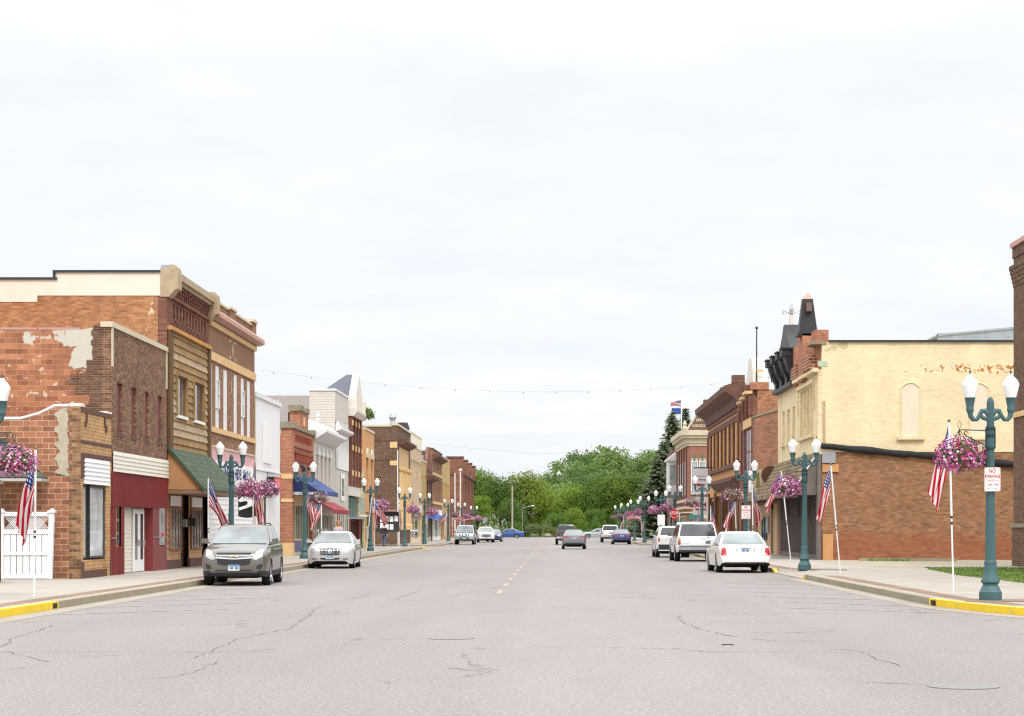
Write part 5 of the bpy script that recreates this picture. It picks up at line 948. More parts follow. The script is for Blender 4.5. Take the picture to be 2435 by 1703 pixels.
def flag_mesh(ang, sgn, seed, hoist=.95, fly=1.5, tight=.7):
    key = (ang, sgn, seed)
    if key in FLAGMESH: return FLAGMESH[key]
    rg = random.Random(seed); nu, nv = 30, 20; vs_, fs, uv = [], [], []
    a = R(ang); fd = Vector((sgn * math.cos(a), 0, -math.sin(a))); ph = rg.uniform(0, 6)
    for i in range(nu + 1):
        u = i / nu
        for j in range(nv + 1):
            v = j / nv                                  # 0 = top edge
            conv = 1 - (1 - tight) * min(1, u * 1.6) ** .8       # limp cloth gathers into folds
            droop = .10 * u * u
            hd = Vector((0, 0, -1)) * (1 - u * .35) + Vector((-sgn * .55, 0, -.3)) * (u * .35)
            p = hd * (v * hoist * conv) + fd * (u * fly) + Vector((0, 0, -droop * (1 - v)))
            amp = .11 * min(1, u * 2.2) * (1.25 - .45 * ang / 90 * 0)
            p.y += amp * math.sin(v * 11 + ph + u * 3.2) + .05 * u * math.sin(u * 6 + ph); p.x += .05 * min(1, u * 2) * math.cos(v * 11 + ph + u * 3.2) * (1 if ang > 45 else .4)
            if u > .93: p.z += .05 * math.sin(v * 9 + seed)
            vs_.append(tuple(p)); uv.append((u, 1 - v))
    for i in range(nu):
        for j in range(nv): q0 = i * (nv + 1) + j; fs.append((q0, q0 + 1, q0 + nv + 2, q0 + nv + 1))
    me = bpy.data.meshes.new('cloth'); me.from_pydata(vs_, [], fs); l = me.uv_layers.new(name='UVMap')
    for lp in me.loops: l.data[lp.index].uv = uv[lp.vertex_index]
    for p in me.polygons: p.use_smooth = True
    me.materials.append(flagm); FLAGMESH[key] = me; return me
def flag(x, y, h, lean, ang, sgn, seed, label, z0=SW, tight=.45, fly=1.5):
    t = thing('flag', label, 'flag', (x, y, z0), 0, 'flags standing in the pavements')
    mb = MB(); mb.tube([(0, 0, 0), (lean * .45, 0, h * .45)], .02, 8); mb.tube([(lean * .43, 0, h * .43), (lean, 0, h)], .026, 8); mb.build('pole', polew, t, local=True)
    mb = MB(); mb.lathe([(.005, -.03), (.035, -.01), (.04, .02), (.005, .055)]); o = mb.build('pole_ball', plain('old_brass', S(120, 100, 60), .5, .2) if 'old_brass' not in MATS else MATS['old_brass'], t, local=True); o.location = (lean, 0, h + .02)
    mb = MB(); mb.lathe([(.028, h * .40), (.028, h * .415)]); mb.lathe([(.028, h * .435), (.028, h * .45)]); o = mb.build('pole_joint', darkm, t, local=True); o.location = (lean * .43, 0, 0)
    o = bpy.data.objects.new('cloth', flag_mesh(ang, sgn, seed)); COL.objects.link(o); o.parent = t; o.location = (lean + sgn * .02, 0, h - .04)
    return t
FL = [  # x, y, height, lean, droop angle, side, seed, label
 (-10.94, 41.8, 3.1, .03, 76, -1, 3, 'limp flag on a white pole in front of the white vinyl fence'),
 (-12.2, 70, 3.2, .0, 63, 1, 4, 'limp flag on a white pole under the corner of the green shingle awning'),
 (-11.4, 75, 3.35, .03, 76, 1, 5, 'limp flag partly hidden by the basket behind the taupe sport utility car'),
 (-12.5, 98, 3.5, .25, 74, 1, 6, 'narrow drooping flag left of the lamp at the blue awning'),
 (-11.8, 100.5, 3.1, .0, 68, -1, 7, 'red striped flag hanging right of the lamp below the red awning'),
 (-11.5, 121, 3.3, .35, 50, 1, 8, 'wide open flag blowing right at the lamp by the dark brown block'),
 (-10.75, 118.5, 3.2, .0, 86, 1, 9, 'flag on a thin pole right beside the wide open flag, wrapped against its pole'),
 (-11.4, 146, 3.2, -.05, 84, 1, 10, 'limp flag left of the lamp at the near corner of the side street'),
 (-11.6, 180, 3.0, .0, 80, -1, 11, 'limp flag in front of the cream brick building'),
 (-11.4, 208, 3.2, .0, 55, -1, 12, 'flag blowing left in front of the blue half-round awning'),
 (-12.0, 232, 3.3, .0, 28, 1, 13, 'flag blown out to the right beside the two tall white poles'),
 (-12.0, 262, 3.3, .0, 14, 1, 14, 'flag blown out flat above the silver grey sport utility car'),
 (8.92, 44.6, 3.82, -.1, 74, -1, 15, 'limp flag on the tall white pole beside the no parking sign'),
 (9.02, 63, 3.42, -.3, 73, -1, 16, 'limp flag on a leaning white pole before the bare brick ground floor wall'),
 (10.35, 87.5, 3.95, -.42, 62, -1, 17, 'flag on a leaning pole hidden by the basket at the timber canopy'),
 (8.95, 90, 3.42, -.05, 74, 1, 18, 'limp flag right of the lamp behind the white saloon'),
 (8.97, 98, 3.1, -.15, 70, -1, 19, 'red striped flag below the basket above the white boxy utility vehicle'),
 (9.75, 125, 2.8, .0, 72, 1, 20, 'flag on a short white pole before the tan sandstone block'),
 (10.15, 140, 2.9, .0, 82, -1, 21, 'flag under the basket next to the panel reading ATM'),
 (10.3, 165, 2.7, .0, 82, -1, 22, 'flag just right of the red stop sign'),
 (10.1, 186, 2.9, -.05, 80, -1, 23, 'small flag left of the red stop sign, before the spruces'),
 (9.25, 205, 3.0, -.05, 80, -1, 24, 'pale drooping flag on the right of the far lamp row'),
 (8.75, 200, 3.2, -.2, 22, -1, 25, 'flag blown out to the left in the far lamp row'),
 (8.9, 235, 3.0, .0, 72, -1, 26, 'flag behind the blue saloon in the far lamp row'),
 (8.5, 247, 3.0, .0, 72, -1, 27, 'farthest flag of the right hand lamp row'),
]
for a in FL: flag(*a)
# flags on slanting staffs from the brick front behind the first left lamp
t = thing('staff_flag', 'flag on a slanting staff fixed to the brick front behind the lamp', 'flag', (-13.4, 83.7, 3.5)); MB().tube([(0, 0, 0), (.85, 0, 1.0)], .02, 6).build('staff', polew, t, local=True); o = bpy.data.objects.new('cloth', flag_mesh(80, -1, 31)); COL.objects.link(o); o.parent = t; o.location = (.82, 0, .97)
t = thing('banner', 'black cloth banner with a white upper figure hanging below the lamp basket', 'banner', (-12.75, 80, 3.0)); mb = MB()
for i in range(10):
    for j in range(8):
        P_ = lambda i, j: ((i / 10) * .78, .07 * math.sin(i * .9 + j * .3), -(j / 8) * .95 - .12 * math.sin(i / 10 * 2.6) * (1 if j else .3) + (.1 * i / 10))
        mb.face([P_(i, j), P_(i + 1, j), P_(i + 1, j + 1), P_(i, j + 1)])
mb.build('cloth', black, t, smooth=80, local=True, weld=True); mb = MB(); mb.prism([(.02, -.1, -.32), (.18, -.1, -.16), (.5, -.1, -.14), (.62, -.1, -.28), (.6, -.1, -.52), (.42, -.1, -.6), (.06, -.1, -.72), (.05, -.1, -.6), (.36, -.1, -.5), (.42, -.1, -.4), (.34, -.1, -.33), (.1, -.1, -.38)], (0, .012, 0)); mb.build('printed_figure', signw, t, local=True); MB().tube([(-.7, 0, .0), (.8, 0, .1)], .015, 6).build('staff', darkm, t, local=True)
# ------------------------------------------------------------------ place lamps and baskets
LR = [(8.72, 39.9, 'nearest street lamp on the right, beside the grass, carrying the no parking sign'), (8.65, 69.1, 'green street lamp before the grey timber canopy'), (8.7, 91, 'street lamp behind the white saloon with a small parking sign'), (8.7, 118, 'street lamp in front of the white sign reading ATM'), (8.7, 144.5, 'street lamp just left of the brown corner building'), (8.7, 164, 'street lamp left of the stop sign carrying a white plate'), (8.7, 194, 'street lamp before the spruces with two flags at its foot'), (8.7, 218.6, 'street lamp behind the dark blue saloon, second lamp beyond the spruces'), (8.7, 250, 'street lamp above the white pickup, third beyond the spruces'), (8.7, 276, 'farthest lamp of the right row, low above the pickup')]
LL = [(-11.8, 41, 'street lamp cut by the left edge, above the white fence'), (-11.6, 71.3, 'street lamp behind the taupe sport utility car'), (-11.75, 93.3, 'street lamp in front of the blue awning'), (-11.5, 124, 'street lamp before the low pale stone front'), (-11.5, 152, 'street lamp at the near corner of the side street, before the brown block'), (-11.6, 176.7, 'street lamp in front of the cream brick building'), (-11.5, 214, 'street lamp left of the two tall white poles'), (-11.6, 246, 'street lamp before the red sandstone corner building'), (-11.6, 284, 'farthest street lamp of the left row')]
proto = make_lamp(); BK = [make_basket(1, (.5, .14, .16, .14, .12)), make_basket(2, (.52, .12, .22, .1, .04)), make_basket(3, (.42, .1, .12, .3, .06)), make_basket(4, (.3, .12, .2, .3, .08), 260, 1100)]
used = set()
def place_basket(k, x, y, z, lab, sc=1.0, rz=0.0):
    if k in used: t = copy_thing(BK[k], (x, y, z), rz, lab)
    else: used.add(k); t = BK[k]; t.location = (x, y, z); t['label'] = lab; t.rotation_euler.z = rz
    t.scale = (sc, sc, sc); return t
for i, (x, y, lab) in enumerate(LR):
    if i == 0: t = proto; t.location = (x, y, SW); t['label'] = lab
    else: t = copy_thing(proto, (x, y, SW), 0, lab)
for i, (x, y, lab) in enumerate(LL): copy_thing(proto, (x, y, SW), R(180), lab)
bl_r = ['large pink and white petunia basket beside the no parking sign', 'pink petunia basket hiding a flag at the timber canopy', 'sparse purple petunia basket with a green bare centre', 'purple and white basket right of the stop sign', 'thin pink basket just behind the red stop sign', 'bright pink basket left of the stop sign', 'pink basket left of the white plate in the far lamp row', 'basket above the dark blue saloon', 'basket above the white pickup', 'rusty brown faded basket, farthest on the right']
for i, (x, y, lab) in enumerate(LR): place_basket((0, 2, 3, 3, 2, 1, 2, 2, 3, 3)[i], x - .62, y, SW + (2.92 if i != 1 else 2.86), bl_r[i], (1.03, 1.1, 1.06, 1.0, 1, 1.05, 1.08, 1, 1.05, .95)[i], i * .9)
bl_l = ['huge pink and white petunia basket at the left edge', 'magenta basket with two lobes above the taupe car', 'faded dry pink basket below the blue awning', 'bright pink round basket before the dark brown block', 'pale pink basket at the near corner of the side street', 'bright pink basket before the cream brick building', 'dry brownish basket beside the two tall white poles', 'pink basket before the red sandstone building', 'small pink basket left of the blank side of the stop sign']
for i, (x, y, lab) in enumerate(LL): place_basket((1, 0, 3, 1, 2, 1, 3, 2, 1)[i], x + .66, y, SW + 2.82, bl_l[i], (.92, 1.0, 1.05, 1.12, 1.05, 1.15, 1.1, 1.1, 1.1)[i], i * 1.3)
place_basket(2, -10.62, 73.5, SW + 2.88, 'right lobe pink basket overlapping the basket above the taupe car', .95, 2.0)
# ------------------------------------------------------------------ signs
def noparking(x, y, z, lab, sc=1):
    t = thing('parking_sign', lab, 'sign', (x, y, z)); w_, h_ = .16 * sc, .24 * sc
    pts = []
    for cx, cz, a0 in ((w_ - .03, h_ - .03, 0), (-w_ + .03, h_ - .03, 90), (-w_ + .03, -h_ + .03, 180), (w_ - .03, -h_ + .03, 270)):
        for k in range(5): pts.append((cx + .03 * math.cos(R(a0 + k * 22.5)), 0, cz + .03 * math.sin(R(a0 + k * 22.5))))
    MB().prism(pts, (0, .008, 0)).build('sign_plate', signw, t, local=True); mb = MB(); q = [(p[0] * .93, -.003, p[2] * .955) for p in pts]; mb.tube(q + [q[0]], .0035 * sc, 4, cap=False); mb.build('border', plain('sign_orange_red', S(196, 70, 50), .6, .1) if 'sign_orange_red' not in MATS else MATS['sign_orange_red'], t, local=True)
    rd = MATS['sign_orange_red']
    for s_, sz, zz, mt, bw in (('NO', .11, .165, rd, .002), ('PARKING', .085, .062, rd, .002), ('THIS BLOCK', .05, -.02, rd, 0), ('2 AM - 6 AM', .05, -.105, rd, .001), ('NOV 15 - APR 1', .038, -.18, plain('sign_grey', (.2, .2, .22), .6, .1) if 'sign_grey' not in MATS else MATS['sign_grey'], 0)):
        o = text_mesh(s_, sz * sc, mt, 'lettering', None, (0, 0, 0), '-y', .001, bw, .82); o.parent = t; o.location = (0, -.004, zz * sc)
    return t
noparking(8.73, 39.76, 2.56, 'white no parking sign with red letters on the nearest right lamp')
noparking(8.7, 90.85, 2.3, 'small no parking sign on the lamp behind the white saloon', 1.3)
def stop_sign(x, y, z, lab, front=True):
    t = thing('stop_sign', lab, 'stop sign', (x, y, SW)); r = .345 if front else .4; oc = lambda r, yy: [(r * math.cos(R(22.5 + 45 * k)), yy, z + r * math.sin(R(22.5 + 45 * k))) for k in range(8)]
    MB().prism(oc(r, 0), (0, .01, 0)).build('sign_plate', signw if front else galv, t, local=True); MB().box(-.03, .03, .012, .07, 0 if not front else z - .4, z + .3).build('post' if not front else 'clip', galv, t, local=True)
    if front:
        MB().prism(oc(r * .93, -.004), (0, .003, 0)).build('red_face', signr, t, local=True); o = text_mesh('STOP', .29, signw, 'lettering', None, (0, 0, 0), '-y', .002, .006, .85); o.parent = t; o.location = (0, -.007, z)
        MB().box(-.16, .16, -.002, .008, z - .5, z - .39).build('all_way_plate', signr, t, local=True)
    else: t.rotation_euler.z = R(180)
    return t
stop_sign(8.62, 144.3, 2.5, 'red stop sign fixed to the lamp at the brown corner building'); stop_sign(-10.3, 292, 2.6, 'back of a stop sign, a plain grey octagon, at the far left corner', False)
t = thing('white_plate', 'white rectangular plate sign fixed to the lamp left of the stop sign', 'sign', (8.72, 163.85, 2.2)); MB().box(-.3, .3, -.02, .01, -.45, .45).build('sign_plate', signw, t, local=True); MB().box(-.05, .05, .011, .05, -.2, .2).build('clip', galv, t, local=True)
# ------------------------------------------------------------------ white vinyl fence, brick pier and little side roof at the left edge
t = thing('vinyl_fence', 'white vinyl privacy fence with a lattice top against the clay tile wall', 'fence', (-15.6, 56.2, .1)); vin = plain('white_vinyl', (.78, .78, .79), .4, .03)
for x, tilt in ((-17.2, 0), (-15.62, 0), (-14.2, .06)):
    mb = MB(); mb.prism([(x - .07 - tilt, 56.1, .15), (x + .07 - tilt, 56.1, .15), (x + .07, 56.1, 2.02), (x - .07, 56.1, 2.02)], (0, .14, 0)); o = mb.build('post', vin, t); mb = MB(); mb.box(x - .11, x + .11, 56.06, 56.28, 2.02, 2.06); mb.prism([(x - .09, 56.08, 2.06), (x + .09, 56.08, 2.06), (x, 56.17, 2.14)], (0, .18, 0)); mb.build('post_cap', vin, o)
for x0, x1 in ((-17.13, -15.69), (-15.55, -14.3)):
    mb = MB(); n = int((x1 - x0) / .16)
    for k in range(n): a = x0 + (x1 - x0) * k / n; mb.box(a + .008, a + (x1 - x0) / n - .012, 56.15, 56.175, .22, 1.42)
    mb.build('slat_panel', vin, t); mb = MB()
    for z in (.16, .82, 1.42, 1.92): mb.box(x0, x1 + .12, 56.12, 56.2, z, z + .12 if z != .82 else z + .09)
    mb.build('rail', vin, t); mb = MB(); k = x0
    while k < x1 - .02:
        for s in (-1, 1):
            a = (k, 56.165 + s * .006, 1.54 if s > 0 else 1.92); c = (k + .34, 56.165 + s * .006, 1.92 if s > 0 else 1.54)
            mb.prism([a, (a[0] + .022, a[1], a[2]), (c[0] + .022, c[1], c[2]), c], (0, .005, 0)) if c[0] < x1 + .04 else None
        k += .055
    mb.build('lattice', vin, t)
t = thing('brick_pier', 'dark brown brick pier at the left edge beside the white fence', 'pier', (-16.2, 52, SW)); MB().box(-15.6, -14.72, 52, 52.9, 0, 2.75).build('wall', b_umber, t); MB().box(-15.65, -14.68, 51.95, 52.95, 2.75, 2.85).build('cap', stone_g, t)
t = thing('side_roof', 'small dark shingled lean-to roof on the clay tile side wall behind the petunia basket', 'roof', (-15.4, 56.6, 3))
mb = MB(); mb.face([(-17.6, 56.6, 4.15), (-15.7, 56.6, 4.15), (-14.4, 55.7, 2.98), (-17.6, 55.7, 2.98)]); mb.face([(-15.7, 56.6, 4.15), (-14.4, 56.6, 2.98), (-14.4, 55.7, 2.98)]); mb.face([(-17.6, 55.7, 2.98), (-14.4, 55.7, 2.98), (-14.4, 56.6, 2.98), (-17.6, 56.6, 2.98)]); mb.build('shingles', shing_d, t, weld=True); mb = MB(); mb.box(-17.6, -14.38, 55.68, 56.59, 2.9, 2.975); mb.build('eaves_board', plain('eaves_grey', S(176, 176, 168), .7, .1), t)
# ------------------------------------------------------------------ wires, far poles
def cable(name, a, c, sag, r, lab, bulbs=0):
    a, c = Vector(a), Vector(c); n = 30; wm = MATS.get('wire_grey') or plain('wire_grey', (.2, .2, .2), .6, .1); pts = [a.lerp(c, i / n) - Vector((0, 0, sag * 4 * (i / n) * (1 - i / n))) for i in range(n + 1)]; t = thing(name, lab, 'cable', tuple(a)); MB().tube(pts, r, 4, cap=False).build('wire', wm, t); mb = MB()
    for i in range(bulbs): p = a.lerp(c, (i + .5) / bulbs); k = (i + .5) / bulbs; p.z -= sag * 4 * k * (1 - k) + .06; mb.lathe([(.01, p.z - .02), (.024, p.z + .02), (.012, p.z + .05)], p.x, p.y, 6)
    if bulbs: mb.build('socket', wm, t)
cable('string_light_wire', (XL, 89.3, 8.7), (XR + .0, 105, 9.65), .95, .0028, 'thin wire with small sockets slung across the street, nearest of the wires', 16)
cable('overhead_wire', (XL, 201, 10.2), (XR + .3, 214, 9.8), .7, .007, 'thin wire crossing the street above the treetops'); cable('overhead_wire', (-14, 322, 10.2), (24, 322, 10.6), .8, .01, 'wire running across in front of the wooded hill')
polew2 = plain('weathered_pole', S(168, 160, 146), .85, .15)
t = thing('utility_pole', 'bare wooden utility pole standing before the trees at the end of the street', 'utility pole', (-7.0, 324, 0)); MB().tube([(0, 0, 0), (0, 0, 8.4)], [.17, .12], 8).build('pole', polew2, t, local=True); MB().box(-.12, .12, -.2, -.1, 1.0, 1.6).build('meter_box', signw, t, local=True)
t = thing('road_lamp', 'slender road lamp with a long arm near the utility pole', 'street lamp', (-5.4, 326, 0)); MB().tube([(0, 0, 0), (0, 0, 4.6), (.4, 0, 4.9), (1.6, 0, 5.15)], .05, 6).build('pole', galv, t, local=True); MB().tube([(1.5, 0, 5.12), (1.95, 0, 5.18)], [.08, .12], 6).build('lamp_head', globem, t, local=True)
for x, y, h, lab in ((-13.0, 258, 8.4, 'tall white pole, left one of the pair before the red sandstone building'), (-12.3, 258, 8.7, 'tall white pole with a ball top before the red sandstone building')):
    t = thing('tall_pole', lab, 'pole', (x, y, SW)); MB().tube([(0, 0, 0), (0, 0, h)], [.09, .07], 8).build('pole', polew, t, local=True); mb = MB(); mb.lathe([(.02, h), (.2, h + .12), (.22, h + .22), (.02, h + .4)]) if h > 8.5 else mb.lathe([(.09, h), (.02, h + .1)]); mb.build('pole_top', globem, t, local=True)
t = thing('tall_flagpole', 'tall pole flying two flags above the spruce tops', 'flagpole', (15.7, 248, 0)); MB().tube([(0, 0, 0), (0, 0, 17.6)], .07, 6).build('pole', polew, t, local=True); o = bpy.data.objects.new('cloth', flag_mesh(12, -1, 40)); COL.objects.link(o); o.parent = t; o.scale = (.95, .95, .95); o.location = (0, 0, 17.5); mb = MB()
for i in range(8): mb.face([(-i * .15, .08 * math.sin(i), 16.5), (-(i + 1) * .15, .08 * math.sin(i + 1), 16.45), (-(i + 1) * .15, .08 * math.sin(i + 1) + .1, 15.7), (-i * .15, .08 * math.sin(i) + .1, 15.75)])
mb.build('blue_cloth', plain('flag_blue', S(50, 84, 170), .8, .1), t, local=True)
t = thing('litter_bin', 'brown litter bin with a pale lid by the spruces', 'litter bin', (12.4, 205, SW)); MB().lathe([(.3, 0), (.36, .9), (.34, .95)], n=12).build('body', fasc, t, local=True); MB().lathe([(.38, .95), (.38, 1.05), (.1, 1.1)], n=12).build('lid', buff, t, local=True)
# ------------------------------------------------------------------ cars
def paintm(name, col, metal=.35, rough=.32):
    m, nt, b = newmat(name); b.inputs['Base Color'].default_value = (*col, 1); b.inputs['Metallic'].default_value = metal; b.inputs['Roughness'].default_value = rough
    b.inputs['Coat Weight'].default_value = .7; b.inputs['Coat Roughness'].default_value = .04
    v = objco(nt); c = mixc(nt, ramp(nt, noise(nt, v, 3, 5, .6), .35, .75, 0, .22), (*col,), (col[0] * .75, col[1] * .74, col[2] * .7)); nt.links.new(c, b.inputs['Base Color'])
    sp = nt.nodes.new('ShaderNodeSeparateXYZ'); nt.links.new(v, sp.inputs[0]); return m
rubber = plain('tyre_rubber', (.016, .016, .017), .85, .25, 8); rimm = plain('alloy_rim', (.55, .55, .56), .3, .08, metal=.8); rimd = plain('steel_rim', (.2, .2, .21), .4, .1, metal=.7); clad = plain('black_plastic', (.028, .028, .03), .65, .2); chrome = plain('chrome', (.78, .79, .8), .12, .03, metal=1.0)
cglass = glassmat('car_windscreen', (.115, .135, .135), .05, .8, .55); cglass_d = glassmat('car_tinted_glass', (.012, .014, .016), .05, .6, .4); lampcl = glassmat('headlamp_lens', (.42, .43, .44), .1, .7, .35); tailr = plain('tail_lamp_red', (.42, .012, .02), .15, .2, 6, coat=.5); tailo = plain('tail_lamp_amber', (.75, .25, .02), .15, .15, 6, coat=.5); taild = plain('tail_lamp_grey', (.16, .15, .14), .15, .2, 6, coat=.5); interior = plain('car_underside_black', (.01, .01, .01), .95, .1)  # cglass: pale base carries painted sky reflection and a lighter cabin
plate_w = plain('plate_white', (.6, .64, .66), .5, .1); plate_b = plain('plate_blue', S(70, 130, 190), .5, .1); platetxt = plain('plate_ink', (.03, .04, .09), .5, .05); gold = plain('emblem_gold', S(206, 176, 110), .25, .05, metal=.7)
def lerp_tab(tab, s):
    if s <= tab[0][0]: return tab[0][1]
    for (a, va), (c, vc) in zip(tab, tab[1:]):
        if s <= c: return va + (vc - va) * (s - a) / (c - a)
    return tab[-1][1]
WHEELS = {}
def wheel_mesh(rad, wd, style):
    key = (rad, wd, style)
    if key in WHEELS: return WHEELS[key]
    def spin(prof, n=28):
        mb = MB(); b = 0
        for r, x in prof:
            for k in range(n): t = 2 * math.pi * k / n; mb.v.append((x, r * math.cos(t), r * math.sin(t)))
        for i in range(len(prof) - 1):
            for k in range(n): k2 = (k + 1) % n; mb.f.append([i * n + k, i * n + k2, (i + 1) * n + k2, (i + 1) * n + k]); mb.m.append(0)
        e = (len(prof) - 1) * n; mb.f.append([e + k for k in range(n)]); mb.m.append(0); mb.f.append([k for k in range(n)][::-1]); mb.m.append(0)
        return mb
    h = wd / 2; ri = rad * .68
    ty = spin([(ri, -h), (rad * .93, -h), (rad, -h * .7), (rad, h * .7), (rad * .95, h * .98), (ri, h), (ri, h - .05)]); o1 = ty.build('tyre', rubber, smooth=40)
    rm = spin([(ri, h - .06), (ri, h - .005), (ri * .93, h - .012), (ri * .9, h - .06), (.03, h - .07)])
    for k in range(5 if style == 5 else 7):
        t = 2 * math.pi * k / (5 if style == 5 else 7); c_, s_ = math.cos(t), math.sin(t); wv = .035 if style == 5 else .025
        for sg in (-1, 1):
            q = [(h - .012, .05, sg * wv * .4), (h - .012, ri * .93, sg * wv + wv * .5), (h - .012, ri * .93, sg * wv - wv * .5), (h - .012, .05, sg * wv * .4 - wv)]
            rm.prism([(x, y * c_ - z * s_, y * s_ + z * c_) for x, y, z in q], (-.04, 0, 0))
    o2 = rm.build('rim', rimm if style else rimd, smooth=40); hub = spin([(.055, h - .05), (.055, h - .005), (.02, h)], 12).build('hub', rimd, smooth=40)
    r = (o1.data, o2.data, hub.data)
    for o in (o1, o2, hub): bpy.data.objects.remove(o)
    WHEELS[key] = r; return r
def make_car(name, label, cat, loc, rz, sp, paint, group=None):
    t = thing(name, label, cat, loc, 0, group)
    Ln, Wd = sp['L'], sp['W']; HW = Wd / 2; rw = sp.get('rw', .33); fo, wb = sp['fo'], sp['wb']; ya = [fo, fo + wb]
    Y = lambda s: Ln / 2 - s
    st = sorted(set([0, .012, .03, .06, .1, .15, .22, .3] + [Ln - q for q in (0, .012, .03, .06, .1, .15, .22, .3)] + [.38 + i * .07 for i in range(int((Ln - .7) / .07))] + [y_ + d for y_ in ya for d in (-rw - .055, rw + .055)]))
    mb = MB(); RN = None
    for s in st:
        zt, hw, zb = lerp_tab(sp['deck'], s), lerp_tab(sp['hw'], s), lerp_tab(sp['zb'], s)
        sh = sp.get('sh', .06); zs = zt - sh * min(1, (zt - zb) / .4)
        arch = zb
        for y_ in ya:
            d = abs(s - y_)
            if d < rw + .055: arch = max(arch, rw + math.sqrt((rw + .055) ** 2 - d * d))
        arch = min(arch, zs - .06)
        zq = lambda z: max(z, arch)
        hgt = zs - zb
        ring = [(0, zb), (hw - .30, zb), (hw - .29, zq(zb)), (hw * .965, zq(zb + .005)), (hw * .985, zq(zb + min(.16, hgt * .25))), (hw * 1.0, max(zb + hgt * .42, arch + .02)), (hw * 1.0, max(zb + hgt * .66, arch + .035)), (hw * .985, max(zb + hgt * .84, arch + .05)), (hw * .95, zs), (hw * .86, zs + (zt - zs) * .62), (hw * .45, zs + (zt - zs) * .94), (0, zt)]
        full = [(-x, z) for x, z in ring[::-1]] + ring[1:-1]
        RN = len(full)
        mb.v += [(x, Y(s), z) for x, z in full]
    n = len(st); nr = len(ring)
    for i in range(n - 1):
        for k in range(RN):
            k2 = (k + 1) % RN; mb.f.append([i * RN + k, (i + 1) * RN + k, (i + 1) * RN + k2, i * RN + k2])
            kk = k if k < nr else None
            idx = (nr - 2 - k) if k < nr - 1 else (k - (nr - 1))       # ring segment counted from the bottom
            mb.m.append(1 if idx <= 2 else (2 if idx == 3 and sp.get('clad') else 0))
    mb.f.append(list(range(RN))[::-1]); mb.m.append(0); mb.f.append([(n - 1) * RN + k for k in range(RN)]); mb.m.append(0)
    body = mb.build('body', [paint, interior, clad], t, smooth=42, local=True)  # wheel wells and underside get a plain near-black colour
    bvh = BVHTree.FromPolygons([v.co.copy() for v in body.data.vertices], [list(p.vertices) for p in body.data.polygons])
    # greenhouse
    g = sp['gh']; sA, sB, sC, sD = g['s']; hb, hr, zr = g['hb'], g['hr'], g['zr']; bow = g.get('bow', .12); zbl = g['zb']; cr = .045; NT = 8
    def lev(u):
        e = u ** .92; return (sA + (sB - sA) * e, sD + (sC - sD) * (u ** g.get('rp', 1.0)), hb + (hr - hb) * u ** 1.25, zbl + (zr - cr - zbl) * (1 - (1 - u) ** 1.08))
    def Pf(x, u): a, d, h, z = lev(u); return Vector((x * h, Y(a + bow * abs(x) ** 2.4), z))
    def Pr(x, u): a, d, h, z = lev(u); return Vector((x * h, Y(d - g.get('rbow', .08) * abs(x) ** 2.6), z))
    def Ps(sg, f_, u):
        a, d, h, z = lev(u); s0, s1 = a + bow, d - g.get('rbow', .08); s = s0 + (s1 - s0) * f_; return Vector((sg * h * (1 - .03 * (2 * f_ - 1) ** 2 * 0), Y(s), z))
    mb = MB(); xs = [-1, -.92, -.7, -.4, 0, .4, .7, .92, 1]; fs_ = [.12, .3, .5, .7, .88]; rings = []
    for k in range(NT + 1):
        u = k / NT; rings.append([Pf(x, u) for x in xs] + [Ps(1, f_, u) for f_ in fs_] + [Pr(-x, u) for x in xs] + [Ps(-1, f_, u) for f_ in fs_[::-1]])
    top = rings[-1]; c = sum(top, Vector()) / len(top)
    for k_, dz in ((.955, .022), (.86, .034), (.5, .043)): rings.append([Vector((c.x + (p.x - c.x) * k_, c.y + (p.y - c.y) * k_, p.z + dz)) for p in top])
    m_ = len(top)
    for rg_ in rings: mb.v += [tuple(p) for p in rg_]
    for i in range(len(rings) - 1):
        for k in range(m_): k2 = (k + 1) % m_; mb.f.append([i * m_ + k, i * m_ + k2, (i + 1) * m_ + k2, (i + 1) * m_ + k]); mb.m.append(0)
    mb.v.append((c.x, c.y, c.z + .045)); e = (len(rings) - 1) * m_
    for k in range(m_): mb.f.append([e + k, e + (k + 1) % m_, len(mb.v) - 1]); mb.m.append(0)
    cab = mb.build('roof', paint, t, smooth=50, local=True)
    def patch(name, fn, us, vs2, mat, off=.007, par=None):
        mb = MB(); P = [[fn(a, b_) for b_ in vs2] for a in us]; cc = Vector((c.x, c.y, c.z - .4))
        nl = []
        for i in range(len(us)):
            row = []
            for j in range(len(vs2)):
                du = P[min(i + 1, len(us) - 1)][j] - P[max(i - 1, 0)][j]; dv = P[i][min(j + 1, len(vs2) - 1)] - P[i][max(j - 1, 0)]; nn = du.cross(dv).normalized()
                if nn.dot(P[i][j] - cc) < 0: nn = -nn
                row.append(P[i][j] + nn * off)
            nl.append(row)
        for i in range(len(us) - 1):
            for j in range(len(vs2) - 1): mb.face([nl[i][j], nl[i + 1][j], nl[i + 1][j + 1], nl[i][j + 1]])
        return mb.build(name, mat, par or t, smooth=60, local=True, weld=True)
    lin = lambda a, b_, n_: [a + (b_ - a) * i / (n_ - 1) for i in range(n_)]
    wl_ = g.get('wl', .05)
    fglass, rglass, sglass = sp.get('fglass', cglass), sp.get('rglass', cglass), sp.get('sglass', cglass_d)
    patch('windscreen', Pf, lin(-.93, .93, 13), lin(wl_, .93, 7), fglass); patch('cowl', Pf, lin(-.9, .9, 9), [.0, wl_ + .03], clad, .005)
    if not sp.get('no_rear'): patch('rear_window', Pr, lin(-g.get('rwx', .86), g.get('rwx', .86), 13), lin(g.get('rwl', .08), .88, 7), rglass)
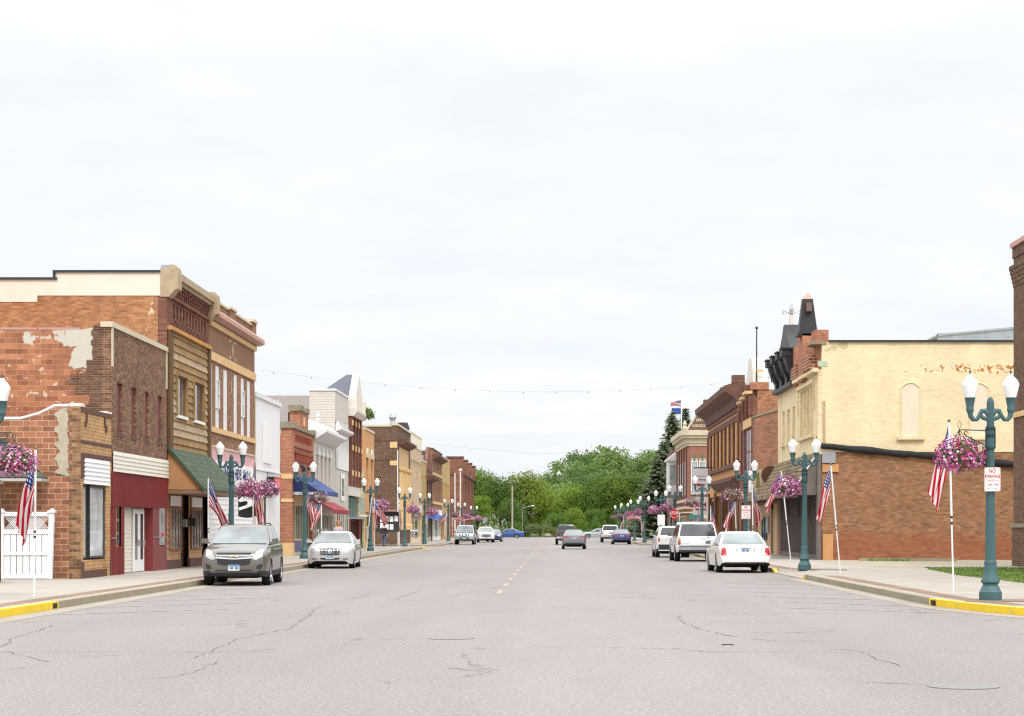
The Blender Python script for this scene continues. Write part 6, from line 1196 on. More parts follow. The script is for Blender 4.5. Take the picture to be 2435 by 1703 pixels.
    for sg in (-1, 1):
        for (f0, f1) in g['wins']:
            o = patch('side_window', lambda f_, u, sg=sg: Ps(sg, f_, u), lin(f0, f1, 7), lin(.05, .86, 6), sglass)
        f0, f1 = g['wins'][0][0], g['wins'][-1][1]
    # projected details
    def decal(name, poly, mat, d='y', sgn=1, off=.006, nx=10, nz=5, par=None):
        xs_ = [p[0] for p in poly]; x0, x1 = min(xs_), max(xs_); mb = MB(); rows = []
        def span(x):
            zz = []
            for i in range(len(poly)):
                (ax, az), (bx, bz) = poly[i], poly[(i + 1) % len(poly)]
                if abs(ax - bx) < 1e-9:
                    if abs(ax - x) < 1e-6: zz += [az, bz]
                elif min(ax, bx) - 1e-9 <= x <= max(ax, bx) + 1e-9: zz.append(az + (bz - az) * (x - ax) / (bx - ax))
            return min(zz), max(zz)
        brk = sorted(set(xs_ + lin(x0, x1, nx)))
        for x in brk:
            z0, z1 = span(x); row = []
            for z in lin(z0, z1, nz):
                if d == 'y': hit = bvh.ray_cast(Vector((x, sgn * 9, z)), Vector((0, -sgn, 0)))
                else: hit = bvh.ray_cast(Vector((sgn * 9, x, z)), Vector((-sgn, 0, 0)))
                if hit[0] is None:
                    q = Vector((x, sgn * Ln / 2, z)) if d == 'y' else Vector((sgn * HW, x, z)); hit = bvh.find_nearest(q)
                row.append(hit[0] + hit[1] * off if hit[1].dot(Vector((0, sgn, 0)) if d == 'y' else Vector((sgn, 0, 0))) > 0 else hit[0] - hit[1] * off)
            rows.append(row)
        for i in range(len(rows) - 1):
            for j in range(nz - 1): mb.face([rows[i][j], rows[i + 1][j], rows[i + 1][j + 1], rows[i][j + 1]])
        return mb.build(name, mat, par or t, smooth=60, local=True, weld=True)
    mir = lambda pl: [(-x, z) for x, z in pl]
    rect = lambda x0, x1, z0, z1: [(x0, z0), (x1, z0), (x1, z1), (x0, z1)]
    for pl, mt in sp.get('head', []):
        for q in (pl, mir(pl)): decal('headlight', q, mt, 'y', 1, .008)
    for nm, pl, mt, off in sp.get('front', []): decal(nm, pl, mt, 'y', 1, off)
    for pl, mt in sp.get('tail', []):
        for q in (pl, mir(pl)): decal('tail_light', q, mt, 'y', -1, .008)
    for nm, pl, mt, off in sp.get('rear', []): decal(nm, pl, mt, 'y', -1, off)
    # doors, handles, mirrors, arches
    a, d, h, z = lev(0); s0, s1 = a + bow, d
    for sg in (-1, 1):
        for s in sp['seams']: decal('door_seam', rect(Y(s) - .006, Y(s) + .006, lerp_tab(sp['zb'], s) + .12, zbl - .06), clad, 'x', sg, .002, 2, 6)
        for s in sp['seams'][1:]:
            hp = bvh.ray_cast(Vector((sg * 9, Y(s) + .2, zbl - .13)), Vector((-sg, 0, 0)))[0]
            if hp: MB().box(hp.x - .005, hp.x + sg * .035, Y(s) + .1, Y(s) + .28, zbl - .145, zbl - .115).build('door_handle', sp.get('handle', paint), t, smooth=30, local=True)
        mx = lev(.1)[2]; ym = Y(s0 + .18); mb = MB(); mb.prism([(sg * (mx + .06), ym - .06, zbl + .02), (sg * (mx + .25), ym - .07, zbl + .03), (sg * (mx + .26), ym - .07, zbl + .13), (sg * (mx + .22), ym - .06, zbl + .17), (sg * (mx + .08), ym - .06, zbl + .15)], (0, .12, 0)); mb.prism([(sg * (mx - .03), ym - .02, zbl + .0), (sg * (mx + .1), ym - .02, zbl + .03), (sg * (mx + .1), ym - .02, zbl + .07), (sg * (mx - .03), ym - .02, zbl + .06)], (0, .05, 0)); o = mb.build('wing_mirror', sp.get('mirror', paint), t, smooth=35, local=True)
        MB().box(sg * (mx + .07), sg * (mx + .25), ym - .075, ym - .068, zbl + .045, zbl + .14).build('mirror_glass', cglass, o, local=True)
        if sp.get('rails'):
            hh = lev(1)[2]; mb = MB(); r0, r1 = Y(sB + .25), Y(sC - .2); mb.tube([(sg * hh * .9, r0, zr - .03), (sg * hh * .9, r0 - .12, zr + .03), (sg * hh * .9, (r0 + r1) / 2, zr + .045), (sg * hh * .9, r1 + .12, zr + .03), (sg * hh * .9, r1, zr - .03)], .018, 6); mb.build('roof_rail', clad, t, local=True)
        for y_ in ya:
            tm, rm, hm = wheel_mesh(rw, sp.get('tw', .225), sp.get('rim', 5)); we = bpy.data.objects.new('wheel', tm); COL.objects.link(we); we.parent = t; we.location = (sg * (lerp_tab(sp['hw'], y_) - .125), Y(y_), rw)
            if sg < 0: we.rotation_euler.z = math.pi
            for nm, me in (('rim', rm), ('hub', hm)): o = bpy.data.objects.new(nm, me); COL.objects.link(o); o.parent = we
    MB().box(-HW * .62, HW * .62, Y(fo + wb + .3), Y(fo - .3), lerp_tab(sp['zb'], Ln / 2) - .05, lerp_tab(sp['zb'], Ln / 2) + .05).build('underbody', interior, t, local=True)
    for where, zc, wch in sp.get('plates', []):
        sg = 1 if where == 'front' else -1; hit = bvh.ray_cast(Vector((0.01, sg * 9, zc)), Vector((0, -sg, 0)))[0]; y0 = (hit.y if hit else sg * Ln / 2) + sg * .015
        o = MB().box(-.155, .155, y0, y0 + sg * .008, zc - .08, zc + .08).build('number_plate', plate_w, t, local=True); MB().box(-.15, .15, y0 + sg * .008, y0 + sg * .010, zc + .035, zc + .075).build('plate_band', plate_b, o, local=True)
        mb = MB()
        for i in (0, 1, 2, 4, 5, 6): x = -.125 + i * .036; mb.box(x, x + .022, y0 + sg * .008, y0 + sg * .0105, zc - .045, zc + .022)
        mb.build('plate_characters', platetxt, o, local=True)
    t.rotation_euler.z = rz
    return t, body, decal, Y, bvh
rct = lambda x0, x1, z0, z1: [(x0, z0), (x1, z0), (x1, z1), (x0, z1)]
suv = dict(L=4.77, W=1.84, fo=.94, wb=2.86, rw=.355, clad=1, rails=1, sh=.09,
    deck=[(0, .74), (.02, .82), (.06, .90), (.16, .98), (.4, 1.05), (1.15, 1.16), (1.4, 1.17), (4.3, 1.2), (4.6, 1.2), (4.7, 1.1), (4.77, .85)], hw=[(0, .66), (.04, .76), (.12, .84), (.3, .895), (.6, .92), (4.2, .92), (4.5, .89), (4.7, .82), (4.77, .74)], zb=[(0, .36), (.06, .27), (.3, .24), (4.3, .26), (4.7, .36), (4.77, .46)],
    gh=dict(s=(1.02, 1.95, 4.2, 4.66), hb=.83, hr=.64, zr=1.68, zb=1.13, bow=.2, wins=[(.05, .40), (.43, .70), (.73, .94)], rwl=.12), seams=(1.35, 2.45, 3.5), plates=[('front', .50, 1), ('rear', .8, 1)], sglass=glassmat('side_glass_suv', (.05, .055, .06), .04, .8, .4), handle=chrome,
    head=[([(.50, .74), (.60, .71), (.76, .80), (.80, .98), (.74, 1.0), (.60, .93)], lampcl)],
    front=[('grille', [(-.46, .845), (.46, .845), (.48, .905), (-.48, .905)], clad, .012), ('grille', [(-.44, .60), (-.30, .565), (.30, .565), (.44, .60), (.47, .745), (0, .715), (-.47, .745)], clad, .012), ('grille_surround', [(-.5, .76), (0, .725), (.5, .76), (.49, .785), (0, .75), (-.49, .785)], chrome, .014), ('grille_surround', [(-.49, .83), (.49, .83), (.5, .843), (-.5, .843)], chrome, .014), ('emblem', [(-.12, .79), (-.045, .79), (-.04, .81), (.045, .81), (.04, .79), (.12, .79), (.10, .82), (.045, .82), (.04, .835), (-.045, .835), (-.04, .82), (-.10, .82)], gold, .02), ('lower_intake', rct(-.5, .5, .40, .44), clad, .006), ('fog_lamp', [(.60, .46), (.74, .47), (.78, .60), (.64, .58)], clad, .006), ('fog_lamp', [(-.60, .46), (-.74, .47), (-.78, .60), (-.64, .58)], clad, .006), ('bumper_skirt', [(-.74, .27), (.74, .27), (.76, .37), (-.76, .37)], clad, .004)],
    tail=[([(.62, .85), (.78, .85), (.8, 1.1), (.66, 1.1)], tailr)])
sedan_us = dict(L=5.27, W=1.89, fo=1.08, wb=2.93, rw=.335, sh=.08, rim=7,
    deck=[(0, .62), (.03, .72), (.1, .80), (.3, .86), (1.5, .98), (4.0, 1.0), (4.5, 1.02), (5.08, .98), (5.16, .93), (5.21, .72), (5.27, .62)], hw=[(0, .64), (.05, .74), (.2, .86), (.5, .93), (4.4, .935), (4.8, .925), (5.1, .90), (5.2, .87), (5.27, .82)], zb=[(0, .33), (.1, .22), (5.0, .25), (5.15, .31), (5.27, .36)],
    gh=dict(s=(1.45, 2.25, 3.75, 4.55), hb=.84, hr=.62, zr=1.46, zb=.96, bow=.18, rbow=.16, wins=[(.06, .46), (.49, .80), (.83, .95)], rwl=.12, rwx=.9), seams=(1.6, 2.75, 3.8), plates=[('rear', .80, 1)], sglass=cglass_d, rglass=glassmat('sky_toned_rear_glass', (.15, .19, .185), .06, .8, .5),  # rear glass base lightened too, sky reflection painted into its colour
    head=[([(.5, .62), (.8, .64), (.8, .76), (.5, .72)], lampcl)], front=[('grille', rct(-.4, .4, .55, .72), clad, .01)],
    tail=[([(.66, .62), (.86, .62), (.84, .86), (.78, .95), (.70, .93)], tailr)], rear=[('plate_recess', rct(-.36, .36, .705, .88), galv, .006), ('plate_surround', rct(-.27, .27, .715, .87), signw, .009), ('brake_lamp', [(-.36, .99), (0, 1.0), (.36, .99), (.36, .97), (0, .985), (-.36, .97)], tailr, .004), ('bumper_seam', rct(-.86, .86, .608, .616), clad, .003), ('lower_bumper', [(-.8, .32), (.8, .32), (.74, .39), (-.74, .39)], clad, .004)])
sedan_eu = dict(L=4.87, W=1.84, fo=.9, wb=2.88, rw=.335, sh=.08, rim=7,
    deck=[(0, .68), (.03, .77), (.1, .84), (.3, .90), (1.4, 1.0), (3.9, 1.02), (4.7, 1.04), (4.8, .96), (4.87, .7)], hw=[(0, .60), (.04, .70), (.15, .80), (.35, .87), (.7, .92), (4.2, .92), (4.6, .88), (4.87, .76)], zb=[(0, .30), (.08, .2), (.3, .18), (4.5, .22), (4.87, .36)],
    gh=dict(s=(1.3, 2.1, 3.4, 4.3), hb=.81, hr=.58, zr=1.45, zb=.97, bow=.2, wins=[(.06, .48), (.51, .84), (.87, .96)]), seams=(1.5, 2.55, 3.55), plates=[('front', .455, 1)], rglass=cglass,
    head=[([(.56, .60), (.70, .58), (.74, .72), (.72, .86), (.64, .87), (.58, .80)], lampcl)],
    front=[('grille', [(-.36, .53), (.36, .53), (.44, .79), (-.44, .79)], clad, .010)] + [('grille_bar', rct(-.42, .42, z, z + .014), chrome, .016) for z in (.585, .64, .695, .75)] + [('grille_bar', rct(x - .008, x + .008, .535, .785), chrome, .016) for x in (-.30, -.15, .15, .30)] + [('emblem', [(.085 * math.cos(R(30 * k)), .66 + .085 * math.sin(R(30 * k))) for k in range(12)], chrome, .022), ('emblem', [(-.045, .70), (0, .61), (.045, .70)], gold, .028), ('lower_intake', [(-.36, .36), (0, .33), (.36, .36), (.38, .42), (-.38, .42)], clad, .006), ('fog_lamp', rct(.5, .7, .36, .40), clad, .006), ('fog_lamp', rct(-.7, -.5, .36, .40), clad, .006)],
    tail=[([(.66, .6), (.8, .6), (.78, .98), (.72, .98)], tailr)])
boxsuv = dict(L=5.05, W=2.0, fo=.9, wb=2.95, rw=.385, tw=.26, clad=0, rails=1, sh=.07, rim=5,
    deck=[(0, .85), (.04, .98), (.12, 1.08), (1.4, 1.16), (4.9, 1.2), (4.98, 1.18), (5.02, 1.0), (5.05, .8)], hw=[(0, .86), (.05, .92), (.2, .97), (.5, 1.0), (4.7, 1.0), (4.95, .98), (5.05, .95)], zb=[(0, .5), (.1, .4), (4.7, .42), (5.05, .46)],
    gh=dict(s=(1.4, 2.1, 4.72, 4.98), hb=.92, hr=.76, zr=1.87, zb=1.15, bow=.14, rbow=.06, wins=[(.05, .34), (.37, .62), (.65, .95)], rwl=.06, rwx=.92), seams=(1.5, 2.5, 3.5), plates=[('rear', .62, 1)], rglass=glassmat('smoked_rear_glass', (.045, .048, .052), .06, .8, .6), mirror=clad,
    head=[([(.6, .8), (.86, .8), (.86, .96), (.6, .96)], lampcl)], front=[('grille', rct(-.55, .55, .72, .95), clad, .01)],
    tail=[([(.80, .78), (.93, .78), (.93, .90), (.80, .90)], tailr), ([(.80, .90), (.93, .90), (.93, 1.0), (.80, 1.0)], taild), ([(.80, 1.0), (.93, 1.0), (.93, 1.12), (.80, 1.12)], tailo)],
    rear=[('rear_bumper', rct(-.9, .9, .54, .70), galv, .05), ('bumper_top', rct(-.9, .9, .70, .73), clad, .055), ('lower_bumper', rct(-.9, .9, .455, .54), clad, .02), ('badge', rct(.36, .6, .93, 1.01), taild, .006), ('trim_strip', rct(-.78, -.4, .83, .85), galv, .006), ('tailgate_seam', rct(-.78, .78, .752, .76), clad, .004), ('wiper', [(.2, 1.09), (.55, 1.12), (.55, 1.14), (.2, 1.11)], clad, .02)])
crossover = dict(suv); crossover.update(L=4.7, W=1.9, front=[('grille', [(-.45, .62), (.45, .62), (.5, .9), (-.5, .9)], clad, .01), ('grille_bar', rct(-.46, .46, .7, .72), chrome, .014), ('grille_bar', rct(-.46, .46, .8, .82), chrome, .014), ('bumper_skirt', rct(-.7, .7, .3, .42), clad, .005)], plates=[('rear', .8, 1)], tail=[([(.70, .86), (.80, .86), (.82, 1.14), (.76, 1.14)], tailr)], rear=[('lower_bumper', [(-.78, .42), (.78, .42), (.8, .7), (-.8, .7)], clad, .006)], rglass=cglass_d)
pathf = dict(boxsuv); pathf.update(L=4.75, W=1.85, wb=2.85, hw=[(0, .78), (.05, .84), (.2, .9), (.5, .925), (4.4, .925), (4.75, .88)], deck=[(0, .82), (.04, .92), (.12, 1.02), (1.3, 1.12), (4.6, 1.16), (4.7, 1.1), (4.75, .8)], gh=dict(s=(1.25, 1.95, 4.4, 4.68), hb=.85, hr=.7, zr=1.82, zb=1.1, bow=.14, rbow=.06, wins=[(.05, .36), (.39, .66), (.69, .95)]), plates=[('front', .6, 1)], rear=[], tail=[([(.72, .8), (.86, .8), (.86, 1.1), (.72, 1.1)], tailr)], head=[([(.56, .78), (.82, .8), (.82, .98), (.56, .98)], lampcl)], front=[('grille', [(-.22, .76), (.22, .76), (.26, .95), (-.26, .95)], clad, .012), ('grille', [(.34, .8), (.46, .8), (.5, .95), (.36, .95)], clad, .012), ('grille', [(-.34, .8), (-.46, .8), (-.5, .95), (-.36, .95)], clad, .012), ('emblem', rct(-.1, .1, .83, .9), chrome, .02), ('lower_intake', rct(-.45, .45, .55, .66), clad, .008)], rglass=cglass_d)
sedan_c = dict(sedan_eu); sedan_c.update(L=4.65, wb=2.7, deck=[(0, .62), (.03, .74), (.1, .80), (.3, .86), (1.3, .98), (3.9, 1.0), (4.45, 1.05), (4.56, 1.02), (4.6, .85), (4.65, .62)], hw=[(0, .58), (.05, .7), (.2, .83), (.5, .9), (4.0, .91), (4.4, .885), (4.55, .85), (4.65, .78)], zb=[(0, .3), (.1, .2), (4.3, .24), (4.55, .3), (4.65, .4)], gh=dict(s=(1.2, 2.0, 3.3, 4.15), hb=.80, hr=.58, zr=1.44, zb=.97, bow=.2, rbow=.14, wins=[(.06, .48), (.51, .86)], rwl=.1, rwx=.9), plates=[('rear', .84, 1)], seams=(1.4, 2.45, 3.4), front=[('grille', rct(-.4, .4, .55, .7), clad, .01)], tail=[([(.40, .88), (.78, .86), (.84, .93), (.80, 1.0), (.46, .97)], tailr)], rear=[('lower_bumper', [(-.72, .34), (.72, .34), (.66, .46), (-.66, .46)], clad, .006), ('bumper_seam', rct(-.8, .8, .70, .71), clad, .003)])
pickup = dict(L=5.7, W=1.98, fo=.95, wb=3.5, rw=.39, tw=.26, sh=.06, rim=5,
    deck=[(0, .9), (.04, 1.02), (.12, 1.1), (1.5, 1.18), (2.0, 1.22), (3.6, 1.22), (5.6, 1.3), (5.66, 1.28), (5.7, .9)], hw=[(0, .84), (.05, .9), (.2, .96), (.5, .98), (5.4, .98), (5.66, .97), (5.7, .95)], zb=[(0, .5), (.1, .42), (5.3, .46), (5.7, .56)],
    gh=dict(s=(1.45, 2.15, 3.55, 3.75), hb=.9, hr=.74, zr=1.88, zb=1.18, bow=.14, rbow=.05, wins=[(.06, .5), (.53, .93)], rwl=.1, rwx=.9), seams=(1.6, 2.7, 3.6), plates=[('rear', .72, 1)], rglass=cglass_d,
    head=[([(.6, .8), (.88, .8), (.88, .98), (.6, .98)], lampcl)], front=[('grille', rct(-.55, .55, .75, 1.0), clad, .01)], tail=[([(.84, .86), (.95, .86), (.95, 1.2), (.84, 1.2)], tailr)], rear=[('rear_bumper', rct(-.9, .9, .58, .76), chrome, .06), ('tailgate_seam', rct(-.82, .82, .785, .8), clad, .004)])
PG = 'cars parked along the kerbs'
taupe = paintm('taupe_paint', (.17, .152, .132), .5); pearl = paintm('pearl_silver_paint', (.58, .58, .57), .25); ivory = paintm('ivory_white_paint', (.76, .75, .70), .05, .35); whitep = paintm('white_car_paint', (.72, .72, .71), .05, .35); silver = paintm('silver_paint', (.52, .53, .54), .35); greyp = paintm('grey_paint', (.16, .163, .17), .4); blackp = paintm('black_green_paint', (.03, .032, .03), .2); bluep = paintm('bright_blue_paint', (.03, .085, .30), .25); dblue = paintm('deep_blue_paint', (.025, .03, .15), .25); sgrey = paintm('silver_blue_paint', (.40, .45, .48), .35); navyp = paintm('navy_paint', (.03, .05, .14), .3)
make_car('parked_car', 'taupe metallic sport utility car with gold cross emblem, facing the camera', 'car', (-8.86, 56.75, 0), R(180 + 2.0), suv, taupe, PG)
make_car('parked_car', 'pearl white saloon with a large chrome barred grille, facing the camera', 'car', (-8.8, 79.6, 0), R(180 + 1.5), sedan_eu, pearl, PG)
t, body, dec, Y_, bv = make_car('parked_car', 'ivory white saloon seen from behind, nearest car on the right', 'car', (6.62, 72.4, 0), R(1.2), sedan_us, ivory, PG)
make_car('parked_car', 'white boxy utility vehicle with smoked rear window and roof rails behind the ivory saloon', 'car', (6.62, 95.6, 0), R(1.0), boxsuv, silver if False else whitep, PG)
make_car('parked_car', 'white crossover with a dark rear window, farthest of the three on the right', 'car', (6.25, 108, 0), R(.5), crossover, whitep, PG)
t, body, dec, Y_, bv = make_car('moving_car', 'grey saloon driving away in the middle of the road', 'car', (1.38, 148.4, 0), 0, sedan_c, greyp)
make_car('pickup_truck', 'dark pickup truck driving away just ahead of the grey saloon', 'pickup', (1.0, 186, 0), 0, pickup, blackp)
make_car('parked_car', 'deep blue saloon parked at the right kerb beyond the side street', 'car', (6.27, 190, 0), 0, sedan_c, dblue, PG)
make_car('pickup_truck', 'white pickup truck parked ahead of the deep blue saloon', 'pickup', (5.9, 215, 0), 0, pickup, whitep)
make_car('parked_car', 'silver grey sport utility car with three part grille, far left, facing the camera', 'car', (-8.45, 187.4, 0), R(180), pathf, sgrey, PG)
ex = dict(crossover); ex.update(plates=[('front', .55, 1)]); make_car('parked_car', 'white sport utility car parked behind the silver grey one', 'car', (-7.5, 214, 0), R(180 + 4), ex, whitep, PG)
make_car('parked_car', 'navy car mostly hidden behind the white sport utility car on the left', 'car', (-6.9, 226, 0), R(180), sedan_c, navyp, PG)
make_car('crossing_car', 'bright blue saloon standing side-on across the end of the street', 'car', (-6.9, 291, 0), R(90), sedan_c, bluep)
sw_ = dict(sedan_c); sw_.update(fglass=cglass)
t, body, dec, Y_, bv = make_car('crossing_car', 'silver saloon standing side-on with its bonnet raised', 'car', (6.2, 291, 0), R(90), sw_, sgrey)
MB().prism([(-.7, 1.05, 1.0), (.7, 1.05, 1.0), (.65, 1.75, 1.75), (-.65, 1.75, 1.75)], (0, .03, .05)).build('raised_bonnet', sgrey, t, local=True)
# motorcycle
t = thing('motorcycle', 'dark motorcycle standing in front of the bright blue saloon', 'motorcycle', (-8.3, 281, 0))
for x in (-.72, .72):
    mb = MB()
    for k in range(20): a0, a1 = 2 * math.pi * k / 20, 2 * math.pi * (k + 1) / 20; mb.tube([(x + .27 * math.cos(a0), 0, .33 + .27 * math.sin(a0)), (x + .27 * math.cos(a1), 0, .33 + .27 * math.sin(a1))], .065, 6, cap=False)
    o = mb.build('wheel', rubber, t, local=True); MB().lathe([(.0, 0), (.2, 0), (.2, .02), (0, .02)], 0, 0, 12).build('rim', rimm, o, local=True).location = (x, .0, .33); o.children[0].rotation_euler.x = R(90)
MB().prism([(-.5, -.12, .4), (.35, -.12, .35), (.45, -.12, .65), (.1, -.12, .78), (-.45, -.12, .6)], (0, .24, 0)).build('engine', darkm, t, local=True); MB().tube([(-.25, 0, .85), (-.05, 0, .9), (.15, 0, .82)], [.08, .17, .1], 8).build('fuel_tank', maroon, t, local=True); MB().tube([(.1, 0, .74), (.5, 0, .72), (.85, 0, .8)], [.1, .13, .08], 8).build('seat', black, t, local=True); MB().tube([(-.72, 0, .33), (-.45, 0, .95), (-.38, 0, 1.08)], .035, 6).build('fork', chrome, t, local=True); MB().tube([(-.3, -.36, 1.08), (-.4, -.1, 1.12), (-.4, .1, 1.12), (-.3, .36, 1.08)], .018, 6).build('handlebar', chrome, t, local=True); MB().tube([(-.56, 0, .92), (-.45, 0, .92)], .09, 8).build('headlight', lampcl, t, local=True); MB().tube([(0, .16, .3), (.5, .18, .28), (.95, .18, .34)], .045, 6).build('exhaust', chrome, t, local=True)
# ------------------------------------------------------------------ people
skinm = plain('skin', S(224, 170, 140), .55, .08, 6); jeans = plain('denim', S(74, 92, 124), .85, .15, 6); jacket = plain('dark_jacket', S(62, 54, 48), .85, .2, 5); hair_d = plain('dark_hair', S(50, 36, 28), .7, .3, 12); hair_r = plain('auburn_hair', S(170, 110, 70), .7, .3, 14); blouse = plain('pale_blouse', S(170, 160, 170), .8, .12); shoem = plain('dark_shoe', (.03, .028, .026), .6, .2)
def skin_obj(name, verts, edges, radii, mat, parent, root=0, sub=2):
    me = bpy.data.meshes.new(name); me.from_pydata(verts, edges, []); me.materials.append(mat); o = bpy.data.objects.new(name, me); COL.objects.link(o)
    md = o.modifiers.new('skin', 'SKIN'); md.use_smooth_shade = True; sv = me.skin_vertices[0].data if me.skin_vertices else None
    if sv is None:
        bpy.context.view_layer.objects.active = o
    for i, r_ in enumerate(radii): me.skin_vertices[0].data[i].radius = r_ if isinstance(r_, tuple) else (r_, r_)
    me.skin_vertices[0].data[root].use_root = True
    o.modifiers.new('sub', 'SUBSURF').levels = sub; o.modifiers['sub'].render_levels = sub
    dg = bpy.context.evaluated_depsgraph_get(); nm = bpy.data.meshes.new_from_object(o.evaluated_get(dg)); bpy.data.objects.remove(o)
    nm.name = name
    if not nm.materials: nm.materials.append(mat)
    for p in nm.polygons: p.use_smooth = True
    q = bpy.data.objects.new(name, nm); COL.objects.link(q); q.parent = parent; return q
def person(label, x, y, rz, top, hair, stride=.18, long_hair=False, z=SW):
    t = thing('person', label, 'person', (x, y, z)); t.rotation_euler.z = rz
    s = stride    # local: facing -Y
    V = [(0, 0, .95), (0, .01, 1.15), (0, .02, 1.38), (0, 0, 1.50), (0, -.01, 1.58),
         (.09, 0, .90), (.10, -s * .55, .50), (.10, -s * .8, .09), (.10, -s * .8 - .14, .045), (-.09, 0, .90), (-.10, s * .35, .50), (-.10, s * 1.15, .11), (-.10, s * 1.15 - .13, .045),
         (.18, .02, 1.40), (.24, .05, 1.14), (.25, -.02, .90), (-.18, .02, 1.40), (-.24, -.02, 1.14), (-.24, -.14, .93)]
    E_ = [(0, 1), (1, 2), (2, 3), (3, 4), (0, 5), (5, 6), (6, 7), (7, 8), (0, 9), (9, 10), (10, 11), (11, 12), (2, 13), (13, 14), (14, 15), (2, 16), (16, 17), (17, 18)]
    rad = [(.14, .10), (.135, .095), (.15, .10), .05, .052, .085, .058, .04, .035, .085, .058, .04, .035, .062, .042, .03, .062, .042, .03]
    skin_obj('body', V, E_, rad, skinm, t)
    mb = MB(); hd = []     # head: an egg with brow, nose and chin
    for i in range(9):
        a = math.pi * i / 8; r0 = math.sin(a); zz = 1.66 + .118 * math.cos(a)
        for k in range(12): b_ = 2 * math.pi * k / 12; wv = .076 * (1 - .18 * max(0, -math.cos(a))); hd.append((wv * r0 * math.cos(b_), -.01 + .094 * r0 * math.sin(b_) - (.012 if -.2 < math.cos(a) < .2 and k in (9,) else 0), zz))
    mb.v = hd
    for i in range(8):
        for k in range(12): mb.f.append([i * 12 + k, i * 12 + (k + 1) % 12, (i + 1) * 12 + (k + 1) % 12, (i + 1) * 12 + k]); mb.m.append(0)
    head = mb.build('head', skinm, t, smooth=70, local=True, weld=True)
    mb = MB(); mb.prism([(-.012, -.1, 1.645), (.012, -.1, 1.645), (0, -.1, 1.69)], (0, -.022, 0)); mb.build('nose', skinm, head, local=True)
    for sg in (-1, 1): MB().box(sg * .03 - .012, sg * .03 + .012, -.103, -.096, 1.672, 1.684).build('eye', darkm, head, local=True); MB().tube([(sg * .078, .0, 1.64), (sg * .084, .01, 1.69)], [.012, .018], 6).build('ear', skinm, head, local=True)
    MB().box(-.024, .024, -.102, -.09, 1.598, 1.606).build('mouth', plain('lip', S(170, 90, 84), .6, .1) if 'lip' not in MATS else MATS['lip'], head, local=True)
    mb = MB(); rg = random.Random(int(x * 10))
    for i in range(260):
        a, b_ = rg.uniform(0, 6.28), rg.uniform(-.1 if not long_hair else -.9, 1); d = Vector((math.cos(a) * math.sqrt(max(0, 1 - b_ * b_)), math.sin(a) * math.sqrt(max(0, 1 - b_ * b_)), b_))
        if d.y < -.55 and d.z < .45: continue
        p = Vector((0, .0, 1.675)) + Vector((d.x * .088, d.y * .105, d.z * .125)) * (1 + (.22 if long_hair else .06) * rg.random()); q = rg.uniform(.02, .045); nrm = d.orthogonal().normalized(); mb.face([p - nrm * q, p + d.cross(nrm) * q, p + nrm * q, p + Vector((0, 0, -.05)) - d.cross(nrm) * q])
    mb.build('hair', hair, t, fix=False, local=True)
    mb = MB(); 
    skin_obj('jacket', [V[i] for i in (0, 1, 2, 13, 14, 16, 17)] + [(.249, -.005, .95), (-.24, -.115, .98), (0, 0, .86)], [(0, 1), (1, 2), (2, 3), (3, 4), (4, 7), (2, 5), (5, 6), (6, 8), (0, 9)], [(.165, .125), (.16, .12), (.172, .122), .082, .058, .082, .058, .046, .046, (.165, .125)], top, t)
    skin_obj('jeans', [(0, 0, .98)] + [V[i] for i in (5, 6, 7, 9, 10, 11)], [(0, 1), (1, 2), (2, 3), (0, 4), (4, 5), (5, 6)], [(.155, .11), .10, .075, .06, .10, .075, .06], jeans, t)
    for i, j in ((7, 8), (11, 12)): a = Vector(V[i]); c = Vector(V[j]); MB().tube([a + Vector((0, .06, -.045)), a + Vector((0, 0, -.04)), c], [.04, .05, .042], 8).build('shoe', shoem, t, smooth=60, local=True)
    for sg, i in ((1, 15), (-1, 18)):
        p = Vector(V[i]); mb = MB(); mb.tube([p, p + Vector((0, -.01, -.05)), p + Vector((0, -.015, -.09))], [.024, .032, .028], 8)
        for k in range(4): f0 = p + Vector((0, -.03 + k * .018, -.09)); ln = (.07, .085, .08, .06)[k]; mb.tube([f0, f0 + Vector((-sg * .005, -.005, -ln * .5)), f0 + Vector((-sg * .018, -.002, -ln))], [.009, .009, .007], 6)
        mb.tube([p + Vector((0, -.02, -.04)), p + Vector((-sg * .01, -.05, -.075)), p + Vector((-sg * .012, -.055, -.1))], [.011, .011, .008], 6); mb.build('hand', skinm, t, smooth=60, local=True)
    return t
person('person in dark jacket and blue jeans walking past the notice board', -13.15, 153, R(165), jacket, hair_d, .2)
person('person with auburn hair standing behind the pearl white saloon', -10.45, 96, R(15), blouse, hair_r, .05, True)
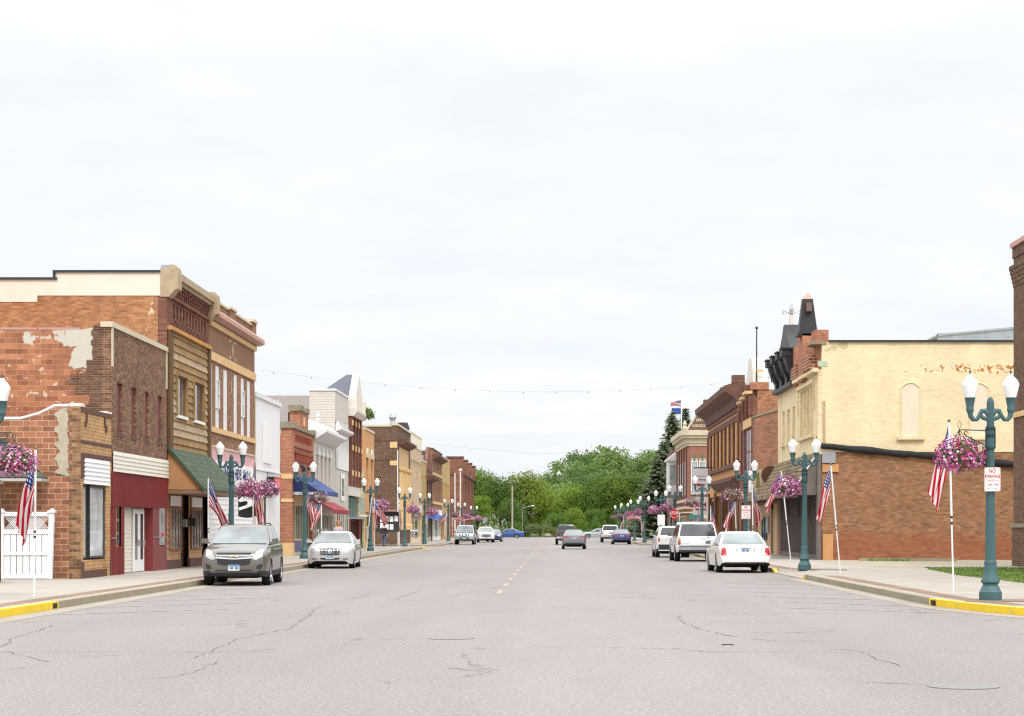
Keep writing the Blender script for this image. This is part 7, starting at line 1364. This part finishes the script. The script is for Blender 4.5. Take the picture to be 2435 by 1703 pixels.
# ------------------------------------------------------------------ trees
def leafm(name, c1, c2, c3):
    m, nt, b = newmat(name); v = objco(nt)
    c = mixc(nt, ramp(nt, noise(nt, v, .55, 4, .6), .35, .65), c1, c2); c = mixc(nt, ramp(nt, noise(nt, v, 2.2, 3, .6), .55, .75, 0, .6), c, c3)
    oi = nt.nodes.new('ShaderNodeObjectInfo'); k = ramp(nt, oi.outputs['Random'], 0, 1, .8, 1.25); s_ = nt.nodes.new('ShaderNodeVectorMath'); s_.operation = 'SCALE'; nt.links.new(c, s_.inputs[0]); nt.links.new(k, s_.inputs[3])
    nt.links.new(s_.outputs[0], b.inputs['Base Color']); b.inputs['Roughness'].default_value = .7; b.inputs['Specular IOR Level'].default_value = .25
    tr = nt.nodes.new('ShaderNodeBsdfTranslucent'); nt.links.new(s_.outputs[0], tr.inputs[0]); mx_ = nt.nodes.new('ShaderNodeMixShader'); mx_.inputs[0].default_value = .32
    nt.links.new(b.outputs[0], mx_.inputs[1]); nt.links.new(tr.outputs[0], mx_.inputs[2]); nt.links.new(mx_.outputs[0], nt.nodes['Material Output'].inputs[0]); return m
lf1 = leafm('leaves_fresh', (0.130, 0.212, 0.026), (0.198, 0.283, 0.042), (0.270, 0.340, 0.053)); lf2 = leafm('leaves_deep', (0.081, 0.156, 0.026), (0.135, 0.212, 0.036), (0.189, 0.264, 0.047)); lf3 = leafm('leaves_far', (0.130, 0.203, 0.053), (0.171, 0.250, 0.074), (0.208, 0.283, 0.089)); lfy = leafm('leaves_yellowish', (0.152, 0.217, 0.026), (0.225, 0.293, 0.042), (0.288, 0.340, 0.053)); lfs = leafm('spruce_needles', (0.175, 0.224, 0.121), (0.237, 0.283, 0.165), (0.312, 0.330, 0.220)); lfh = leafm('hedge_leaves', (.17, .22, .08), (.26, .31, .13), (.36, .39, .2)); lfc = leafm('cedar_leaves', (.075, .16, .03), (.12, .21, .045), (.15, .24, .05))
bark = plain('bark', S(88, 76, 62), .95, .3, 3)
def crown(seed, lobes, n, size, flat=.35):
    """leaf clumps scattered through the outer part of many lobes"""
    rg = random.Random(seed); mb = MB(); tot = sum(l[3] ** 2 for l in lobes)
    for (cx, cy, cz, r) in lobes:
        for i in range(int(n * r * r / tot)):
            d = Vector((rg.gauss(0, 1), rg.gauss(0, 1), rg.gauss(0, 1))).normalized(); k = r * rg.uniform(.55, 1.08) * (1 + .18 * math.sin(d.x * 5 + seed) * math.sin(d.z * 6 + d.y * 4))
            if d.z < -.5 and rg.random() < .6: continue
            p = Vector((cx + d.x * k, cy + d.y * k, cz + d.z * k * .82)); s = size * rg.uniform(.6, 1.3)
            nn = (d * .7 + Vector((rg.uniform(-1, 1), rg.uniform(-1, 1), rg.uniform(-.4, 1.1)))).normalized(); a = nn.orthogonal().normalized(); a.rotate(Matrix.Rotation(rg.uniform(0, 6.28), 3, nn)); c = nn.cross(a); dr = Vector((0, 0, -s * .35))
            mb.face([p - a * s, p - c * s * .45 + nn * s * .15, p + a * s + dr, p + c * s * .5 + nn * s * .1])
    return mb
def tree_kind(seed, h, wd, n, size):
    rg = random.Random(seed); lobes = [(0, 0, h * .62, wd * .42)]
    for i in range(16):
        a = rg.uniform(0, 6.28); rr = wd * .5 * rg.uniform(.35, .8); z = h * rg.uniform(.25, .9); tp = 1 - .55 * max(0, (z / h - .5) * 2); lobes.append((rr * tp * math.cos(a), rr * tp * math.sin(a), z, wd * rg.uniform(.15, .25) * (.75 + .25 * tp)))
    cm = crown(seed, lobes, n, size); tm = MB(); tm.tube([(0, 0, -.3), (.1, 0, h * .2), (-.05, .1, h * .45), (.1, 0, h * .75)], [h * .028, h * .022, h * .016, h * .006], 8)
    for i in range(7): l = lobes[1 + i]; z0 = h * rg.uniform(.18, .4); tm.tube([(0, 0, z0), (l[0] * .5, l[1] * .5, (z0 + l[2]) / 2 + .2), (l[0] * .9, l[1] * .9, l[2])], [h * .011, h * .008, h * .004], 6)
    return cm, tm
PROTO = {}
def tree(kind, leaf, x, y, z, sc, rz, label, name='broadleaf_tree', group='broadleaf trees at the end of the street', zs=1.0):
    key = (kind, leaf.name)
    if key not in PROTO:
        cm, tm = tree_kind(kind, 10, 9, 7000, .20); a = cm.build('crown', leaf, None, fix=False); b_ = tm.build('trunk', bark, None, smooth=60); PROTO[key] = (a.data, b_.data); bpy.data.objects.remove(a); bpy.data.objects.remove(b_)
    t = thing(name, label, 'tree', (x, y, z), rz, group)
    for nm, me in zip(('crown', 'trunk'), PROTO[key]): o = bpy.data.objects.new(nm, me); COL.objects.link(o); o.parent = t
    t.scale = (sc, sc, sc * zs); return t
# grassy rise beyond the end of the street, a long wooded hill behind
mb = MB(); nx, ny = 60, 24
def hz(x, y):
    k = max(0, min(1, (y - 345) / 150)); a = 1 / (1 + math.exp(-(x + 1.0) / 3.0)); return (k * k * (3 - 2 * k)) * (1.5 + 11.5 * a) * (1 + .06 * math.sin(x * .09) + .05 * math.sin(x * .21 + 1)) + .1
for j in range(ny):
    for i in range(nx):
        X0, X1 = -160 + i * 6, -160 + (i + 1) * 6; Y0, Y1 = 331 + j * 10, 331 + (j + 1) * 10
        mb.face([(X0, Y0, hz(X0, Y0)), (X1, Y0, hz(X1, Y0)), (X1, Y1, hz(X1, Y1)), (X0, Y1, hz(X0, Y1))])
tag(mb.build('hillside', turf, None, fix=False, weld=True), kind='structure')
rg = random.Random(21)
TR = [ # x, y, scale, kind, leaf, label
 (-13.2, 337, .72, 1, lf1, 'bushy fresh green tree right beside the red sandstone building'), (-9.5, 345, 1.12, 2, lf2, 'tall deep green tree behind the utility pole'), (-5.0, 346, 1.15, 3, lfy, 'yellowish green tree just right of the utility pole'), (-13.8, 352, 1.2, 4, lf1, 'tall green tree behind the bushy one by the red building'), (-7.6, 336, .66, 5, lf2, 'low dark green tree left of the utility pole foot'), (-2.6, 352, .86, 1, lfy, 'mid sized yellow green tree left of the dip in the treeline'), (.4, 358, .78, 6, lf2, 'deep green tree at the dip in the treeline'), (3.6, 356, 1.0, 2, lf1, 'broad green tree above the grey saloon'), (8.2, 354, 1.08, 3, lf2, 'broad deep green tree above the raised bonnet'), (12.0, 352, 1.12, 4, lf1, 'broad fresh green tree above the white pickup'), (16.0, 350, 1.18, 6, lf2, 'deep green tree left of the spruces'), (3.2, 336, .5, 5, lf1, 'small young tree behind the dark pickup'), (13.2, 332, .46, 2, lf3, 'small greyish tree behind the far right lamps'), (20.5, 352, 1.3, 1, lf1, 'tall green tree mostly behind the spruces'), (-18.5, 350, 1.2, 6, lf2, 'green tree mostly behind the red sandstone building'), (-.2, 338, .42, 3, lf2, 'small dark tree left of the dark pickup'), (6.6, 338, .5, 6, lf2, 'small dark tree above the silver saloon')]
for i, (x, y, sc, k, lf, lab) in enumerate(TR): tree(k, lf, x, y, 0, sc, i * 1.7, lab)
# wooded hill
hl = MB(); rg = random.Random(33); off = []
cm = [tree_kind(50 + k, 10, 10, 1300, .42)[0] for k in range(4)]
for j in range(9):
    for i in range(17):
        x = -6 + i * 6.0 + rg.uniform(-2.2, 2.2); y = 372 + j * 13 + rg.uniform(-5, 5)
        if x < -1.5 - j * .2: continue
        sc = rg.uniform(.68, 1.12); z = hz(x, y) - 1.2; src = cm[rg.randrange(4)]; a = rg.uniform(0, 6.28); ca, sa = math.cos(a) * sc, math.sin(a) * sc; b0 = len(hl.v)
        hl.v += [(x + vx * ca - vy * sa, y + vx * sa + vy * ca, z + vz * sc * .9) for vx, vy, vz in src.v]; hl.f += [[q + b0 for q in f] for f in src.f]; col_ = rg.choice((0, 0, 1, 2)); hl.m += [col_] * len(src.f)
o = hl.build('hillside_wood', [lf3, leafm('leaves_far_pale', (0.126, 0.198, 0.053), (0.163, 0.245, 0.068), (0.208, 0.283, 0.084)), leafm('leaves_far_deep', (0.085, 0.146, 0.042), (0.112, 0.184, 0.057), (0.144, 0.217, 0.063))], None, fix=False); tag(o, 'dense green wood covering the hill behind the end of the street', 'wood', None, 'stuff')
ub = crown(77, [(-44 + i * 2.6, 366 + 3 * math.sin(i * 1.7), hz(-44 + i * 2.6, 366) + 1.6 + .9 * math.sin(i * 2.3), 2.6) for i in range(34)], 9000, .3)
tag(ub.build('undergrowth', lf2, None, fix=False), 'low dark undergrowth between the trunks at the foot of the hill', 'undergrowth', None, 'stuff')
# spruces
def spruce(x, y, h, wd, seed, lab, dens=1.0):
    t = thing('spruce', lab, 'tree', (x, y, 0), 0, 'dark spruces on the right'); rg = random.Random(seed); MB().tube([(0, 0, 0), (0, 0, h * .97)], [h * .018, .03], 8).build('trunk', bark, t, local=True); mb = MB(); lv = int(h * 3.6)
    for k in range(lv):
        z = h * (.05 + .93 * k / lv); r_ = wd / 2 * (1 - z / h) ** .8 + .15; nb = max(5, int(9 * r_ ** .5 + 4))
        for i in range(nb):
            a = rg.uniform(0, 6.28); ln = r_ * rg.uniform(.65, 1.12); dz = -.18 * ln + .06 * ln * ln
            nseg = max(5, int(ln * 12 * dens))
            for s in range(nseg):
                f = (s + rg.random()) / nseg; p = Vector((math.cos(a) * ln * f, math.sin(a) * ln * f, z + dz * f * 2 * (1 - .4 * f) + rg.uniform(-.1, .1))); q = rg.uniform(.28, .55) * (1.1 - .45 * f); dv = Vector((math.cos(a + rg.uniform(-.8, .8)), math.sin(a + rg.uniform(-.8, .8)), rg.uniform(-.5, .15))).normalized(); sd = dv.cross(Vector((rg.uniform(-.4, .4), rg.uniform(-.4, .4), 1))).normalized()
                mb.face([p - sd * q * .42, p + dv * q, p + sd * q * .42, p - dv * q * .5])
    mb.build('crown', lfs, t, fix=False, local=True)
spruce(14.3, 243, 16.3, 8.4, 1, 'tallest dark spruce, under the flying flags'); spruce(16.5, 252, 17.2, 7.6, 2, 'spruce right behind the tallest one, beside the lettered gable'); spruce(12.9, 236, 12.2, 9.6, 3, 'broad spruce in front with wide lower boughs'); spruce(11.9, 230, 9.8, 8.2, 7, 'broad spruce nearest the street, left of the white bay'); spruce(15.8, 226, 11, 6.6, 4, 'spruce half hidden behind the white bay front')
# hedges, cedars and shrubs at the street end
def shrub(x, y, wd, h, leaf, lab, name='shrub', dp=None, n=900, cone=False, size=.16):
    t = thing(name, lab, 'shrub' if not cone else 'tree', (x, y, 0), 0, 'shrubs at the end of the street' if not cone else 'small cone-shaped cedars'); rg = random.Random(int(x * 31)); lobes = []
    if cone:
        for k in range(9): f = k / 8; lobes.append((rg.uniform(-.05, .05), 0, h * (.12 + .8 * f), wd * .48 * (1 - f * .82)))
    else:
        for k in range(10): lobes.append((rg.uniform(-.42, .42) * wd, rg.uniform(-.4, .4) * (dp or 1.2), h * rg.uniform(.3, .62), h * rg.uniform(.3, .42)))
    crown(int(x * 7 + 3), lobes, n, size).build('foliage', leaf, t, fix=False, local=True); MB().tube([(0, 0, 0), (0, 0, h * .5)], .06, 6).build('stem', bark, t, local=True)
shrub(-11.2, 329, 5.4, 2.2, lfh, 'rounded pale shrub behind the hood of the bright blue saloon'); shrub(-2.6, 328, 4.2, 2.6, lfh, 'big pale green shrub right of the bright blue saloon', n=1500); shrub(-.2, 328.5, 2.6, 2.0, lf1, 'lower green shrub beside the big pale one'); shrub(12.6, 320, 4.4, 2.1, lfh, 'pale shrub behind the deep blue saloon'); shrub(15.6, 318, 4.0, 1.9, lfh, 'pale shrub right of the far lamps'); shrub(8.8, 329, 3.6, 1.9, lf2, 'dark low shrub behind the silver saloon'); shrub(2.8, 330, 3.0, 1.7, lf2, 'dark low shrub behind the grey saloon')
shrub(-5.0, 329, 2.2, 4.2, lfc, 'cone-shaped cedar left of the big pale shrub', 'cedar', n=1300, cone=True); shrub(1.1, 326, 2.1, 4.3, lfc, 'cone-shaped cedar just left of the dark pickup', 'cedar', n=1300, cone=True); shrub(6.6, 326, 2.0, 4.0, lfc, 'cone-shaped cedar above the raised bonnet', 'cedar', n=1300, cone=True)
shrub(13.4, 210, 2.6, 1.0, lf1, 'low green shrub by the litter bin'); shrub(14.6, 216, 3, 2.2, lfs, 'dark shrub under the spruces')
rk_ = MB(); rg = random.Random(5); rk_.lathe([(.5, 0), (.62, .2), (.45, .5), (.15, .68)], -1.2, 325, 9); o = rk_.build('boulder', stone_g, None); tag(o, 'grey boulder at the foot of the pale shrubs', 'boulder')
t = thing('cornice_plant', 'yellow green plant growing from the cream gable cornice', 'plant', (XL + .5, 136.8, 9.2)); crown(9, [(.15, 0, .2, .4), (.3, .2, .0, .3), (0, .3, .5, .25)], 260, .12).build('foliage', lfy, t, fix=False, local=True); MB().tube([(-.1, 0, -.1), (.2, 0, .3)], .03, 5).build('stem', bark, t, local=True)
